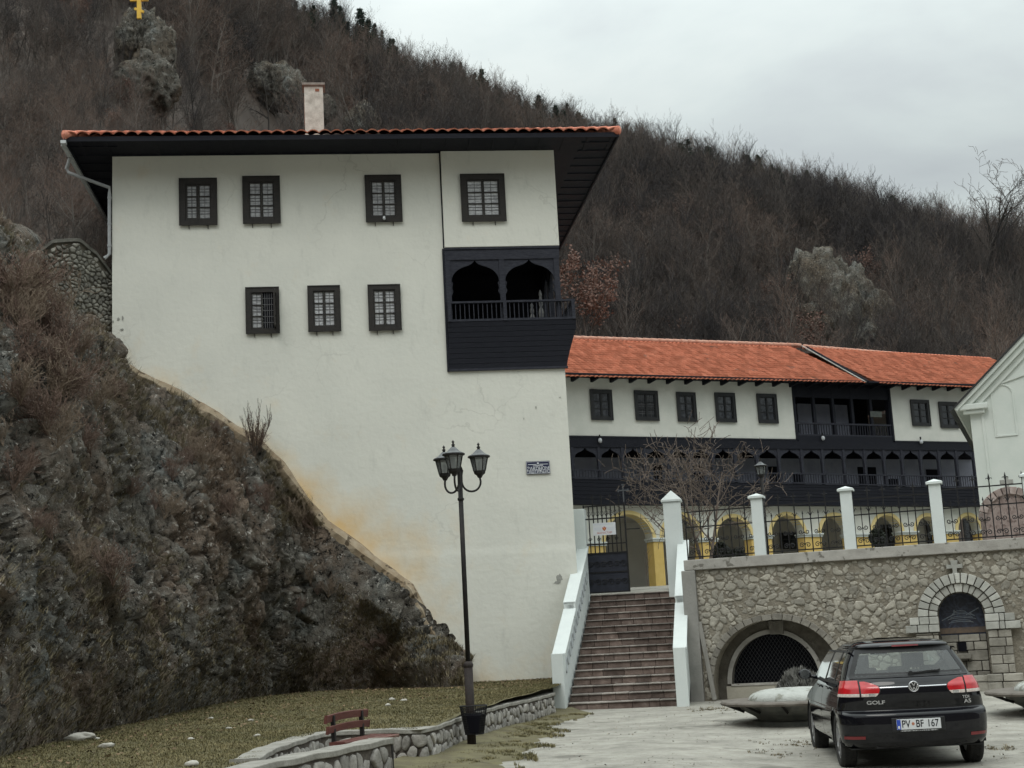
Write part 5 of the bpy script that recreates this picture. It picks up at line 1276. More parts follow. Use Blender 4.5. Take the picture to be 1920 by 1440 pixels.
for i, (x0, y0, x1, y1) in enumerate(FW):
    a = B.S(x0 + 2, (y0 + y1) / 2)[0]; b_ = B.S(x1 + 2, (y0 + y1) / 2)[0]
    window(B, wing, a, B.S((x0 + x1) / 2, y1)[1], b_, B.S((x0 + x1) / 2, y0)[1], 0, fm=M_wblack, pm=M_darkglass if i in (1, 5, 6) else M_curtain2, fw=.10, hooks=False, grille=(i == 1))
# recessed timber loggia between the two upper walls
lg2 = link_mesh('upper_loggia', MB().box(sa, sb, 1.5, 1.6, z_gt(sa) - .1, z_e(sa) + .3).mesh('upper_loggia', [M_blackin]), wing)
mb = MB(); mb.box(sa + .1, sb - .1, -.02, 1.5, z_gt(sa) - .1, z_gt(sa) - .02); mb.build('deck', M_timber, lg2)
mb = MB(); za_, zb2 = z_gt(sa), z_e(sa); bw = (sb - sa) / 5
for k in range(4):
    a = sa + .25 + k * bw * .93; mb.box(a + .1, a + bw * .82, 1.40, 1.49, za_ + .1, za_ + 1.72)
mb.build('board_panel', M_bluegray, lg2)
mb = MB()
for k in range(6):
    x_ = sa + .08 + (sb - sa - .16) * k / 5; mb.box(x_ - .06, x_ + .06, .02, .14, za_, zb2)
mb.box(sa + .08, sb - .08, .03, .13, zb2 - .55, zb2 - .02); mb.build('posts', M_timber, lg2)
mb = MB(); mb.box(sa + .09, sb - .09, .0, .08, za_ + .62, za_ + .69); mb.box(sa + .09, sb - .09, .0, .08, za_ + .16, za_ + .22)
x_ = sa + .15
while x_ < sb - .15: mb.box(x_ - .014, x_ + .014, .02, .05, za_ + .22, za_ + .62); x_ += .13
mb.build('railing', M_timber_l, lg2)
mb = MB(); quadwall(mb, sa + .09, sb - .09, up(z_gt, -.1), up(z_gt, .16), .0, .05); mb.build('skirt_board', M_timber, lg2)
mb = MB(); mb.box(sb - 1.15, sb - .55, -.012, -.002, za_ + .98, za_ + 1.22); mb.build('loggia_board', mat('grey_green_board', (0.06, 0.07, 0.065), (0.10, 0.11, 0.10), 9, .7), lg2)  # thin grey-green board across part of the loggia opening

# gallery of ogee arches
gl2 = link_mesh('gallery', MB().box(BL, BR, 1.15, 1.25, z_gb(0) - .1, z_gt(0)).mesh('gallery', [M_bluegray]), wing)
mb = MB(); quadwall(mb, BL, BR, z_bm, up(z_gt, -.071), -.04, .12); quadwall(mb, BL, BR, up(z_gt, -.10), up(z_gt, -.075), .12, 1.15); mb.build('head_beam', M_timber, gl2)
PXP = [1073, 1123, 1167, 1209, 1252, 1294, 1336, 1378, 1419, 1460, 1503, 1542, 1582, 1621, 1657, 1691, 1726, 1760, 1793, 1826]
sp_ = [B.S(q, 860)[0] for q in PXP] + [BR]
for x_ in sp_[:-1]:
    mb = MB(); quadwall(mb, x_ - .055, x_ + .055, z_rb, z_bm, -.03, .09); mb.build('post', M_timber_l, gl2)
for a, b_ in zip(sp_[:-1], sp_[1:]):
    a += .056; b_ -= .056; n_ = 13; xs_ = np.linspace(a, b_, n_); m_ = (a + b_) / 2; hw = (b_ - a) / 2; rise = .50
    mb = MB(); strips(mb, xs_, [z_bm(x) - .001 for x in xs_], [min(z_bm(x) - .02, z_bm(x) - rise + rise * ogee((x - m_) / hw, .68, .3)) for x in xs_], .0, .05); mb.build('ogee_arch', M_timber_l, gl2)
mb = MB(); quadwall(mb, BL, BR, up(z_rail, -.05), z_rail, -.06, -.031); quadwall(mb, BL, BR, z_rb, up(z_rb, .05), -.06, -.031)
x_ = BL
while x_ < BR:
    quadwall(mb, x_ - .014, x_ + .014, up(z_rb, .05), up(z_rail, -.05), -.055, -.035); x_ += .125
mb.build('railing', M_timber_l, gl2)
mb = MB(); nb_ = 6
for k in range(nb_):
    f0 = lambda s, k=k: z_gb(s) + (z_rb(s) - z_gb(s)) * k / nb_; f1 = lambda s, k=k: z_gb(s) + (z_rb(s) - z_gb(s)) * (k + 1) / nb_ - .012
    quadwall(mb, BL, BR, f0, f1, -.05 + .004 * k, .12)
quadwall(mb, BL, BR, up(z_gb, -.06), up(z_gb, -.002), -.07, .3)
mb.build('boarding', M_timber, gl2)
mb = MB(); quadwall(mb, BL, BR, up(z_gb, .01), up(z_gb, .06), .12, 1.15); mb.build('gallery_floor', M_timber, gl2)
for (x0, x1, f0, f1) in ((1607, 1621, 0, .62), (1626, 1640, 0, .62), (1735, 1760, 0, .58), (1484, 1502, 0.0, .40), (1663, 1680, 0, .3), (1440, 1462, 0, .6), (1300, 1316, 0, .6), (1225, 1240, 0, .6)):
    a, b_ = B.S(x0, 870, 1.14)[0], B.S(x1, 870, 1.14)[0]; zz0, zz1 = z_rb(a), z_bm(a); mb = MB(); mb.box(a, b_, 1.09, 1.149, zz0 - .2, zz0 + (zz1 - zz0) * f1); mb.build('door', M_blackin, gl2)
mb = MB()   # black band along the back wall, painted shade for the arch heads
quadwall(mb, BL, BR, up(z_bm, -.22), up(z_bm, .3), 1.0, 1.14); mb.build('shade_band', M_blackin, gl2)

# arcade
AC = [1185, 1284, 1382, 1484, 1573, 1671, 1748, 1825]; hwp = [1.02, .83, .80, .78, .70, .74, .62, .62]
cs_ = [B.S(q, 990)[0] for q in AC]
z_ap = [B.S(q, y_)[1] for q, y_ in zip(AC, (963, 966, 969, 965, 966, 965, 967, 966))]
AY0, AY1 = .25, .75
arcs = {}
def aopen(s):
    for c_, h_, za_ in zip(cs_, hwp, z_ap):
        if abs(s - c_) < h_: return za_ - h_ + math.sqrt(max(0, h_ * h_ - (s - c_) ** 2))
    return None
xs_ = sorted(list(np.arange(BL, BR, .07)) + [c_ + sg * h_ for c_, h_ in zip(cs_, hwp) for sg in (-1, 1)])
for a, b_ in zip(xs_[:-1], xs_[1:]):
    if b_ - a < .002: continue
    m_ = (a + b_) / 2
    if aopen(m_) is None: continue
    c_, h_, za_ = min(zip(cs_, hwp, z_ap), key=lambda q: abs(q[0] - m_))
    f = lambda s: za_ - h_ + math.sqrt(max(0, h_ * h_ - (s - c_) ** 2))
    arcs.setdefault(round(c_, 3), MB()).hexa([(a, AY0, f(a)), (b_, AY0, f(b_)), (b_, AY1, f(b_)), (a, AY1, f(a)), (a, AY0, z_gb(a) + .05), (b_, AY0, z_gb(b_) + .05), (b_, AY1, z_gb(b_) + .05), (a, AY1, z_gb(a) + .05)])
for q in arcs.values(): q.build('arch_wall', M_plaster2, wing)
pier_e = [BL] + [v for c_, h_ in zip(cs_, hwp) for v in (c_ - h_, c_ + h_)] + [BR]
for i in range(0, len(pier_e), 2):
    a, b_ = pier_e[i], pier_e[i + 1]
    k = min(i // 2, 7); zs_ = z_ap[k] - hwp[k]
    mb = MB(); mb.box(a, b_, AY0, AY1, z_g + .25, zs_ - .12); o = mb.build('pier', M_yellow, wing, bevel=.02)
    mb = MB(); mb.box(a, b_, AY0 - .001, AY1, zs_ + .02, z_gb(a) + .05); mb.build('spandrel', M_plaster2, o)
    mb = MB(); mb.box(a - .04, b_ + .04, AY0 - .05, AY1 + .02, zs_ - .12, zs_ - .04); mb.box(a - .07, b_ + .07, AY0 - .09, AY1 + .05, zs_ - .04, zs_ + .02); mb.build('capital', M_white, o, bevel=.01)
    mb = MB(); mb.box(a - .03, b_ + .03, AY0 - .03, AY1 + .02, z_g - .3, z_g + .25); mb.build('plinth', M_conc, o)
for c_, h_, za_ in zip(cs_, hwp, z_ap):
    mb = MB(); n_ = 24
    for k in range(n_):
        a0, a1 = PI * k / n_, PI * (k + 1) / n_; zc_ = za_ - h_
        p = [(c_ + (h_ + .14) * math.cos(a), zc_ + (h_ + .14) * math.sin(a)) for a in (a0, a1)] + [(c_ + (h_ - .0) * math.cos(a), zc_ + (h_ - .0) * math.sin(a)) for a in (a1, a0)]
        mb.prism(p, AY0 - .04, AY1 - .02)
    mb.build('arch_band', M_yellow_l, wing)
# passage behind the arcade
mb = MB(); mb.box(BL, BR, 3.2, 3.3, z_g - .3, 6.6); mb.build('passage_wall', M_grayplas, wing)
mb = MB(); mb.box(BL, BR, .76, 3.2, z_gb(10) - .35, z_gb(10) - .25); mb.build('passage_ceiling', M_grayplas, wing)
mb = MB(); mb.box(cs_[0] - .8, cs_[0] - .2, 2.0, 2.3, z_g - .3, 6.0); mb.box(BL, BL + 2.0, 1.3, 1.5, z_g, 6); mb.build('inner_pier', M_yellow, wing)
for (x0, x1, y0, y1) in ((1465, 1500, 1000, 1029), (1655, 1687, 985, 1040), (1742, 1757, 975, 1040), (1811, 1838, 975, 1030)):
    a, b_ = B.S(x0, 1010, 3.1)[0], B.S(x1, 1010, 3.1)[0]; zz0, zz1 = B.S(x0, y1, 3.1)[1], B.S(x0, y0, 3.1)[1]
    window(B, wing, a, zz0, b_, zz1, 3.19, fm=M_wblack, pm=M_darkglass, fw=.08, hooks=False, grille=False)
mb = MB(); a = B.S(1352, 1040, 2.0)[0]; b_ = B.S(1418, 1040, 2.0)[0]
mb.prism([(a, z_g), (b_, z_g), (b_, z_g + 1.9), (b_ - .25, z_g + 1.9)], 1.6, 2.2); mb.build('inner_stair', M_blackin, wing)
# roof
RD = 3.9; OV = .75
eA = (B.S(1061, 706, -OV), B.S(1622, 718, -OV)); eB = (B.S(1625, 718, -OV), B.S(1850, 728, -OV))
rA = (B.S(1065, 638, RD), B.S(1500, 649, RD)); rB = (B.S(1507, 651, RD), B.S(1858, 681, RD))
def roof_sheet(e0, e1, r0, r1, ulo, uhi):
    P0 = np.array([e0[0], -OV, e0[1]]); U = np.array([e1[0] - e0[0], 0, e1[1] - e0[1]]); lu = np.linalg.norm(U); U /= lu
    rz = r0[1]; Vv = np.array([0, RD + OV, rz - e0[1]]); lv = np.linalg.norm(Vv); Vv /= lv; Nn = np.cross(U, Vv)
    return P0, U, Vv, Nn, lu, lv
P0, U, Vv, Nn, lu, lv = roof_sheet(*eA, *rA, 0, 0)
xl = -1.4
lu2 = lu - xl
ru = rA[1][0] - eA[0][0] - xl
tiles('roof', wing, P0 + U * xl, U, Vv, Nn, lu2, lv, lambda v: 0, lambda v: min(lu2 + (ru - lu2) * v / lv + .45, lu2 + .02), M_tile, period=.2, amp=.035, course=.30, step=.025)
P0b, Ub, Vb, Nb, lub, lvb = roof_sheet(*eB, *rB, 0, 0)
rl = rB[0][0] - eB[0][0]   # negative: ridge starts further left
lub2 = lub - rl + 5.0; Pb = P0b + Ub * rl
tiles('roof_right', wing, Pb, Ub, Vb, Nb, lub2, lvb, lambda v: max(0, -rl * (1 - v / lvb) - .12), lambda v: lub2 - v * .0, M_tile, period=.2, amp=.03, course=.30, step=.025)
mb = MB(); mb.bar((eA[1][0] + .03, -OV, eA[1][1] + .05), (rA[1][0] + .08, RD, rA[1][1] + .03), 0.10, .03); mb.build('valley_flashing', M_conc, wing)
mb = MB(); mb.bar((eB[0][0] + .09, -OV, eB[0][1] + .06), (rB[0][0] + .10, RD, rB[0][1] + .04), .05, .10); mb.build('verge_board', M_timber, wing)
rc = MB()
for (p, q) in ((( eA[0][0] + xl, RD, rA[0][1]), (rA[1][0], RD, rA[1][1])), ((rB[0][0], RD, rB[0][1]), (rB[1][0] + 1.5, RD, rB[1][1]))):
    p, q = Vector(p), Vector(q); n_ = int((q - p).length / .36)
    for k in range(n_): rc.tube([p.lerp(q, k / n_) + Vector((0, 0, .03)), p.lerp(q, (k + 1.12) / n_) + Vector((0, 0, .03))], [.105, .085], 8)
rc.build('ridge_cap', mat('pale_ridge_tile', (0.50, 0.24, 0.17), (0.58, 0.34, 0.26), 3, .85), wing, smooth=True)
mb = MB(); quadwall(mb, BL, eB[1][0], up(z_e, -.02), up(z_e, .015), -OV + .08, 8.5); quadwall(mb, BL, eB[1][0], up(z_e, -.05), up(z_e, .02), -OV + .03, -OV + .07)
mb.build('soffit', M_timber, wing)
mb = MB(); x_ = BL + .3
while x_ < BR: mb.prismx([(-OV + .06, z_e(x_) - .10), (0, z_e(x_) - .18), (0, z_e(x_)), (-OV + .06, z_e(x_))][::1], x_ - .05, x_ + .05); x_ += .82
mb.build('rafter_ends', M_timber, wing)
# back slope of the roof and side/back walls so that the wing is solid
mb = MB(); zr_ = rA[0][1]; mb.add([(BL, RD, zr_ - .02), (BR, RD, zr_ - .02), (BR, 8.8, z_e(0)), (BL, 8.8, z_e(0))], [(0, 1, 2, 3)]); mb.build('back_roof', M_tile, wing)
mb = MB(); mb.box(BL, BR, 8.0, 8.3, z_g - .3, z_e(0)); mb.box(BR - .3, BR, 3.3, 8.0, z_g - .3, z_e(10)); mb.build('back_wall', M_plaster2, wing)
mb = MB(); 
for k, z_ in enumerate((.0, .25, .5, .75)): mb.box(BR - .9 + .1 * k, BR - .3, -.12, -.01, z_gt(BR) + z_ * 1.1, z_gt(BR) + z_ * 1.1 + .27)
# small lamps under the upper walls
for (px, py, tx) in ((1125, 822, 'small white lamp under the upper wall near the tower'), (1543, 818, 'small white lamp on the gallery beam below the recessed loggia'), (1727, 825, 'small white lamp below the wall with the last two windows of the wing')):
    s, z = B.S(px, py, -.12); r_ = tag(empty('gallery_lamp', tuple(B.W(s, -.12, z)), B.a), label=tx, cat='lamp', group='small lamps on the monastery gallery')
    MB().lathe([(.001, .02), (.05, .0), (.075, -.06), (.07, -.12), (.04, -.16), (.001, -.17)], (0, 0, 0), 10).build('globe', mat('opal_glass', (0.5, 0.52, 0.55), (0.45, 0.47, 0.5), 5, .3), r_, smooth=True)
    MB().box(-.012, .012, -.01, .06, .0, .14).build('bracket', M_iron, r_)

# ================================================================== CHAPEL
CH = Frame(*(atY(1821, 800, 42)[:2]), -21.0)
chp = CH.empty('chapel', label='white plastered chapel gable with stepped cornice at the right edge of the courtyard', cat='church')
ce = CH.S(1818, 752)[1]; cr0 = CH.S(1812, 750, -.3); cr1 = CH.S(1920, 635, -.3); slope = (cr1[1] - cr0[1]) / (cr1[0] - cr0[0]); CW = 8.2
ctop = ce + slope * CW / 2
mb = MB(); mb.prism([(0, 2.6), (CW, 2.6), (CW, ce), (CW / 2, ctop), (0, ce)], 0, .4); mb.build('gable_wall', M_cream, chp)
mb = MB(); mb.box(0, .4, .4, 14, 2.6, ce - .15); mb.box(CW - .4, CW, .4, 14, 2.6, ce - .15); mb.box(.4, CW - .4, 13.6, 14, 2.6, ce); mb.build('side_wall', M_cream, chp)
def rake(mb, d_out, th0, th1, y0, y1):   # a band following both slopes of the gable
    L_ = math.hypot(1, slope); nx_, nz_ = -slope / L_, 1 / L_
    x0 = -d_out; z0 = ce - slope * d_out
    def off(x, z, t): return (x + nx_ * t, z + nz_ * t)
    a, b_ = off(x0, z0, th0), off(x0, z0, th1); az = ctop + th0 * L_; bz = ctop + th1 * L_
    mb.prism([a, (CW / 2, az), (CW / 2, bz), b_], y0, y1)
    mb.prism([(CW / 2, az), (CW - a[0], a[1]), (CW - b_[0], b_[1]), (CW / 2, bz)], y0, y1)
mb = MB(); rake(mb, .05, -.34, -.16, -.08, 0); rake(mb, .25, -.16, .0, -.20, 0); rake(mb, .35, .0, .12, -.30, 14.2); mb.build('cornice', M_cream, chp, bevel=.02)
mb = MB(); rake(mb, .45, .12, .16, -.36, 14.3); mb.build('roof_sheet', mat('dark_sheet_roof', (0.02, 0.021, 0.022), (0.035, 0.035, 0.037), 5, .6), chp)
mb = MB(); mb.box(-.28, .55, -.26, .0, ce - .30, ce - .12); mb.box(-.18, .45, -.18, .0, ce - .42, ce - .30); mb.build('cornice_return', M_cream, chp, bevel=.03)
mb = MB(); mb.box(.32, .40, -.03, 0, 2.6, ce - .42); mb.build('corner_moulding', M_cream, chp, bevel=.01)
a = CH.S(1850, 728, 0); b_ = CH.S(1922, 702, 0); mb = MB(); mb.bar((a[0], -.025, a[1]), (b_[0] + 1.5, -.025, b_[1] + 1.5 * (b_[1] - a[1]) / (b_[0] - a[0])), .05, .045); mb.build('moulding', M_cream, chp)
n0 = CH.S(1869, 815)[0]; n1 = CH.S(1906, 815)[0]; nz0 = CH.S(1888, 815)[1]; nz1 = CH.S(1886, 722)[1]; nm = (n0 + n1) / 2; nr_ = (n1 - n0) / 2
mb = MB(); t_ = .05
mb.box(n0 - t_, n0, -.03, 0, nz0, nz1 - nr_); mb.box(n1, n1 + t_, -.03, 0, nz0, nz1 - nr_); mb.box(n0 - t_, n1 + t_, -.03, 0, nz0 - t_, nz0)
for k in range(16):
    a0, a1 = PI * k / 16, PI * (k + 1) / 16
    mb.prism([(nm + (nr_ + t_) * math.cos(q), nz1 - nr_ + (nr_ + t_) * math.sin(q)) for q in (a0, a1)] + [(nm + nr_ * math.cos(q), nz1 - nr_ + nr_ * math.sin(q)) for q in (a1, a0)], -.03, 0)
mb.build('blind_arch', M_cream, chp, bevel=.006)
# gutter bracket between wing and chapel
# pink stone memorial with cross behind the fence
MM = Frame(*(atY(1896, 960, 37.5)[:2]), -8.0)
mem = MM.empty('stone_memorial', label='rounded pinkish stone memorial topped by a grey cross, behind the fence beside the chapel', cat='memorial')
mt = MM.S(1896, 922)[1]; M_pink = mat('pinkish_stone', (0.22, 0.165, 0.15), (0.32, 0.26, 0.24), 6, .9, .6, 20, spots=((0.15, .11, .10), 9, .55))
mb = MB(); R_ = .72; pts = [(-R_, 2.9), (R_, 2.9)] + [(R_ * math.cos(a), mt - R_ + R_ * math.sin(a)) for a in np.linspace(0, PI, 20)]; mb.prism(pts, 0, .6); mb.build('arched_slab', M_pink, mem, bevel=.02)
mb = MB()
for k in range(12):
    a0, a1 = PI * k / 12 + .02, PI * (k + 1) / 12 - .02
    mb.tv = (k * 37 % 11) / 11; mb.prism([((R_ + .14) * math.cos(q), mt - R_ + (R_ + .14) * math.sin(q)) for q in (a0, a1)] + [((R_ - .06) * math.cos(q), mt - R_ + (R_ - .06) * math.sin(q)) for q in (a1, a0)], -.08, .1)
mb.tv = .5; mb.build('arch_stones', mat('pink_voussoir', (0.26, 0.20, 0.18), (0.36, 0.30, 0.28), 6, .9, .5, 20, tint=.3), mem, bevel=.01)
c0 = MM.S(1896, 921)[1]; c1 = MM.S(1896, 892)[1]; mb = MB(); h = c1 - c0
mb.box(-.05, .05, .1, .2, c0 - .15, c1); mb.box(-.17, .17, .101, .199, c0 + h * .52, c0 + h * .80); mb.build('cross', M_bareren, mem, bevel=.01)
# ================================================================== LAMPS
M_lampm = mat('aged_black_lamp_iron', (0.009, 0.008, 0.008), (0.020, 0.017, 0.016), 12, .6, .3, 40, metal=.2)
M_lampr = mat('grey_lamp_hood', (0.13, 0.135, 0.14), (0.08, 0.083, 0.088), 10, .5, .2, 30)
M_post = mat('rusty_brown_post', (0.014, 0.010, 0.009), (0.032, 0.021, 0.018), 9, .7, .4, 30)
def glass_mat(name, col, tr, rough=.05):
    m = bpy.data.materials.new(name); m.use_nodes = True; n = m.node_tree.nodes; l = m.node_tree.links; n.remove(n['Principled BSDF'])
    t = n.new('ShaderNodeBsdfTransparent'); t.inputs[0].default_value = (*col, 1); g = n.new('ShaderNodeBsdfGlossy'); g.inputs['Roughness'].default_value = rough
    d = n.new('ShaderNodeBsdfDiffuse'); d.inputs[0].default_value = (.35, .37, .37, 1)
    fr = n.new('ShaderNodeFresnel'); fr.inputs[0].default_value = 1.5; m1 = n.new('ShaderNodeMixShader'); m1.inputs[0].default_value = 1 - tr
    l.new(t.outputs[0], m1.inputs[1]); l.new(d.outputs[0], m1.inputs[2]); m2 = n.new('ShaderNodeMixShader'); l.new(fr.outputs[0], m2.inputs[0]); l.new(m1.outputs[0], m2.inputs[1]); l.new(g.outputs[0], m2.inputs[2])
    l.new(m2.outputs[0], n['Material Output'].inputs[0]); return m
M_lglass = glass_mat('dusty_lantern_glass', (.55, .57, .57), .62)
def lantern(parent, c, s=1.0, nm='lantern'):
    x, y, z = c; L_ = lambda pr: [(r * s, h * s) for r, h in pr]
    ln = MB().lathe(L_([(.001, .0), (.03, .0), (.05, .04), (.085, .065), (.095, .10), (.10, .11), (.001, .115)]), c, 6).build(nm, M_lampm, parent)
    MB().lathe(L_([(.175, .335), (.178, .35), (.15, .365), (.10, .39), (.06, .43), (.035, .455), (.001, .46)]), c, 12).build('hood', M_lampr, ln, smooth=False)
    MB().lathe(L_([(.001, .45), (.028, .455), (.02, .475), (.032, .49), (.018, .505), (.012, .52), (.024, .535), (.012, .552), (.001, .57)]), c, 8).build('finial', M_lampm, ln, smooth=True)
    MB().lathe(L_([(.14, .318), (.178, .325), (.178, .345), (.14, .34)]), c, 12).build('rim', M_lampm, ln)
    MB().lathe(L_([(.088, .115), (.134, .32)]), c, 6).build('glass', M_lglass, ln)
    fr = MB()
    for k in range(6):
        a = 2 * PI * k / 6; fr.bar((x + .093 * s * math.cos(a), y + .093 * s * math.sin(a), z + .11 * s), (x + .140 * s * math.cos(a), y + .140 * s * math.sin(a), z + .325 * s), .016 * s, .014 * s)
    fr.build('frame_bars', M_lampm, ln)
    MB().lathe(L_([(.001, .115), (.022, .12), (.025, .2), (.02, .25), (.001, .26)]), c, 8).build('bulb', mat('opal_bulb', (.5, .5, .48), (.45, .45, .43), 5, .3), ln, smooth=True)
    return ln
lb = atZ(885, 1404, 0); lb[2] = 0
lamp = tag(empty('street_lamp', tuple(lb)), label='tall black lamp post with three lanterns on curled arms, standing by the low stone wall', cat='street lamp')
ZT = 4.30
MB().tube([(0, 0, -.05), (0, 0, 1.22)], .068, 14).lathe([(.068, 1.22), (.078, 1.235), (.078, 1.27), (.05, 1.31), (.035, 1.315)], (0, 0, 0), 14).lathe([(.10, -.02), (.10, .04), (.07, .07)], (0, 0, 0), 14).build('lower_sleeve', M_post, lamp, smooth=True)
MB().tube([(0, 0, 1.2), (0, 0, ZT)], .038, 12).build('pole', M_lampm, lamp, smooth=True)
MB().lathe([(.038, ZT - .5), (.052, ZT - .49), (.052, ZT - .46), (.04, ZT - .45)], (0, 0, 0), 12).lathe([(.04, ZT), (.05, ZT + .01), (.03, ZT + .05), (.001, ZT + .06)], (0, 0, 0), 12).build('collar', M_lampm, lamp, smooth=True)
for k in range(3):
    a = R(18 + 120 * k); ca, sa_ = math.cos(a), math.sin(a); rr_ = .33; zb_0 = ZT - .32
    pts = []
    for q in np.linspace(0, 1, 13):
        th = PI + PI * q     # half circle below
        rad = rr_ / 2 - .01; pts.append(((rr_ / 2 + .02 + rad * math.cos(th)) * ca, (rr_ / 2 + .02 + rad * math.cos(th)) * sa_, zb_0 + .12 + rad * math.sin(th) * 1.0))
    pts = [(.02 * ca, .02 * sa_, zb_0 + .34), (.045 * ca, .045 * sa_, zb_0 + .30), (.03 * ca, .03 * sa_, zb_0 + .22)] + pts + [(rr_ * ca, rr_ * sa_, zb_0 + .19)]
    MB().tube(pts, .017, 7).build('arm', M_lampm, lamp, smooth=True)
    lantern(lamp, (rr_ * ca, rr_ * sa_, zb_0 + .18), 1.0)
# litter basket strapped behind the post
lbk = tag(empty('litter_basket', (lb[0] + .02, lb[1] + .02, 0)), label='black wire mesh litter basket fixed to the lamp post above the low wall', cat='bin')
b = MB(); z0, z1, r0, r1 = .22, .64, .14, .21; cx_, cy_ = .03, -.02
for k in range(36):
    a = 2 * PI * k / 36
    b.bar((cx_ + r0 * math.cos(a), cy_ + r0 * math.sin(a) * .8, z0), (cx_ + r1 * math.cos(a), cy_ + r1 * math.sin(a) * .8, z1), .009, .006)
for q in range(13):
    t = q / 12; r_ = r0 + (r1 - r0) * t; z_ = z0 + (z1 - z0) * t
    b.tube([(cx_ + r_ * math.cos(a), cy_ + r_ * .8 * math.sin(a), z_) for a in np.linspace(0, 2 * PI, 25)], .010 if q in (0, 12) else .004, 5, cap=False)
b.build('wire_basket', M_iron, lbk)
MB().lathe([(.001, z0), (r0, z0)], (cx_, cy_, 0), 20).build('base_plate', M_iron, lbk)
b = MB(); 
b.lathe([(.001, z0 + .02), (r0 - .015, z0 + .02), (r0 + .03, z0 + .28), (.12, z0 + .31), (.001, z0 + .29)], (cx_, cy_, 0), 12); b.build('black_liner', M_blackin, lbk)
# courtyard lamp
cl = atY(1431, 935, 37.0); zg_ = 3.0; zt = atY(1428, 896, 37.0)[2]
lamp2 = tag(empty('street_lamp', (cl[0], cl[1], zg_)), label='single lantern lamp post standing inside the courtyard behind the bare tree', cat='street lamp')
MB().tube([(0, 0, 0), (0, 0, zt - zg_)], .04, 10).build('pole', M_lampm, lamp2, smooth=True)
lantern(lamp2, (0, 0, zt - zg_ - .02), 1.0)

# ================================================================== BENCH
p0 = np.array([-2.40, 17.25]); p1 = np.array([-2.09, 18.35]); dv_ = p1 - p0; Lb = np.linalg.norm(dv_); ang = math.atan2(dv_[1], dv_[0])
bench = tag(empty('park_bench', (p0[0], p0[1], 0.0), ang), label='park bench with curved red slats and dark legs in the recess of the low wall', cat='bench')
# local: x along length, -y towards the seat front (camera right)
M_bench = mat('faded_red_bench_slat', (0.085, 0.022, 0.018), (0.13, 0.045, 0.034), 5, .6, .4, 30, stretch=(.3, 1, 1), spots=((0.16, 0.09, 0.07), 9, .6))
def slat(name, y, z, w_, t_, tilt=0, bow=.0):
    mb = MB(); n_ = 10; rows = []
    for k in range(n_ + 1):
        x_ = -.08 + (Lb + .16) * k / n_; dz = bow * (1 - (2 * k / n_ - 1) ** 2)
        c, s_ = math.cos(tilt), math.sin(tilt)
        rows.append([(x_, y + a * c - b_ * s_, z + dz + a * s_ + b_ * c) for a, b_ in ((-t_ / 2, -w_ / 2), (t_ / 2, -w_ / 2), (t_ / 2, w_ / 2), (-t_ / 2, w_ / 2))])
    mb.grid(rows, closed=True); mb.f += [(0, 1, 2, 3), tuple(4 * n_ + k for k in (3, 2, 1, 0))]; mb.m += [0, 0]; return mb.build(name, M_bench, bench, bevel=.006)
slat('backrest_slat', .02, .64, .085, .03, R(8), .02); slat('backrest_slat', .04, .77, .09, .03, R(8), .02)
for k in range(4): slat('seat_slat', -.05 - k * .10, 0.485 - .004 * k, .03, .095, 0)
for x_ in (.12, Lb - .12):
    MB().bar((x_, .01, 0), (x_, .035, .81), .05, .05).build('back_leg', M_lampm, bench, bevel=.004)
    MB().bar((x_, -.36, 0), (x_, -.36, .46), .05, .05).build('front_leg', M_lampm, bench, bevel=.004)
    MB().box(x_ - .02, x_ + .02, -.38, .02, .435, .465).build('seat_bearer', M_lampm, bench)
# paving inside the recess
# ================================================================== ROUND STONE PLANTERS / SEATS
M_dome = mat('white_rough_dome', (0.50, 0.51, 0.48), (0.40, 0.41, 0.385), 3, .9, 1.2, 30, spots=((0.26, .26, .225), 5, .56), nr=.75)
M_ring = mat('dark_weathered_slab', (0.10, 0.085, 0.07), (0.17, 0.15, 0.13), 5, .8, .4, 30)
M_hull = mat('mossy_concrete_bowl', (0.10, 0.105, 0.095), (0.19, 0.185, 0.165), 3, .92, .6, 20)
def planter(c, label):
    r_ = tag(empty('round_seat_planter', (c[0], c[1], gz(c[0], c[1]))), label=label, cat='planter', group='round planters in the car park')
    MB().lathe([(.86, -.03), (.84, .05), (.74, .07), (.78, .12), (1.0, .24), (1.08, .345), (.001, .345)], (0, 0, 0), 40).build('bowl', M_hull, r_, smooth=False)
    MB().lathe([(.62, .395), (1.35, .395), (1.37, .37), (1.35, .335), (.62, .335)], (0, 0, 0), 44).build('seat_ring', M_ring, r_, bevel=.003)
    prof = [(.88, .396)] + [(.88 * max(math.cos(a), 0) ** .45, .396 + .18 * math.sin(a) ** .9) for a in np.linspace(.05, PI / 2 - .001, 14)]
    MB().lathe(prof + [(.001, .578)], (0, 0, 0), 44).build('dome', M_dome, r_, smooth=True)
    for k in range(12):
        a = 2 * PI * k / 12 + .1; MB().bar((1.0 * math.cos(a), 1.0 * math.sin(a), .22), (1.30 * math.cos(a), 1.30 * math.sin(a), .345), .04, .05).build('bracket', M_lampm, r_)
pc = atZ(1355, 1330, .25); planter((pc[0] + 1.36, pc[1] + .1), 'round white domed planter with wide dark seat ring, left of the black car')
pc = atZ(1858, 1309, .25); planter((pc[0] + 1.36, pc[1] + .1), 'round white domed planter cut by the right edge, beyond the car')
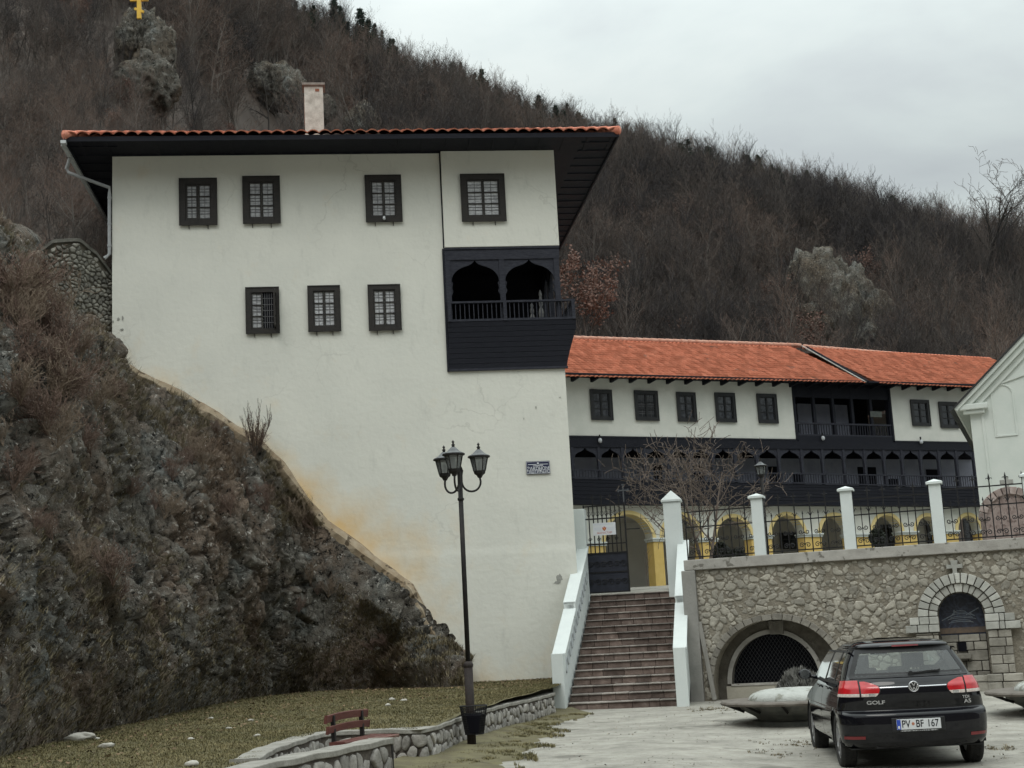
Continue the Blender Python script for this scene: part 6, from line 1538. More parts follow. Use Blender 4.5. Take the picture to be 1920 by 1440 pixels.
# ================================================================== CAR
M_paint = mat('black_car_paint', (0.004, 0.004, 0.006), (0.005, 0.005, 0.008), 2, .3, coat=.9, spec=.0)
M_black = mat('black_plastic', (0.010, 0.010, 0.011), (0.014, 0.014, 0.015), 20, .55)
M_rub = mat('tyre_rubber', (0.018, 0.018, 0.018), (0.032, 0.030, 0.028), 14, .85, .5, 60)
M_alloy = mat('dull_alloy', (0.28, 0.28, 0.29), (0.36, 0.36, 0.37), 6, .35, metal=.8)
M_chrome = mat('chrome_trim', (0.62, 0.62, 0.64), (0.6, 0.6, 0.62), 6, .2, metal=.9)
M_redl = mat('red_lamp_lens', (0.50, 0.012, 0.018), (0.38, 0.008, 0.012), 9, .15, coat=.8)
M_redl2 = mat('dim_red_reflector', (0.20, 0.012, 0.016), (0.14, 0.01, 0.012), 9, .25, coat=.5)
M_clear = mat('clear_lamp_lens', (0.50, 0.42, 0.38), (0.66, 0.60, 0.56), 30, .2, coat=.6)
M_cglass = glass_mat('car_glass', (.50, .60, .57), .84, .03)
M_plate = mat('number_plate_white', (0.62, 0.63, 0.64), (0.58, 0.59, 0.6), 5, .4)
PZ = [.245, .265, .32, .42, .52, .60, .635, .655, .672, .70, .78, .86, .93, .955, 1.0, 1.035, 1.06, 1.2, 1.33, 1.375, 1.385, 1.405, 1.425, 1.45, 1.468, 1.478]
PR_ = [.17, .08, .03, .0, .0, .005, .015, .05, .10, .095, .075, .07, .08, .10, .125, .155, .20, .30, .395, .42, .37, .375, .42, .62, 1.0, 1.45]
PW = [.76, .83, .865, .88, .888, .888, .887, .885, .882, .880, .868, .848, .828, .818, .80, .788, .775, .722, .652, .620, .608, .592, .565, .50, .39, .20]
PF = [4.08, 4.15, 4.19, 4.20, 4.19, 4.17, 4.15, 4.13, 4.11, 4.06, 3.86, 3.55, 3.28, 3.2, 3.08, 3.0, 2.95, 2.66, 2.38, 2.28, 2.26, 2.22, 2.17, 2.08, 1.95, 1.8]
def pf(tab): return lambda z: float(np.interp(z, PZ, tab))
cr_, cw_, cf_ = pf(PR_), pf(PW), pf(PF)
NE = 2.45
def cc_(z): return .41 if z < .95 else .41 + (z - .95) * .2
def yrear(x, z):
    t = min(abs(x) / cw_(z), 1.0); return cr_(z) + cc_(z) * (1 - (max(0, 1 - t ** NE)) ** (1 / NE))
car = tag(empty('parked_car', (0, 0, 0)), label='black five door hatchback seen from behind, with red tail lamps, parked beside the planter', cat='car')
NQ, NS = 26, 84
def outline(z):
    r, w_, f, c = cr_(z), cw_(z), cf_(z), cc_(z); c2 = .9 if z < .7 else .55; pts = []
    for k in range(NQ + 1):
        th = PI / 2 * k / NQ; pts.append((w_ * max(0, math.sin(th)) ** (2 / NE), r + c * (1 - max(0, math.cos(th)) ** (2 / NE))))
    y0, y1 = r + c, f - c2
    ys = np.linspace(y0, y1, NS + 2)[1:-1]
    pts += [(w_, y) for y in ys]
    n2 = 2.3
    for k in range(NQ + 1):
        th = PI / 2 * (1 - k / NQ); pts.append((w_ * max(0, math.sin(th)) ** (2 / n2), f - c2 * (1 - max(0, math.cos(th)) ** (2 / n2))))
    return pts
zl = []
for a, b_ in zip(PZ[:-1], PZ[1:]): zl += list(np.linspace(a, b_, max(2, int((b_ - a) / .018) + 1), endpoint=False))
zl.append(PZ[-1])
rows = []
for z in zl:
    o_ = outline(z); rows.append([(x, y, z) for x, y in o_] + [(-x, y, z) for x, y in o_[::-1][1:-1]])
Vc = np.array(rows, float); nz_, nc2 = Vc.shape[:2]
WR = .355; AX = (.80, 3.38)
for ax in AX:   # snap the vertices next to the wheel opening on to it
    d = np.hypot(Vc[..., 1] - ax, Vc[..., 2] - .315); m_ = (abs(d - WR) < .022) & (abs(Vc[..., 0]) > .45) & (Vc[..., 2] > .17)
    k = WR / np.maximum(d, 1e-6); Vc[..., 1] = np.where(m_, ax + (Vc[..., 1] - ax) * k, Vc[..., 1]); Vc[..., 2] = np.where(m_, .315 + (Vc[..., 2] - .315) * k, Vc[..., 2])
idx = np.arange(nz_ * nc2).reshape(nz_, nc2)
fq = np.stack([idx[:-1], np.roll(idx[:-1], -1, 1), np.roll(idx[1:], -1, 1), idx[1:]], -1).reshape(-1, 4)
V = Vc.reshape(-1, 3); cen = V[fq].mean(1)
keep = np.ones(len(fq), bool)
for ax in AX: keep &= ~((np.hypot(cen[:, 1] - ax, cen[:, 2] - .315) < WR - .001) & (abs(cen[:, 0]) > .45))
RG = dict(z0=1.055, z1=1.345, x0=.695, x1=.555)      # rear glass
def rgx(z): t = (z - RG['z0']) / (RG['z1'] - RG['z0']); return RG['x0'] + (RG['x1'] - RG['x0']) * t
isr = (cen[:, 1] < 1.2) & (abs(cen[:, 0]) < np.array([rgx(z) - .03 for z in cen[:, 2]])) & (cen[:, 2] > RG['z0'] + .02) & (cen[:, 2] < RG['z1'] - .015)
isf = (cen[:, 1] > 2.2) & (abs(cen[:, 0]) < np.array([cw_(z) - .10 for z in cen[:, 2]])) & (cen[:, 2] > 1.04) & (cen[:, 2] < 1.36)
def side_ok(y, z):
    if not (.995 < z < 1.335): return False
    yb = .62 + (z - .98) * .55; ye = 3.0 - (z - .98) * 1.55
    if not (yb < y < ye): return False
    return not (abs(y - (1.86 - (z - 1) * .1)) < .045 or abs(y - (1.02 + (z - 1) * .15)) < .04)
iss = np.array([side_ok(c[1], c[2]) and abs(c[0]) > .58 for c in cen])
keep &= ~(isr | isf | iss)
link_mesh('body', np_mesh('body', V, fq[keep], [M_paint], smooth=True), car)
mb = MB(); mb.v = [tuple(q) for q in Vc[-1]]; mb.t = [.5] * nc2; mb.f = [tuple(range(nc2))]; mb.m = [0]; mb.build('roof_panel', M_paint, car)
mb = MB(); mb.box(-.78, .78, .25, 4.0, .235, .25); mb.box(-.50, .50, .12, 4.0, .2505, .5); mb.build('underbody', M_black, car)
for ax in AX:
    for sg in (-1, 1):
        mb = MB(); rows = [[(sg * x_, ax + (WR + .004) * math.cos(a), .315 + (WR + .004) * math.sin(a)) for x_ in (.52, .872)] for a in np.linspace(-.16, PI + .16, 30)]
        mb.grid(rows); mb.build('wheel_arch', M_black, car, smooth=True)
def side_patch(y0, y1, z0, z1, mt, name, parent, off=.003, n=10):
    for sg in (-1, 1):
        rows = []
        for k in range(n + 1):
            z = z0 + (z1 - z0) * k / n; a, b_ = y0(z), y1(z); rows.append([(sg * (cw_(z) + off), a + (b_ - a) * j / 6, z) for j in range(7)])
        mb = MB(); mb.grid(rows); mb.build(name, mt, parent, smooth=True)
side_patch(lambda z: .60 + (z - .98) * .55, lambda z: 3.02 - (z - .98) * 1.55, .985, 1.345, M_cglass, 'side_window', car)
for sg in (-1, 1):   # window pillars and chrome-less belt strip
    mb = MB()
    for (yc, t) in ((1.86, .05), (1.02, .045)):
        rows = [[(sg * (cw_(z) + .006), yc + (.15 if yc < 1.5 else -.1) * (z - 1) + q, z) for q in (-t, t)] for z in np.linspace(.985, 1.345, 8)]; mb.grid(rows)
    for z_, t in ((.985, .014), (1.345, .010)):
        rows = [[(sg * (cw_(z) + .007), y, z) for z in (z_ - t, z_ + t)] for y in np.linspace(.62, 2.95 if z_ < 1.1 else 2.45, 12)]; mb.grid(rows)
    mb.build('window_trim', M_black, car)
def rear_patch(xlo, xhi, z0, z1, mt, name, parent, off=.004, n=14, m=14, thick=0.0):
    rows = []
    for k in range(n + 1):
        z = z0 + (z1 - z0) * k / n; a, b_ = xlo(z), xhi(z); row = []
        for j in range(m + 1):
            x = a + (b_ - a) * j / m; x = max(-cw_(z) * .9995, min(cw_(z) * .9995, x)); e = 1e-3
            dyx = (yrear(min(abs(x) + e, cw_(z) * .9999), z) - yrear(abs(x), z)) / e * (1 if x > 0 else -1); dyz = (yrear(x, z + e) - yrear(x, z - e)) / (2 * e)
            nn = Vector((dyx, -1, dyz)); nn.normalize() if nn.length > 0 else None
            row.append((x + nn.x * off, yrear(x, z) + nn.y * off, z + nn.z * off))
        rows.append(row)
    mb = MB(); mb.grid(rows)
    return mb.build(name, mt, parent, smooth=True)
rg_ = rear_patch(lambda z: -rgx(z), rgx, RG['z0'], RG['z1'], M_cglass, 'rear_window', car, .004, 14, 24)
def rband(dx, z): return rgx(min(max(z, RG['z0']), RG['z1'])) + dx
# black border of the rear window: four strips
rear_patch(lambda z: -rband(.018, z), lambda z: -rband(-.032, z), RG['z0'] - .02, RG['z1'] + .02, M_black, 'window_seal', rg_, .006)
rear_patch(lambda z: rband(-.032, z), lambda z: rband(.018, z), RG['z0'] - .02, RG['z1'] + .02, M_black, 'window_seal', rg_, .006)
rear_patch(lambda z: -rband(-.03, z), lambda z: rband(-.03, z), RG['z0'] - .02, RG['z0'] + .035, M_black, 'window_seal', rg_, .006, 4, 20)
rear_patch(lambda z: -rband(-.03, z), lambda z: rband(-.03, z), RG['z1'] - .03, RG['z1'] + .02, M_black, 'window_seal', rg_, .006, 4, 20)
rear_patch(lambda z: -.16, lambda z: .16, 1.386, 1.404, M_redl2, 'high_brake_lamp', car, .004, 3, 8)
rear_patch(lambda z: -.62, lambda z: -.56, 1.36, 1.40, M_black, 'spoiler_gap', car, .003, 3, 3)
# tail lamps
def lamp_lo(sgn):
    def inner(z):   # rounded inner end
        t = (z - .835) / (1.005 - .835); return .40 + (.18 * min(1, (t - .45) / .55) ** 2.2 if t > .45 else .05 * ((.45 - t) / .45) ** 2)
    return inner
inn = lamp_lo(1)
for sg in (-1, 1):
    def xr(f): return (lambda z: sg * f(z)) 
    def mk(f0, f1, z0, z1, mt, nm, par, off=.012, m=12): return rear_patch(xr(f0) if sg > 0 else xr(f1), xr(f1) if sg > 0 else xr(f0), z0, z1, mt, nm, par, off, 12, m)
    tl = mk(lambda z: .632, lambda z: cw_(z) * .999, .868, 1.012, M_redl, 'tail_lamp', car)
    mk(inn, lambda z: .612, .868, 1.0, M_redl, 'inner_lens', tl)
    mk(lambda z: .632, lambda z: cw_(z) * .999, .835, .867, M_clear, 'clear_lens', tl)
    mk(lambda z: inn(z) + .0, lambda z: .612, .835, .867, M_clear, 'clear_lens', tl)
    mk(lambda z: inn(z) - .012, lambda z: cw_(z) * .9995, .828, 1.018, M_black, 'lamp_seat', tl, .006)
    mk(lambda z: .46, lambda z: .53, .838, .862, M_chrome, 'reverse_lamp', tl, .016, 4)
    if True:
        rear_patch((lambda z: .62) if sg > 0 else (lambda z: -.845), (lambda z: .845) if sg > 0 else (lambda z: -.62), .36, .395, M_redl2, 'bumper_reflector', car, .006, 4, 8)
# chrome waist line, badge, script
for a, b_ in ((-.395, -.065), (.065, .395)): rear_patch(lambda z: a, lambda z: b_, .926, .934, M_chrome, 'waist_line', car, .006, 2, 10)
yb = yrear(0, .93) - .008
bd = MB(); bd.lathe([(.050, yb - .006), (.058, yb - .012), (.064, yb - .004), (.062, yb + .01), (.050, yb + .004)], (0, 0, .93), 28, axis='y'); bdo = bd.build('badge', M_chrome, car, smooth=True)
MB().lathe([(.001, yb - .002), (.052, yb - .002)], (0, 0, .93), 24, axis='y').build('badge_field', M_black, bdo)
bd = MB(); q = yb - .008; T_ = .011
for a, b_ in (((-.022, .045), (0, .008)), ((.022, .045), (0, .008)), ((-.046, .018), (-.020, -.045)), ((-.020, -.045), (0, -.006)), ((0, -.006), (.020, -.045)), ((.020, -.045), (.046, .018))): bd.bar((a[0], q, .93 + a[1]), (b_[0], q, .93 + b_[1]), T_, .005)
bd.build('badge_letters', M_chrome, bdo)
def cartext(t, x, z, s, sx=1.15):
    o = link_mesh('lettering', text_mesh(t, s, M_chrome, .001, .0012, sx), car); o.location = (x, yrear(x, z) - .008, z); o.rotation_euler = (0, 0, math.atan((yrear(abs(x) + .02, z) - yrear(abs(x), z)) / .02) * (1 if x > 0 else -1)); return o
cartext('GOLF', -.46, .765, .058, 1.5); cartext('TDI', .62, .785, .045, 1.4); cartext('A5', .64, .735, .06, 1.5)
# plate
py_ = -.010; z_p = .515
MB().box(-.315, .315, -.004, .02, z_p - .085, z_p + .075).build('plate_recess', M_black, car, bevel=.01)
plt = MB().box(-.26, .26, py_ - .006, py_, z_p - .058, z_p + .058).build('number_plate', M_plate, car, bevel=.003)
MB().box(-.258, -.212, py_ - .009, py_ - .0062, z_p - .055, z_p + .055).build('blue_band', mat('plate_blue', (0.03, 0.08, 0.42), (0.03, 0.07, 0.38), 9, .4), plt)
MB().box(-.247, -.223, py_ - .0105, py_ - .0092, z_p - .045, z_p - .015).build('country_mark', M_plate, plt)
for t, x_ in (('PV', -.150), ('BF', .012), ('167', .165)):
    o = link_mesh('plate_characters', text_mesh(t, .115, M_blackin, .0008, .0008, .80), plt); o.location = (x_, py_ - .0075, z_p + .001)
MB().lathe([(.001, py_ - .009), (.017, py_ - .009), (.017, py_ - .006)], (-.066, 0, z_p + .005), 16, axis='y').build('plate_crest', mat('plate_crest', (.45, .20, .12), (.4, .16, .1), 9, .5), plt)
MB().box(-.22, .22, -.012, -.004, z_p - .078, z_p - .066).build('plate_holder_text', mat('holder_grey', (.12, .12, .12), (.35, .35, .35), 60, .6, lo=.45, hi=.55), plt)
# wiper
zw = 1.085; MB().bar((-.02, yrear(0, zw) - .03, zw - .01), (.36, yrear(.3, zw + .01) - .02, zw + .015), .020, .02).tube([(0, yrear(0, zw) - .0, zw - .01), (0, yrear(0, zw) - .045, zw - .01)], .03, 10).build('wiper', M_black, car)
rear_patch(lambda z: -.45, lambda z: .45, .655, .662, M_blackin, 'shut_line', car, .002, 2, 14)
# wheels
for ax in AX:
    for sg in (-1, 1):
        w_ = MB(); xo, xi = .865, .665; prof = [(.20, xi + .01), (.27, xi), (.30, xi + .008), (.315, xi + .03)] + [(.315, xi + .03 + (xo - xi - .06) * k / 8) for k in range(1, 8)] + [(.315, xo - .03), (.30, xo - .008), (.275, xo), (.225, xo - .008), (.215, xo - .02)]
        w_.lathe([(r, h * sg) for r, h in prof], (0, ax, .315), 48, axis='x'); tyre = w_.build('wheel', M_rub, car, smooth=True)
        tb = MB()
        for k in range(52):
            a = 2 * PI * k / 52
            for q in range(4):
                x0 = (xi + .03 + .036 * q) * sg; aa = a + .05 * (q % 2)
                tb.bar((x0, ax + .3165 * math.cos(aa), .315 + .3165 * math.sin(aa)), (x0 + .030 * sg, ax + .3165 * math.cos(aa + .05), .315 + .3165 * math.sin(aa + .05)), .022, .008)
        tb.build('tread_blocks', M_rub, tyre)
        rm = MB(); rm.lathe([(r, h * sg) for r, h in [(.215, xo - .02), (.205, xo - .025), (.195, xo - .06), (.19, xi + .03), (.001, xi + .03)]], (0, ax, .315), 36, axis='x')
        for k in range(10):
            a = 2 * PI * k / 10
            rm.hexa([(h * sg, ax + r * math.cos(a + d), .315 + r * math.sin(a + d)) for h in (xo - .045, xo - .022) for r, d in ((.04, -.3), (.20, -.09), (.20, .09), (.04, .3))])
        rm.lathe([(.06, (xo - .05) * sg), (.06, (xo - .015) * sg), (.001, (xo - .012) * sg)], (0, ax, .315), 16, axis='x')
        rm.build('rim', M_alloy, tyre)
# mirrors
for sg in (-1, 1):
    m_ = MB(); m_.ball((sg * .99, 2.62, 1.045), .095, 14, sz=.72)
    m_.v = [(x, 2.62 + (y - 2.62) * .55, z) for x, y, z in m_.v]; m_.bar((sg * .82, 2.66, 1.0), (sg * .92, 2.64, 1.02), .05, .05); mo_ = m_.build('door_mirror', M_paint, car, smooth=True)
    g_ = MB(); g_.lathe([(.001, 2.5695), (.062, 2.5695)], (sg * .99, 0, 1.045), 18, axis='y'); g_.build('mirror_glass', mat('mirror_glass', (.25, .27, .28), (.2, .22, .23), 3, .12, metal=.9), mo_)
    h_ = MB()
    for y_ in (1.30, 2.15): h_.bar((sg * (cw_(.90) + .02), y_, .905), (sg * (cw_(.90) + .02), y_ + .20, .915), .025, .02)
    h_.build('door_handle', M_paint, car, bevel=.006)
    dl = MB()
    for y_ in (1.12, 1.93, 2.98):
        rows = [[(sg * (cw_(z) + .0015), y_ + q, z) for q in (-.004, .004)] for z in np.linspace(.32 if y_ > 1.5 else .72, .97, 8)]; dl.grid(rows)
    dl.build('door_gap', M_blackin, car)
# interior
M_seat = mat('dark_seat_cloth', (0.03, 0.032, 0.034), (0.045, 0.047, 0.05), 20, .9)
it = MB(); it.box(-.72, .72, .5, 3.1, .45, .50); it.box(-.74, -.66, .5, 3.0, .5, .96); it.box(.66, .74, .5, 3.0, .5, .96); it.box(-.66, .66, .40, .55, .5, .98); it.box(-.7, .7, 2.75, 3.0, .6, 1.02); it.build('cabin_trim', M_blackin, car)
for x_ in (-.36, .36):
    it = MB(); it.box(x_ - .25, x_ + .25, 1.90, 2.02, .5, 1.06); it.box(x_ - .14, x_ + .14, 1.84, 1.93, 1.09, 1.27); it.bar((x_ - .05, 1.9, 1.05), (x_ - .05, 1.9, 1.1), .02); it.bar((x_ + .05, 1.9, 1.05), (x_ + .05, 1.9, 1.1), .02); it.build('front_seat', M_seat, car, bevel=.03)
it = MB(); it.box(-.62, .62, .95, 1.08, .5, 1.03)
for x_ in (-.4, 0, .4): it.box(x_ - .13, x_ + .13, .95, 1.03, 1.03, 1.14)
it.build('rear_seat', M_seat, car, bevel=.03)
it = MB(); it.box(-.11, .11, 2.33, 2.35, 1.26, 1.32); it.build('cabin_mirror', M_black, car)
# heading and place
car.location = (4.64, 17.08, -0.17); car.scale = (1, 1, 1.045); car.rotation_euler = (0, 0, R(-4.5))
# ================================================================== TREES
def seg_mesh(segs, n=3):
    """segs: list of (p0, p1, r0, r1) -> prisms"""
    A = np.array([s_[0] for s_ in segs], float); Bq = np.array([s_[1] for s_ in segs], float); ra = np.array([s_[2] for s_ in segs]); rb = np.array([s_[3] for s_ in segs])
    t = Bq - A; L_ = np.linalg.norm(t, axis=1, keepdims=True) + 1e-9; t /= L_
    ref = np.where(abs(t[:, 2:3]) > .9, np.array([[1.0, 0, 0]]), np.array([[0, 0, 1.0]])); a = np.cross(t, ref); a /= np.linalg.norm(a, axis=1, keepdims=True); b = np.cross(t, a)
    V = []
    for P_, r_ in ((A, ra), (Bq, rb)):
        for k in range(n):
            an = 2 * PI * k / n; V.append(P_ + (a * math.cos(an) + b * math.sin(an)) * r_[:, None])
    V = np.stack(V, 1).reshape(-1, 3); m_ = len(segs); base = np.arange(m_)[:, None] * 2 * n
    Fq = np.concatenate([base + np.array([[k, (k + 1) % n, n + (k + 1) % n, n + k]]) for k in range(n)])
    return V, Fq
def grow(seed, H, levels=3, trunk_r=.09, spread=.75, up=.35, nb=(9, 7, 6), lens=(.5, .5, .5), first=.25, wob=.07, trunks=1, droop=0.0, sub=5):
    rr = random.Random(seed); S_, tw = [], []
    def rv3(): return Vector((rr.gauss(0, 1), rr.gauss(0, 1), rr.gauss(0, 1)))
    def branch(p, d, L_, r, lev):
        n_ = sub if lev == 0 else max(2, sub - 1 - lev // 2); pts = [p.copy()]; dirs = []
        for k in range(n_):
            d = (d + rv3() * wob * (1 + lev * .6) + Vector((0, 0, (up - droop * (lev > 0)) * .16 * (lev > 0)))).normalized()
            dirs.append(d.copy()); p = p + d * L_ / n_; pts.append(p.copy())
        for k in range(n_):
            f0, f1 = 1 - k / n_ * .75, 1 - (k + 1) / n_ * .75
            (S_ if lev < levels else tw).append((pts[k][:], pts[k + 1][:], r * f0, r * f1 if (k < n_ - 1 or lev < levels) else r * .15))
        if lev >= levels: return
        nbr = nb[min(lev, len(nb) - 1)]
        for q in range(nbr):
            t = first + (1 - first) * (q + rr.random()) / nbr if lev == 0 else .15 + .85 * (q + rr.random()) / nbr
            x = t * n_; k = min(int(x), n_ - 1); bp = pts[k].lerp(pts[k + 1], x - k); dd = dirs[k]
            side = dd.cross(rv3()); side.normalize()
            nd = (dd * (1 - spread * .6) + side * spread + Vector((0, 0, up))).normalized()
            branch(bp, nd, L_ * lens[min(lev, len(lens) - 1)] * rr.uniform(.6, 1.2) * (1.15 - .5 * t if lev == 0 else 1), r * (1 - .7 * t) * .55, lev + 1)
    for k in range(trunks):
        a = 2 * PI * k / trunks + rr.random(); lean = 0.05 if trunks == 1 else .35
        branch(Vector((0, 0, -.1)), Vector((math.cos(a) * lean, math.sin(a) * lean, 1)).normalized(), H * (1 if trunks == 1 else rr.uniform(.75, 1)), trunk_r, 0)
    return S_, tw
def bark_mat(name, c1, c2, c3=None):
    m = bpy.data.materials.new(name); m.use_nodes = True; n = m.node_tree.nodes; l = m.node_tree.links; b = n['Principled BSDF']; b.inputs['Roughness'].default_value = .95; b.inputs['Specular IOR Level'].default_value = .1
    o = n.new('ShaderNodeObjectInfo'); r = n.new('ShaderNodeValToRGB'); t = n.new('ShaderNodeTexNoise'); t.inputs['Scale'].default_value = .045; t.inputs['Detail'].default_value = 3; l.new(o.outputs['Location'], t.inputs['Vector'])
    ma = n.new('ShaderNodeMath'); ma.operation = 'MULTIPLY_ADD'; ma.inputs[1].default_value = 2.6; ma.inputs[2].default_value = -1.28; l.new(t.outputs['Fac'], ma.inputs[0]); mb_ = n.new('ShaderNodeMath'); mb_.operation = 'MULTIPLY_ADD'; mb_.inputs[1].default_value = .95; l.new(o.outputs['Random'], mb_.inputs[0]); l.new(ma.outputs[0], mb_.inputs[2]); l.new(mb_.outputs[0], r.inputs[0]); e = r.color_ramp.elements; e[0].color = (*c1, 1); e[1].color = (*c2, 1)
    if c3: x = e.new(.5); x.color = (*c3, 1)
    l.new(r.outputs[0], b.inputs['Base Color']); return m
M_bark = bark_mat('hill_bark', (0.045, 0.042, 0.040), (0.17, 0.152, 0.138))
M_twig = bark_mat('hill_twigs', (0.050, 0.046, 0.049), (0.160, 0.116, 0.096), (0.092, 0.079, 0.072))
M_russet = bark_mat('russet_leaves', (0.155, 0.095, 0.08), (0.21, 0.145, 0.12))
M_pineleaf = bark_mat('pine_needles', (0.040, 0.058, 0.048), (0.062, 0.084, 0.066))
def merged_tree(name, S_, tw, tmin=.012, mats=None):
    V1, F1 = seg_mesh(S_, 4); tw = [(a, b, max(c, tmin), max(d, tmin * .4)) for a, b, c, d in tw]; V2, F2 = seg_mesh(tw, 2 if False else 3)
    F2 = F2 + len(V1); mi = np.concatenate([np.zeros(len(F1), int), np.ones(len(F2), int)])
    return np_mesh(name, np.concatenate([V1, V2]), np.concatenate([F1, F2]), mats or [M_bark, M_twig], mi=mi)
BT = []
for k, kw in enumerate((dict(H=7.5, nb=(13, 7, 5)), dict(H=8.5, nb=(14, 6, 5), spread=.6, up=.5), dict(H=6.5, nb=(12, 8, 5), spread=.9), dict(H=6, nb=(8, 7, 5), trunks=3, trunk_r=.06, up=.4), dict(H=5, nb=(7, 6, 5), trunks=4, trunk_r=.045, spread=.6), dict(H=8, nb=(12, 7, 5), spread=.7, trunks=2))):
    kw.setdefault('trunk_r', .10); S_, tw = grow(100 + k, lens=(.42, .5, .5), levels=3, sub=4, **kw)
    BT.append(merged_tree('bare_tree', S_, tw, .013))
# russet-leaved oak keeping dead leaves
def leafy(seed, H, n_leaf, mleaf, mats, **kw):
    S_, tw = grow(seed, H, **kw); V1, F1 = seg_mesh(S_ + tw, 3); rg = np.random.RandomState(seed)
    tp = np.array([t[1] for t in tw]); p = tp[rg.randint(0, len(tp), n_leaf)] + rg.normal(0, .16, (n_leaf, 3)); a = rg.normal(0, 1, (n_leaf, 3)); a /= np.linalg.norm(a, axis=1, keepdims=True); b = np.cross(a, rg.normal(0, 1, (n_leaf, 3))); b /= np.linalg.norm(b, axis=1, keepdims=True)
    s = rg.uniform(.05, .11, (n_leaf, 1)); V2 = np.stack([p - a * s, p + b * s * .6, p + a * s, p - b * s * .6], 1).reshape(-1, 3); q = np.arange(n_leaf)[:, None] * 4 + np.array([[0, 1, 2, 3]]) + len(V1)
    return np_mesh('tree', np.concatenate([V1, V2]), np.concatenate([F1, q]), mats, mi=np.concatenate([np.zeros(len(F1), int), np.ones(n_leaf, int)]))
RT = leafy(7, 5.5, 2600, None, [M_bark, M_russet], nb=(11, 6, 4), lens=(.42, .5, .5), levels=3, trunks=2, trunk_r=.07)
def pine(seed, H):
    rg = np.random.RandomState(seed); S_ = [((0, 0, -.2), (0, 0, H * .6), .11, .06), ((0, 0, H * .6), (0, 0, H), .06, .01)]; P_, D_ = [], []
    z = H * .22
    while z < H:
        R_ = (1 - z / H) ** .8 * H * .22 + .12
        for k in range(rg.randint(4, 7)):
            a = rg.uniform(0, 2 * PI); L_ = R_ * rg.uniform(.6, 1.1); e_ = np.array([math.cos(a) * L_, math.sin(a) * L_, z + L_ * .25]); S_.append(((0, 0, z), tuple(e_), .025, .008))
            for t in np.linspace(.3, 1, 7):
                for _ in range(6): P_.append(np.array([0, 0, z]) * (1 - t) + e_ * t + rg.normal(0, .10, 3)); D_.append(e_ - np.array([0, 0, z]))
        z += H * .055
    P_ = np.array(P_); n_ = len(P_); a = np.array(D_); a /= np.linalg.norm(a, axis=1, keepdims=True); a = a + rg.normal(0, .5, (n_, 3)); a /= np.linalg.norm(a, axis=1, keepdims=True); b = np.cross(a, rg.normal(0, 1, (n_, 3))); b /= np.linalg.norm(b, axis=1, keepdims=True)
    V1, F1 = seg_mesh(S_, 4); s = .17; V2 = np.stack([P_ - a * s * .5, P_ + b * .035, P_ + a * s, P_ - b * .035], 1).reshape(-1, 3); q = np.arange(n_)[:, None] * 4 + np.array([[0, 1, 2, 3]]) + len(V1)
    return np_mesh('pine_tree', np.concatenate([V1, V2]), np.concatenate([F1, q]), [M_bark, M_pineleaf], mi=np.concatenate([np.zeros(len(F1), int), np.ones(n_, int)]))
PT = [pine(1, 6), pine(2, 5), pine(3, 7)]

# ================================================================== HILLSIDE
SKY_PX = [(-1500, -900), (-600, -420), (-200, -260), (0, -180), (300, -80), (560, 55), (700, 108), (850, 172), (1000, 232), (1160, 288), (1300, 316), (1450, 356), (1600, 392), (1700, 430), (1800, 452), (1920, 470), (2200, 560), (2800, 760), (4500, 1000)]
YR = 150.0
SKY_PX = [(a, b + 4 + 14 * max(0, min(1, (a - 1100) / 800))) for a, b in SKY_PX]
_s = [atY(px, py, YR) for px, py in SKY_PX]; _az = np.array([q[0] / YR for q in _s]); _zr = np.array([q[2] for q in _s])
def hill_z(x, y):
    x = np.asarray(x, float); y = np.asarray(y, float); az = x / np.maximum(y, 1)
    zr = np.interp(az, _az, _zr); k = smooth((az + .30) / .24)
    y0 = 37 * (1 - k) + 66 * k; z0 = 11.5 * (1 - k) + 3.3 * k
    t = (y - y0) / (YR - y0); tt = np.clip(t, 0, 1)
    z = z0 + (zr - z0) * (tt ** .95) - np.clip(y - YR, 0, 900) * .35 - np.clip(-t, 0, 2) * .5
    amp = np.clip(tt * 6, 0, 1) * np.clip((1.15 - tt) * 3, .25, 1)
    return z + amp * (5.0 * (fbm(x * .035, y * .035, 0, 4, 201) - .5) + 1.2 * (fbm(x * .2, y * .2, 0, 3, 205) - .5))
az = np.concatenate([np.linspace(-1.4, -.46, 24), np.linspace(-.45, .45, 330), np.linspace(.46, 1.6, 24)]); yy = np.concatenate([np.linspace(30, 150, 260), np.linspace(152, 420, 20)])
A_, Y_ = np.meshgrid(az, yy); X_ = A_ * Y_; Z_ = hill_z(X_, Y_)
idx = np.arange(X_.size).reshape(X_.shape); fq = np.stack([idx[:-1, :-1], idx[:-1, 1:], idx[1:, 1:], idx[1:, :-1]], -1).reshape(-1, 4)
# keep the hill out from under the tower and courtyard
cx = (A_[:-1, :-1] * Y_[:-1, :-1]).ravel(); cy = Y_[:-1, :-1].ravel(); az_c = cx / cy
keep = ~((cy < 36 + 26 * smooth((az_c + .27) / .1)) & (az_c > -.30)) & (cy > 36.5)
o = link_mesh('hillside', np_mesh('hillside', np.stack([X_, Y_, Z_], -1).reshape(-1, 3), fq[keep], [M_soil], smooth=True)); tag(o, kind='structure')
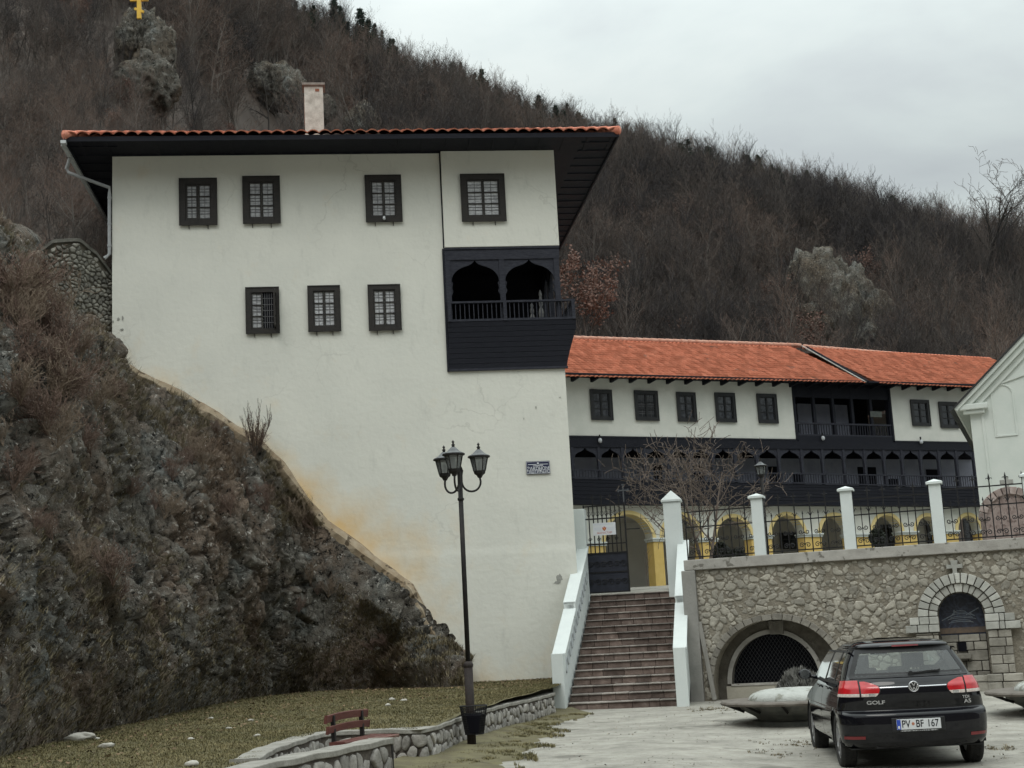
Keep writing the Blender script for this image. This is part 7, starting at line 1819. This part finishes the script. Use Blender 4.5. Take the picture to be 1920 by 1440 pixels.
# unseen hill behind the camera, added to dim the facade and darken reflections
xo = np.linspace(-400, 400, 60); yo = np.linspace(-380, -50, 40); XO, YO = np.meshgrid(xo, yo); ZO = 105 * smooth((-50 - YO) / 190) + 16 * (fbm(XO * .02, YO * .02, 0, 4, 31) - .5) * smooth((-50 - YO) / 40) - .5
idx = np.arange(XO.size).reshape(XO.shape); fq = np.stack([idx[:-1, :-1], idx[:-1, 1:], idx[1:, 1:], idx[1:, :-1]], -1).reshape(-1, 4)
o = link_mesh('added_shading_hill', np_mesh('opposite', np.stack([XO, YO, ZO], -1).reshape(-1, 3), fq, [mat('added_hill_brown', (0.055, 0.048, 0.042), (0.085, 0.072, 0.06), .05, .95, 0, detail=8)], smooth=True)); tag(o, kind='structure')

def projn(P):
    q = np.asarray(P, float) - C0; z = q @ fv; return 960 + F * (q @ rv) / z, 720 - F * (q @ uv) / z
def hit(px, py):
    v = ray(px, py); t = np.linspace(38, 160, 1200); P_ = C0 + v[None, :] * (t / v[1])[:, None]; h = hill_z(P_[:, 0], P_[:, 1]); i = np.argmax(P_[:, 2] < h)
    return P_[i] if P_[i, 2] < h[i] else P_[-1]
rg = np.random.RandomState(77)
# scatter: even on the ground
nT = 8600
y_ = 40 + (YR + 3 - 40) * np.sqrt(rg.uniform(0, 1, nT)); a_ = rg.uniform(-.44, .44, nT); x_ = a_ * y_
k_ = smooth((a_ + .30) / .24); y0_ = 38.5 * (1 - k_) + 67 * k_
ok = y_ > y0_; x_, y_ = x_[ok], y_[ok]
z_ = hill_z(x_, y_); P_ = np.stack([x_, y_, z_], 1)
px_, py_t = projn(P_ + np.array([0, 0, 7.0]))
# clear spots where bare rock shows
CLR = [(262, 90, 62, 105), (520, 165, 75, 62), (650, 225, 75, 55), (1525, 570, 75, 95), (1615, 595, 62, 72)]
PYS = [projn(P_ + np.array([0, 0, h_]))[1] for h_ in (1.5, 3.5, 5.5)]
clear = np.zeros(len(P_), bool)
for cx_, cy_, rx, ry in CLR: clear |= np.min([((px_ - cx_) / rx) ** 2 + ((q_ - cy_) / ry) ** 2 for q_ in PYS], axis=0) < 1
vis = (px_ > -90) & (px_ < 2010) & ~((px_ > 230) & (px_ < 960) & (py_t > 262)) & ~((px_ > 1120) & (px_ < 1830) & (py_t > 700)) & (py_t > -240)
P_ = P_[vis & ~(clear & (rg.uniform(0, 1, len(P_)) < np.where(px_ < 800, .92, .74)))]
# thick brush just above the rocks at the left
nb_ = 420; yb_ = rg.uniform(36.5, 62, nb_); xb_ = rg.uniform(-.46, -.24, nb_) * yb_; PB_ = np.stack([xb_, yb_, hill_z(xb_, yb_) - .1], 1); P_ = np.concatenate([P_, PB_])
dist = P_[:, 1]; order = np.argsort(dist); P_ = P_[order]; nT = len(P_)
kind = rg.choice(6, nT, p=[.24, .2, .2, .14, .1, .12]); scl = rg.uniform(.42, .92, nT) * np.where(P_[:, 1] < 60, .8, 1.0) * (1 - .28 * smooth((P_[:, 1] - 120) / 25)) * np.where((P_[:, 0] / P_[:, 1] < -.18) & (P_[:, 1] < 78), .5, 1.0); rz = rg.uniform(0, 6.28, nT)
ni = 280
for i in range(ni):
    o = bpy.data.objects.new('bare_tree', BT[kind[i]]); COL.objects.link(o); o.location = P_[i]; o.rotation_euler = (rg.uniform(-.08, .08), rg.uniform(-.08, .08), rz[i]); o.scale = (scl[i],) * 3
    tag(o, 'leafless grey brown tree standing low on the wooded hillside', 'tree', 'bare trees low on the hillside')
def forest(name, label, P_, kind, scl, rz, protos):
    pm = bpy.data.meshes.new(name); n_ = len(P_); pm.vertices.add(n_); pm.vertices.foreach_set('co', np.asarray(P_, np.float32).ravel())
    a = pm.attributes.new('rot', 'FLOAT_VECTOR', 'POINT'); a.data.foreach_set('vector', np.stack([rg.uniform(-.08, .08, n_), rg.uniform(-.08, .08, n_), rz], 1).astype(np.float32).ravel())
    a = pm.attributes.new('scl', 'FLOAT', 'POINT'); a.data.foreach_set('value', scl.astype(np.float32)); a = pm.attributes.new('kind', 'INT', 'POINT'); a.data.foreach_set('value', kind.astype(np.int32))
    o = link_mesh(name, pm); ng = bpy.data.node_groups.new(name, 'GeometryNodeTree')
    ng.interface.new_socket('Geometry', in_out='INPUT', socket_type='NodeSocketGeometry'); ng.interface.new_socket('Geometry', in_out='OUTPUT', socket_type='NodeSocketGeometry')
    N, L = ng.nodes, ng.links; gi = N.new('NodeGroupInput'); go = N.new('NodeGroupOutput'); ip = N.new('GeometryNodeInstanceOnPoints'); gg = N.new('GeometryNodeGeometryToInstance')
    for m_ in protos[::-1]:
        po = bpy.data.objects.new(m_.name, m_); oi = N.new('GeometryNodeObjectInfo'); oi.inputs[0].default_value = po; oi.inputs['As Instance'].default_value = True; L.new(oi.outputs['Geometry'], gg.inputs[0])
    L.new(gi.outputs[0], ip.inputs['Points']); L.new(gg.outputs[0], ip.inputs['Instance']); ip.inputs['Pick Instance'].default_value = True
    def at_(nm, t):
        x = N.new('GeometryNodeInputNamedAttribute'); x.data_type = t; x.inputs['Name'].default_value = nm; return x.outputs['Attribute']
    L.new(at_('kind', 'INT'), ip.inputs['Instance Index']); L.new(at_('scl', 'FLOAT'), ip.inputs['Scale']); L.new(at_('rot', 'FLOAT_VECTOR'), ip.inputs['Rotation']); L.new(ip.outputs[0], go.inputs[0])
    o.modifiers.new('scatter', 'NODES').node_group = ng; tag(o, label, 'forest', kind='stuff'); return o
k2 = kind.copy(); k2[rg.uniform(0, 1, nT) < .045] = 6
pn = (P_[:, 1] > 132) & (rg.uniform(0, 1, nT) < .30); k2[pn] = 7 + rg.randint(0, 3, pn.sum())
forest('winter_forest', 'dense leafless winter wood covering the hillside above the roofs', P_[ni:], k2[ni:], scl[ni:], rz[ni:], BT + [RT] + PT)
# pines along the ridge and a few on the slope
nP = 0
for px, py, s in [(600, 30, .8), (625, 42, .9), (645, 50, 1.0), (668, 62, 1.0), (690, 70, .9), (825, 135, .9), (845, 148, 1.0), (868, 155, .8), (895, 165, .7), (905, 178, .9), (1020, 215, .8), (1038, 225, .8), (1062, 232, 1.0), (1075, 238, .8), (1150, 270, .8), (1160, 268, .7),
                  (1275, 300, .8), (1295, 302, .9), (1318, 308, 1.0), (1340, 318, .8), (1362, 325, .9), (1385, 330, .8), (1405, 336, .9), (1425, 342, .8), (1448, 350, .9), (1470, 352, 1.1), (1484, 358, 1.2), (1500, 368, .9), (1520, 374, .8), (1568, 385, 1.1), (1578, 388, .9), (1672, 425, 1.3), (1690, 432, .9), (1714, 436, .8), (1782, 448, 1.0), (1795, 452, .8)]:
    s *= (.55, 1.25, .8, 1.05, .65, 1.35, .9)[nP * 5 % 7]; px += (nP * 37 % 23) - 11
    q = atY(px, py, 139.0 + (nP * 7 % 9)); zh = float(hill_z(q[0], q[1])); top = atY(px, py - 32 * s - 6, q[1])[2]; o = bpy.data.objects.new('pine_tree', PT[nP % 3]); COL.objects.link(o); o.location = (q[0], q[1], zh - .2); sc = max(.35, (top - zh) / (6, 5, 7)[nP % 3]); o.scale = (sc, sc, sc); o.rotation_euler = (0, 0, nP * 1.3); nP += 1
    tag(o, 'small dark green pine on the skyline of the hill', 'tree', 'pines along the ridge')
# skyline: extra bare crowns and the big forked tree
q = atY(1838, 440, 112); qz = float(hill_z(q[0], q[1])); S_, tw = grow(55, 11, nb=(7, 7, 6), lens=(.55, .5, .45), trunks=2, trunk_r=.22, spread=.7, up=.3, levels=3, wob=.11, first=.35, sub=6)
top = atY(1838, 300, q[1])[2]; sc = (top - qz) / 14.5
r_ = tag(empty('forked_tree', (q[0], q[1], qz)), label='large bare forked tree standing out against the sky at the right end of the ridge', cat='tree'); r_.scale = (sc,) * 3
V1, F1 = seg_mesh(S_, 5); link_mesh('trunk', np_mesh('trunk', V1, F1, [mat('dark_forked_bark', (0.025, 0.024, 0.022), (0.05, 0.045, 0.04), 5, .9)]), r_)
V1, F1 = seg_mesh([(a, b, max(c, .022), max(d, .012)) for a, b, c, d in tw], 3); link_mesh('crown', np_mesh('crown', V1, F1, [M_twig]), r_)
# a russet tree beside the wing roof, one at the left
for px, py, hpx, D_, lab in ((1100, 640, 165, 68, 'tree with pinkish russet dead leaves rising behind the tower balcony'), (30, 470, 190, 46, 'russet leaved tree behind the old stone wall at the left edge'), (560, 60, 0, 0, None)):
    if not lab: continue
    q = atY(px, py, D_); q[2] = max(q[2] - .5, float(hill_z(q[0], q[1])) - .5) if px > 500 else float(hill_z(q[0], q[1]))
    tz = atY(px, py - hpx, D_)[2]; s = (tz - q[2]) / 5.2
    o = bpy.data.objects.new('russet_tree', RT); COL.objects.link(o); o.location = q; o.scale = (s,) * 3; o.rotation_euler = (0, 0, px); tag(o, lab, 'tree')
# ---- rock outcrops on the hill
M_rockh = rock_mat('grey_hill_rock', (0.05, 0.05, 0.045), (0.145, 0.138, 0.12), (0.27, 0.26, 0.235), (0.15, 0.12, 0.09), (0.40, 0.385, 0.35), .9)
def outcrop(pxs, label, seed):
    mbV, mbF, n0 = [], [], 0; import bmesh
    base = hit(pxs[0][0], pxs[0][1] + pxs[0][3])
    for k, (px, py, rx, ry) in enumerate(pxs):
        D_ = base[1] - 1.5 - .5 * k; c = atY(px, py, D_); s = D_ / F; bm = bmesh.new(); bmesh.ops.create_icosphere(bm, subdivisions=5, radius=1)
        V = np.array([v.co[:] for v in bm.verts]); Fx = np.array([[q.index for q in f.verts] for f in bm.faces]); bm.free()
        W_ = V * np.array([rx * s, rx * s * .9, ry * s]); r_ = 1 + .55 * (fbm(V[:, 0] * 1.5 + seed, V[:, 1] * 1.5 + k, V[:, 2] * .9, 4, seed, ridged=True) - .5) + .30 * (fbm(V[:, 0] * 6, V[:, 1] * 6 + k, V[:, 2] * 3, 4, seed + 3, ridged=True) - .5) + .34 * (worley(V[:, 0] * 2.6 + seed, V[:, 1] * 2.6, V[:, 2] * 1.3 + k, seed)[0] - .5)
        mbV.append(W_ * r_[:, None] + c); mbF.append(Fx + n0); n0 += len(V)
    o = link_mesh('rock_outcrop', np_mesh('rock_outcrop', np.concatenate(mbV), np.concatenate(mbF), [M_rockh])); tag(o, label, 'rock'); return base
bs = outcrop([(270, 110, 46, 85), (248, 75, 26, 42), (300, 95, 26, 48), (275, 160, 50, 50)], 'pointed grey rock on the hill carrying the yellow cross', 3)
outcrop([(515, 165, 42, 42), (545, 175, 30, 36), (488, 150, 20, 28)], 'rounded pale rock face above the roof, left of the chimney', 5)
outcrop([(680, 232, 26, 34), (660, 240, 16, 26)], 'small pale rock just above the roof, right of the chimney', 6)
outcrop([(612, 205, 16, 24)], 'smallest pale rock, partly hidden right beside the chimney', 9)
outcrop([(1530, 555, 52, 76), (1500, 612, 44, 62), (1565, 590, 42, 70), (1530, 635, 70, 50)], 'tall grey cliff rock above the red roof of the monastery wing', 7)
outcrop([(1600, 570, 34, 60), (1635, 600, 34, 52), (1610, 635, 50, 40)], 'sloping grey rock to the right of the tall cliff rock above the wing', 8)
# yellow orthodox cross
cb = atY(261, 30, bs[1] - 3.0); s = cb[1] / F
cr = tag(empty('summit_cross', tuple(cb)), label='bright yellow three barred cross standing on the pointed rock', cat='cross')
M_yc = mat('yellow_cross_paint', (0.75, 0.46, 0.05), (0.68, 0.42, 0.05), 3, .5)
MB().box(-4 * s, 4 * s, -3 * s, 3 * s, -6 * s, 62 * s).build('upright', M_yc, cr)
MB().box(-18 * s, 18 * s, -2.8 * s, 2.8 * s, 32 * s, 39 * s).build('cross_bar', M_yc, cr)
MB().box(-10 * s, 10 * s, -2.8 * s, 2.8 * s, 48 * s, 54 * s).build('top_bar', M_yc, cr)
MB().bar((-9 * s, 0, 16 * s), (9 * s, 0, 8 * s), 5 * s, 5 * s).build('slanted_bar', M_yc, cr)

# ================================================================== OLD WALL STUB LEFT OF THE TOWER
pW = [atY(20, 520, 33.2)[:2], atY(60, 520, 33.1)[:2], atY(105, 520, 33.1)[:2], atY(140, 520, 33.3)[:2], atY(168, 520, 33.8)[:2], T.W(WL - .02, .3, 0)[:2]]
pa = Path(resample(np.array(pW), 40)); pa.side = -1
ow = tag(empty('old_stone_wall', (0, 0, 0)), label='old curved rubble wall with rounded top against the left corner of the tower', cat='wall')
M_oldst = mat('grey_mossy_rubble', (0.13, 0.125, 0.108), (0.26, 0.25, 0.22), 4, .95, .9, 18, c3=(0.34, .33, .30), tint=.4, detail=10); M_oldm = mat('dark_old_mortar', (0.08, 0.072, 0.058), (0.14, 0.125, 0.10), 4, .95, 1.0, 12)
def topz(t):
    px = np.interp(t, [0, pa.L * .2, pa.L * .38, pa.L * .6, pa.L * .8, pa.L], [10.9, 11.45, 11.85, 11.95, 11.75, 11.2]); return float(px)
body = MB(); rows = []
for t in np.linspace(0, pa.L, 40):
    a, b_ = pa.at(t, 0), pa.at(t, -.6); z1 = topz(t); rows.append([(a[0], a[1], 6.5), (a[0], a[1], z1), (b_[0], b_[1], z1), (b_[0], b_[1], 6.5)])
body.grid(rows, closed=True); body.build('mortar_core', M_oldm, ow)
stones(0, pa.L, 7.5, 12, .17, .10, .025, .06, 31, lambda s_, z, d: (*pa.at(min(max(s_, 0), pa.L), d), z), lambda s_, z: z > topz(s_) - .02 or s_ < 0 or s_ > pa.L, jit=.42, ragged=.16, soft=1).build('stone_facing', M_oldst, ow, smooth=True)
capm = MB(); rows = []
for t in np.linspace(0, pa.L, 40):
    a, b_ = pa.at(t, .08), pa.at(t, -.65); z1 = topz(t); rows.append([(a[0], a[1], z1 - .01), (a[0], a[1], z1 + .08), (b_[0], b_[1], z1 + .08), (b_[0], b_[1], z1 - .01)])
capm.grid(rows, closed=True); capm.build('coping', M_oldst, ow)

# ================================================================== COURTYARD TREE AND SHRUBS
q = atY(1322, 1055, 38.6); S_, tw = grow(12, 3.5, nb=(10, 7, 5), lens=(.62, .55, .5), trunks=2, trunk_r=.06, spread=.9, up=.25, levels=3, wob=.08, first=.28, sub=6)
ct = tag(empty('courtyard_tree', (q[0], q[1], 2.95)), label='spreading bare tree with tangled twigs just inside the courtyard fence', cat='tree')
M_ctb = mat('grey_brown_bark', (0.12, 0.092, 0.076), (0.20, 0.16, 0.135), 9, .9)
V1, F1 = seg_mesh(S_, 6); link_mesh('trunk', np_mesh('trunk', V1, F1, [M_ctb], smooth=True), ct)
V1, F1 = seg_mesh([(a, b, max(c, .010), max(d, .006)) for a, b, c, d in tw], 3); link_mesh('crown', np_mesh('crown', V1, F1, [M_ctb]), ct)
# tiny leafless shrub at the gateway
def shrub(name, c, H, seed, m, label, **kw):
    S_, tw = grow(seed, H, **kw); r_ = tag(empty(name, tuple(c)), label=label, cat='shrub')
    V1, F1 = seg_mesh(S_ + [(a, b, max(c_, .005), max(d, .003)) for a, b, c_, d in tw], 3); link_mesh('branches', np_mesh('branches', V1, F1, [m]), r_); return r_
q = B.W(*B.S(1216, 1105, -.6)[:1], -.6, 3.0); shrub('bare_shrub', q, 1.9, 3, M_ctb, 'thin leafless climber in front of the ochre pier behind the gate', nb=(4, 3), levels=2, trunk_r=.02, spread=.4, lens=(.35, .5))
s_e, z_e2 = T.S(478, 822, -.5); shrub('upright_bush', T.W(s_e, -.6, z_e2 - .4), 1.1, 8, mat('brown_twig', (0.07, 0.048, 0.036), (0.12, 0.088, 0.066), 9, .9), 'upright bush of bare brown twigs against the white tower wall at the rock edge', nb=(7, 5), levels=2, trunks=9, trunk_r=.018, spread=.28, lens=(.45, .5), up=.7, first=.2)
M_twigb = mat('reddish_bramble', (0.12, 0.078, 0.062), (0.21, 0.145, 0.115), 5, .95); M_twigb2 = mat('fawn_bramble', (0.16, 0.12, 0.088), (0.26, 0.20, 0.15), 5, .95)
BR_ = []
for k in range(3):
    S_, tw = grow(60 + k, .85, nb=(6, 5), levels=2, trunks=11, trunk_r=.010, spread=.5, lens=(.5, .5), up=.25, first=.15, wob=.16); V1, F1 = seg_mesh([(a, b, max(c_, .005), max(d, .003)) for a, b, c_, d in S_ + tw], 3); BR_.append(np_mesh('bramble', V1, F1, [M_twigb if k < 2 else M_twigb2]))
rb_ = random.Random(5); nbm = 0
def clf(px, py):   # point of the rocky slope seen at a pixel
    if not hasattr(clf, 'c'):
        c = CLIFF[::3, ::3].reshape(-1, 3); n_ = np.repeat(CLN[::3, :, :][:, ::3], 1, 1); X2, Y2 = projn(c); clf.c = (c, X2, Y2)
    c, X2, Y2 = clf.c; d = (X2 - px) ** 2 + (Y2 - py) ** 2; i = np.argsort(d)[:6]; return c[i[np.argmin(c[i, 1])]]
for (px, py, k_, sc) in [(60, 600, 7, 1.3), (110, 670, 6, 1.0), (70, 700, 6, 1.1), (150, 720, 6, .9), (120, 760, 7, 1.0), (170, 800, 5, .9), (60, 580, 6, 1.2), (380, 860, 7, .8), (430, 900, 8, .9), (470, 870, 8, .8), (330, 820, 5, .7), (260, 900, 6, .8), (170, 1060, 8, .9), (200, 1120, 6, .8),
                        (520, 960, 7, .8), (560, 1010, 6, .8), (300, 980, 5, .7), (60, 900, 6, .9), (30, 760, 6, .9), (640, 1130, 5, .6), (700, 1180, 5, .6), (20, 560, 6, 1.2), (560, 1120, 5, .7), (100, 1000, 5, .8)]:
    for _ in range(max(2, int(k_ * (.9 if py < 780 else .18)))):
        q = clf(px + rb_.gauss(0, 28), py + rb_.gauss(0, 26)); o = bpy.data.objects.new('bramble', BR_[nbm % 3]); COL.objects.link(o); nbm += 1
        o.location = (q[0] + .05, q[1] - .05, q[2] - .05); o.rotation_euler = (rb_.uniform(-.2, .35), rb_.uniform(.0, .5), rb_.uniform(0, 6)); o.scale = (sc * rb_.uniform(.6, 1.1),) * 3
        tag(o, 'tangled leafless bramble growing out of the rocky slope', 'shrub', 'brambles on the rocky slope')
# clipped bushes and lavender
def leaf_ball(name, c, r, n_, m, seed, label, s=.05, up=0.0, cat='shrub'):
    rg = np.random.RandomState(seed); d = rg.normal(0, 1, (n_, 3)); d /= np.linalg.norm(d, axis=1, keepdims=True); k = .75 + .5 * fbm(d[:, 0] * 2 + seed, d[:, 1] * 2, d[:, 2] * 2, 3, seed); rad = rg.uniform(.55, 1, n_) ** .5
    p = d * np.array(r) * (k * rad)[:, None]; a = d + rg.normal(0, .7, (n_, 3)); a[:, 2] += up; a /= np.linalg.norm(a, axis=1, keepdims=True); b = np.cross(a, rg.normal(0, 1, (n_, 3))); b /= np.linalg.norm(b, axis=1, keepdims=True)
    V = np.stack([p - a * s, p + b * s * .4, p + a * s, p - b * s * .4], 1).reshape(-1, 3); q = np.arange(n_)[:, None] * 4 + np.array([[0, 1, 2, 3]])
    r_ = tag(empty(name, tuple(c)), label=label, cat=cat); link_mesh('foliage', np_mesh('foliage', V, q, [m], tint=np.repeat(rg.uniform(0, 1, n_), 4)), r_)
    MB().tube([(0, 0, -r[2] - .1), (0, 0, 0)], .03, 6).build('stem', M_ctb, r_); return r_
M_box = mat('dark_evergreen_leaf', (0.012, 0.016, 0.012), (0.028, 0.034, 0.022), 9, .7, tint=.4)
q = atY(1352, 1040, 40); leaf_ball('evergreen_bush', (q[0], q[1], q[2]), (.28, .28, .36), 1500, M_box, 3, 'dark evergreen bush seen through the fence beside the courtyard tree')
q = atY(1378, 1045, 40.5); leaf_ball('evergreen_bush', (q[0], q[1], q[2]), (.34, .3, .24), 1500, M_box, 5, 'low dark bush seen through the fence in front of the second open arch')
q = atY(1645, 1008, 40); leaf_ball('evergreen_bush', (q[0], q[1], q[2]), (.22, .22, .26), 1200, M_box, 4, 'round dark bush seen through the fence left of the third white post')
q = atZ(1510, 1336, 0); leaf_ball('lavender_bush', (q[0] - .15, q[1] * .98, .42), (.42, .38, .36), 2400, mat('grey_lavender', (0.10, 0.098, 0.09), (0.19, 0.185, 0.17), 9, .9, tint=.4), 7, 'grey leafless lavender bush in front of the arched cellar grille', s=.09, up=2.2)
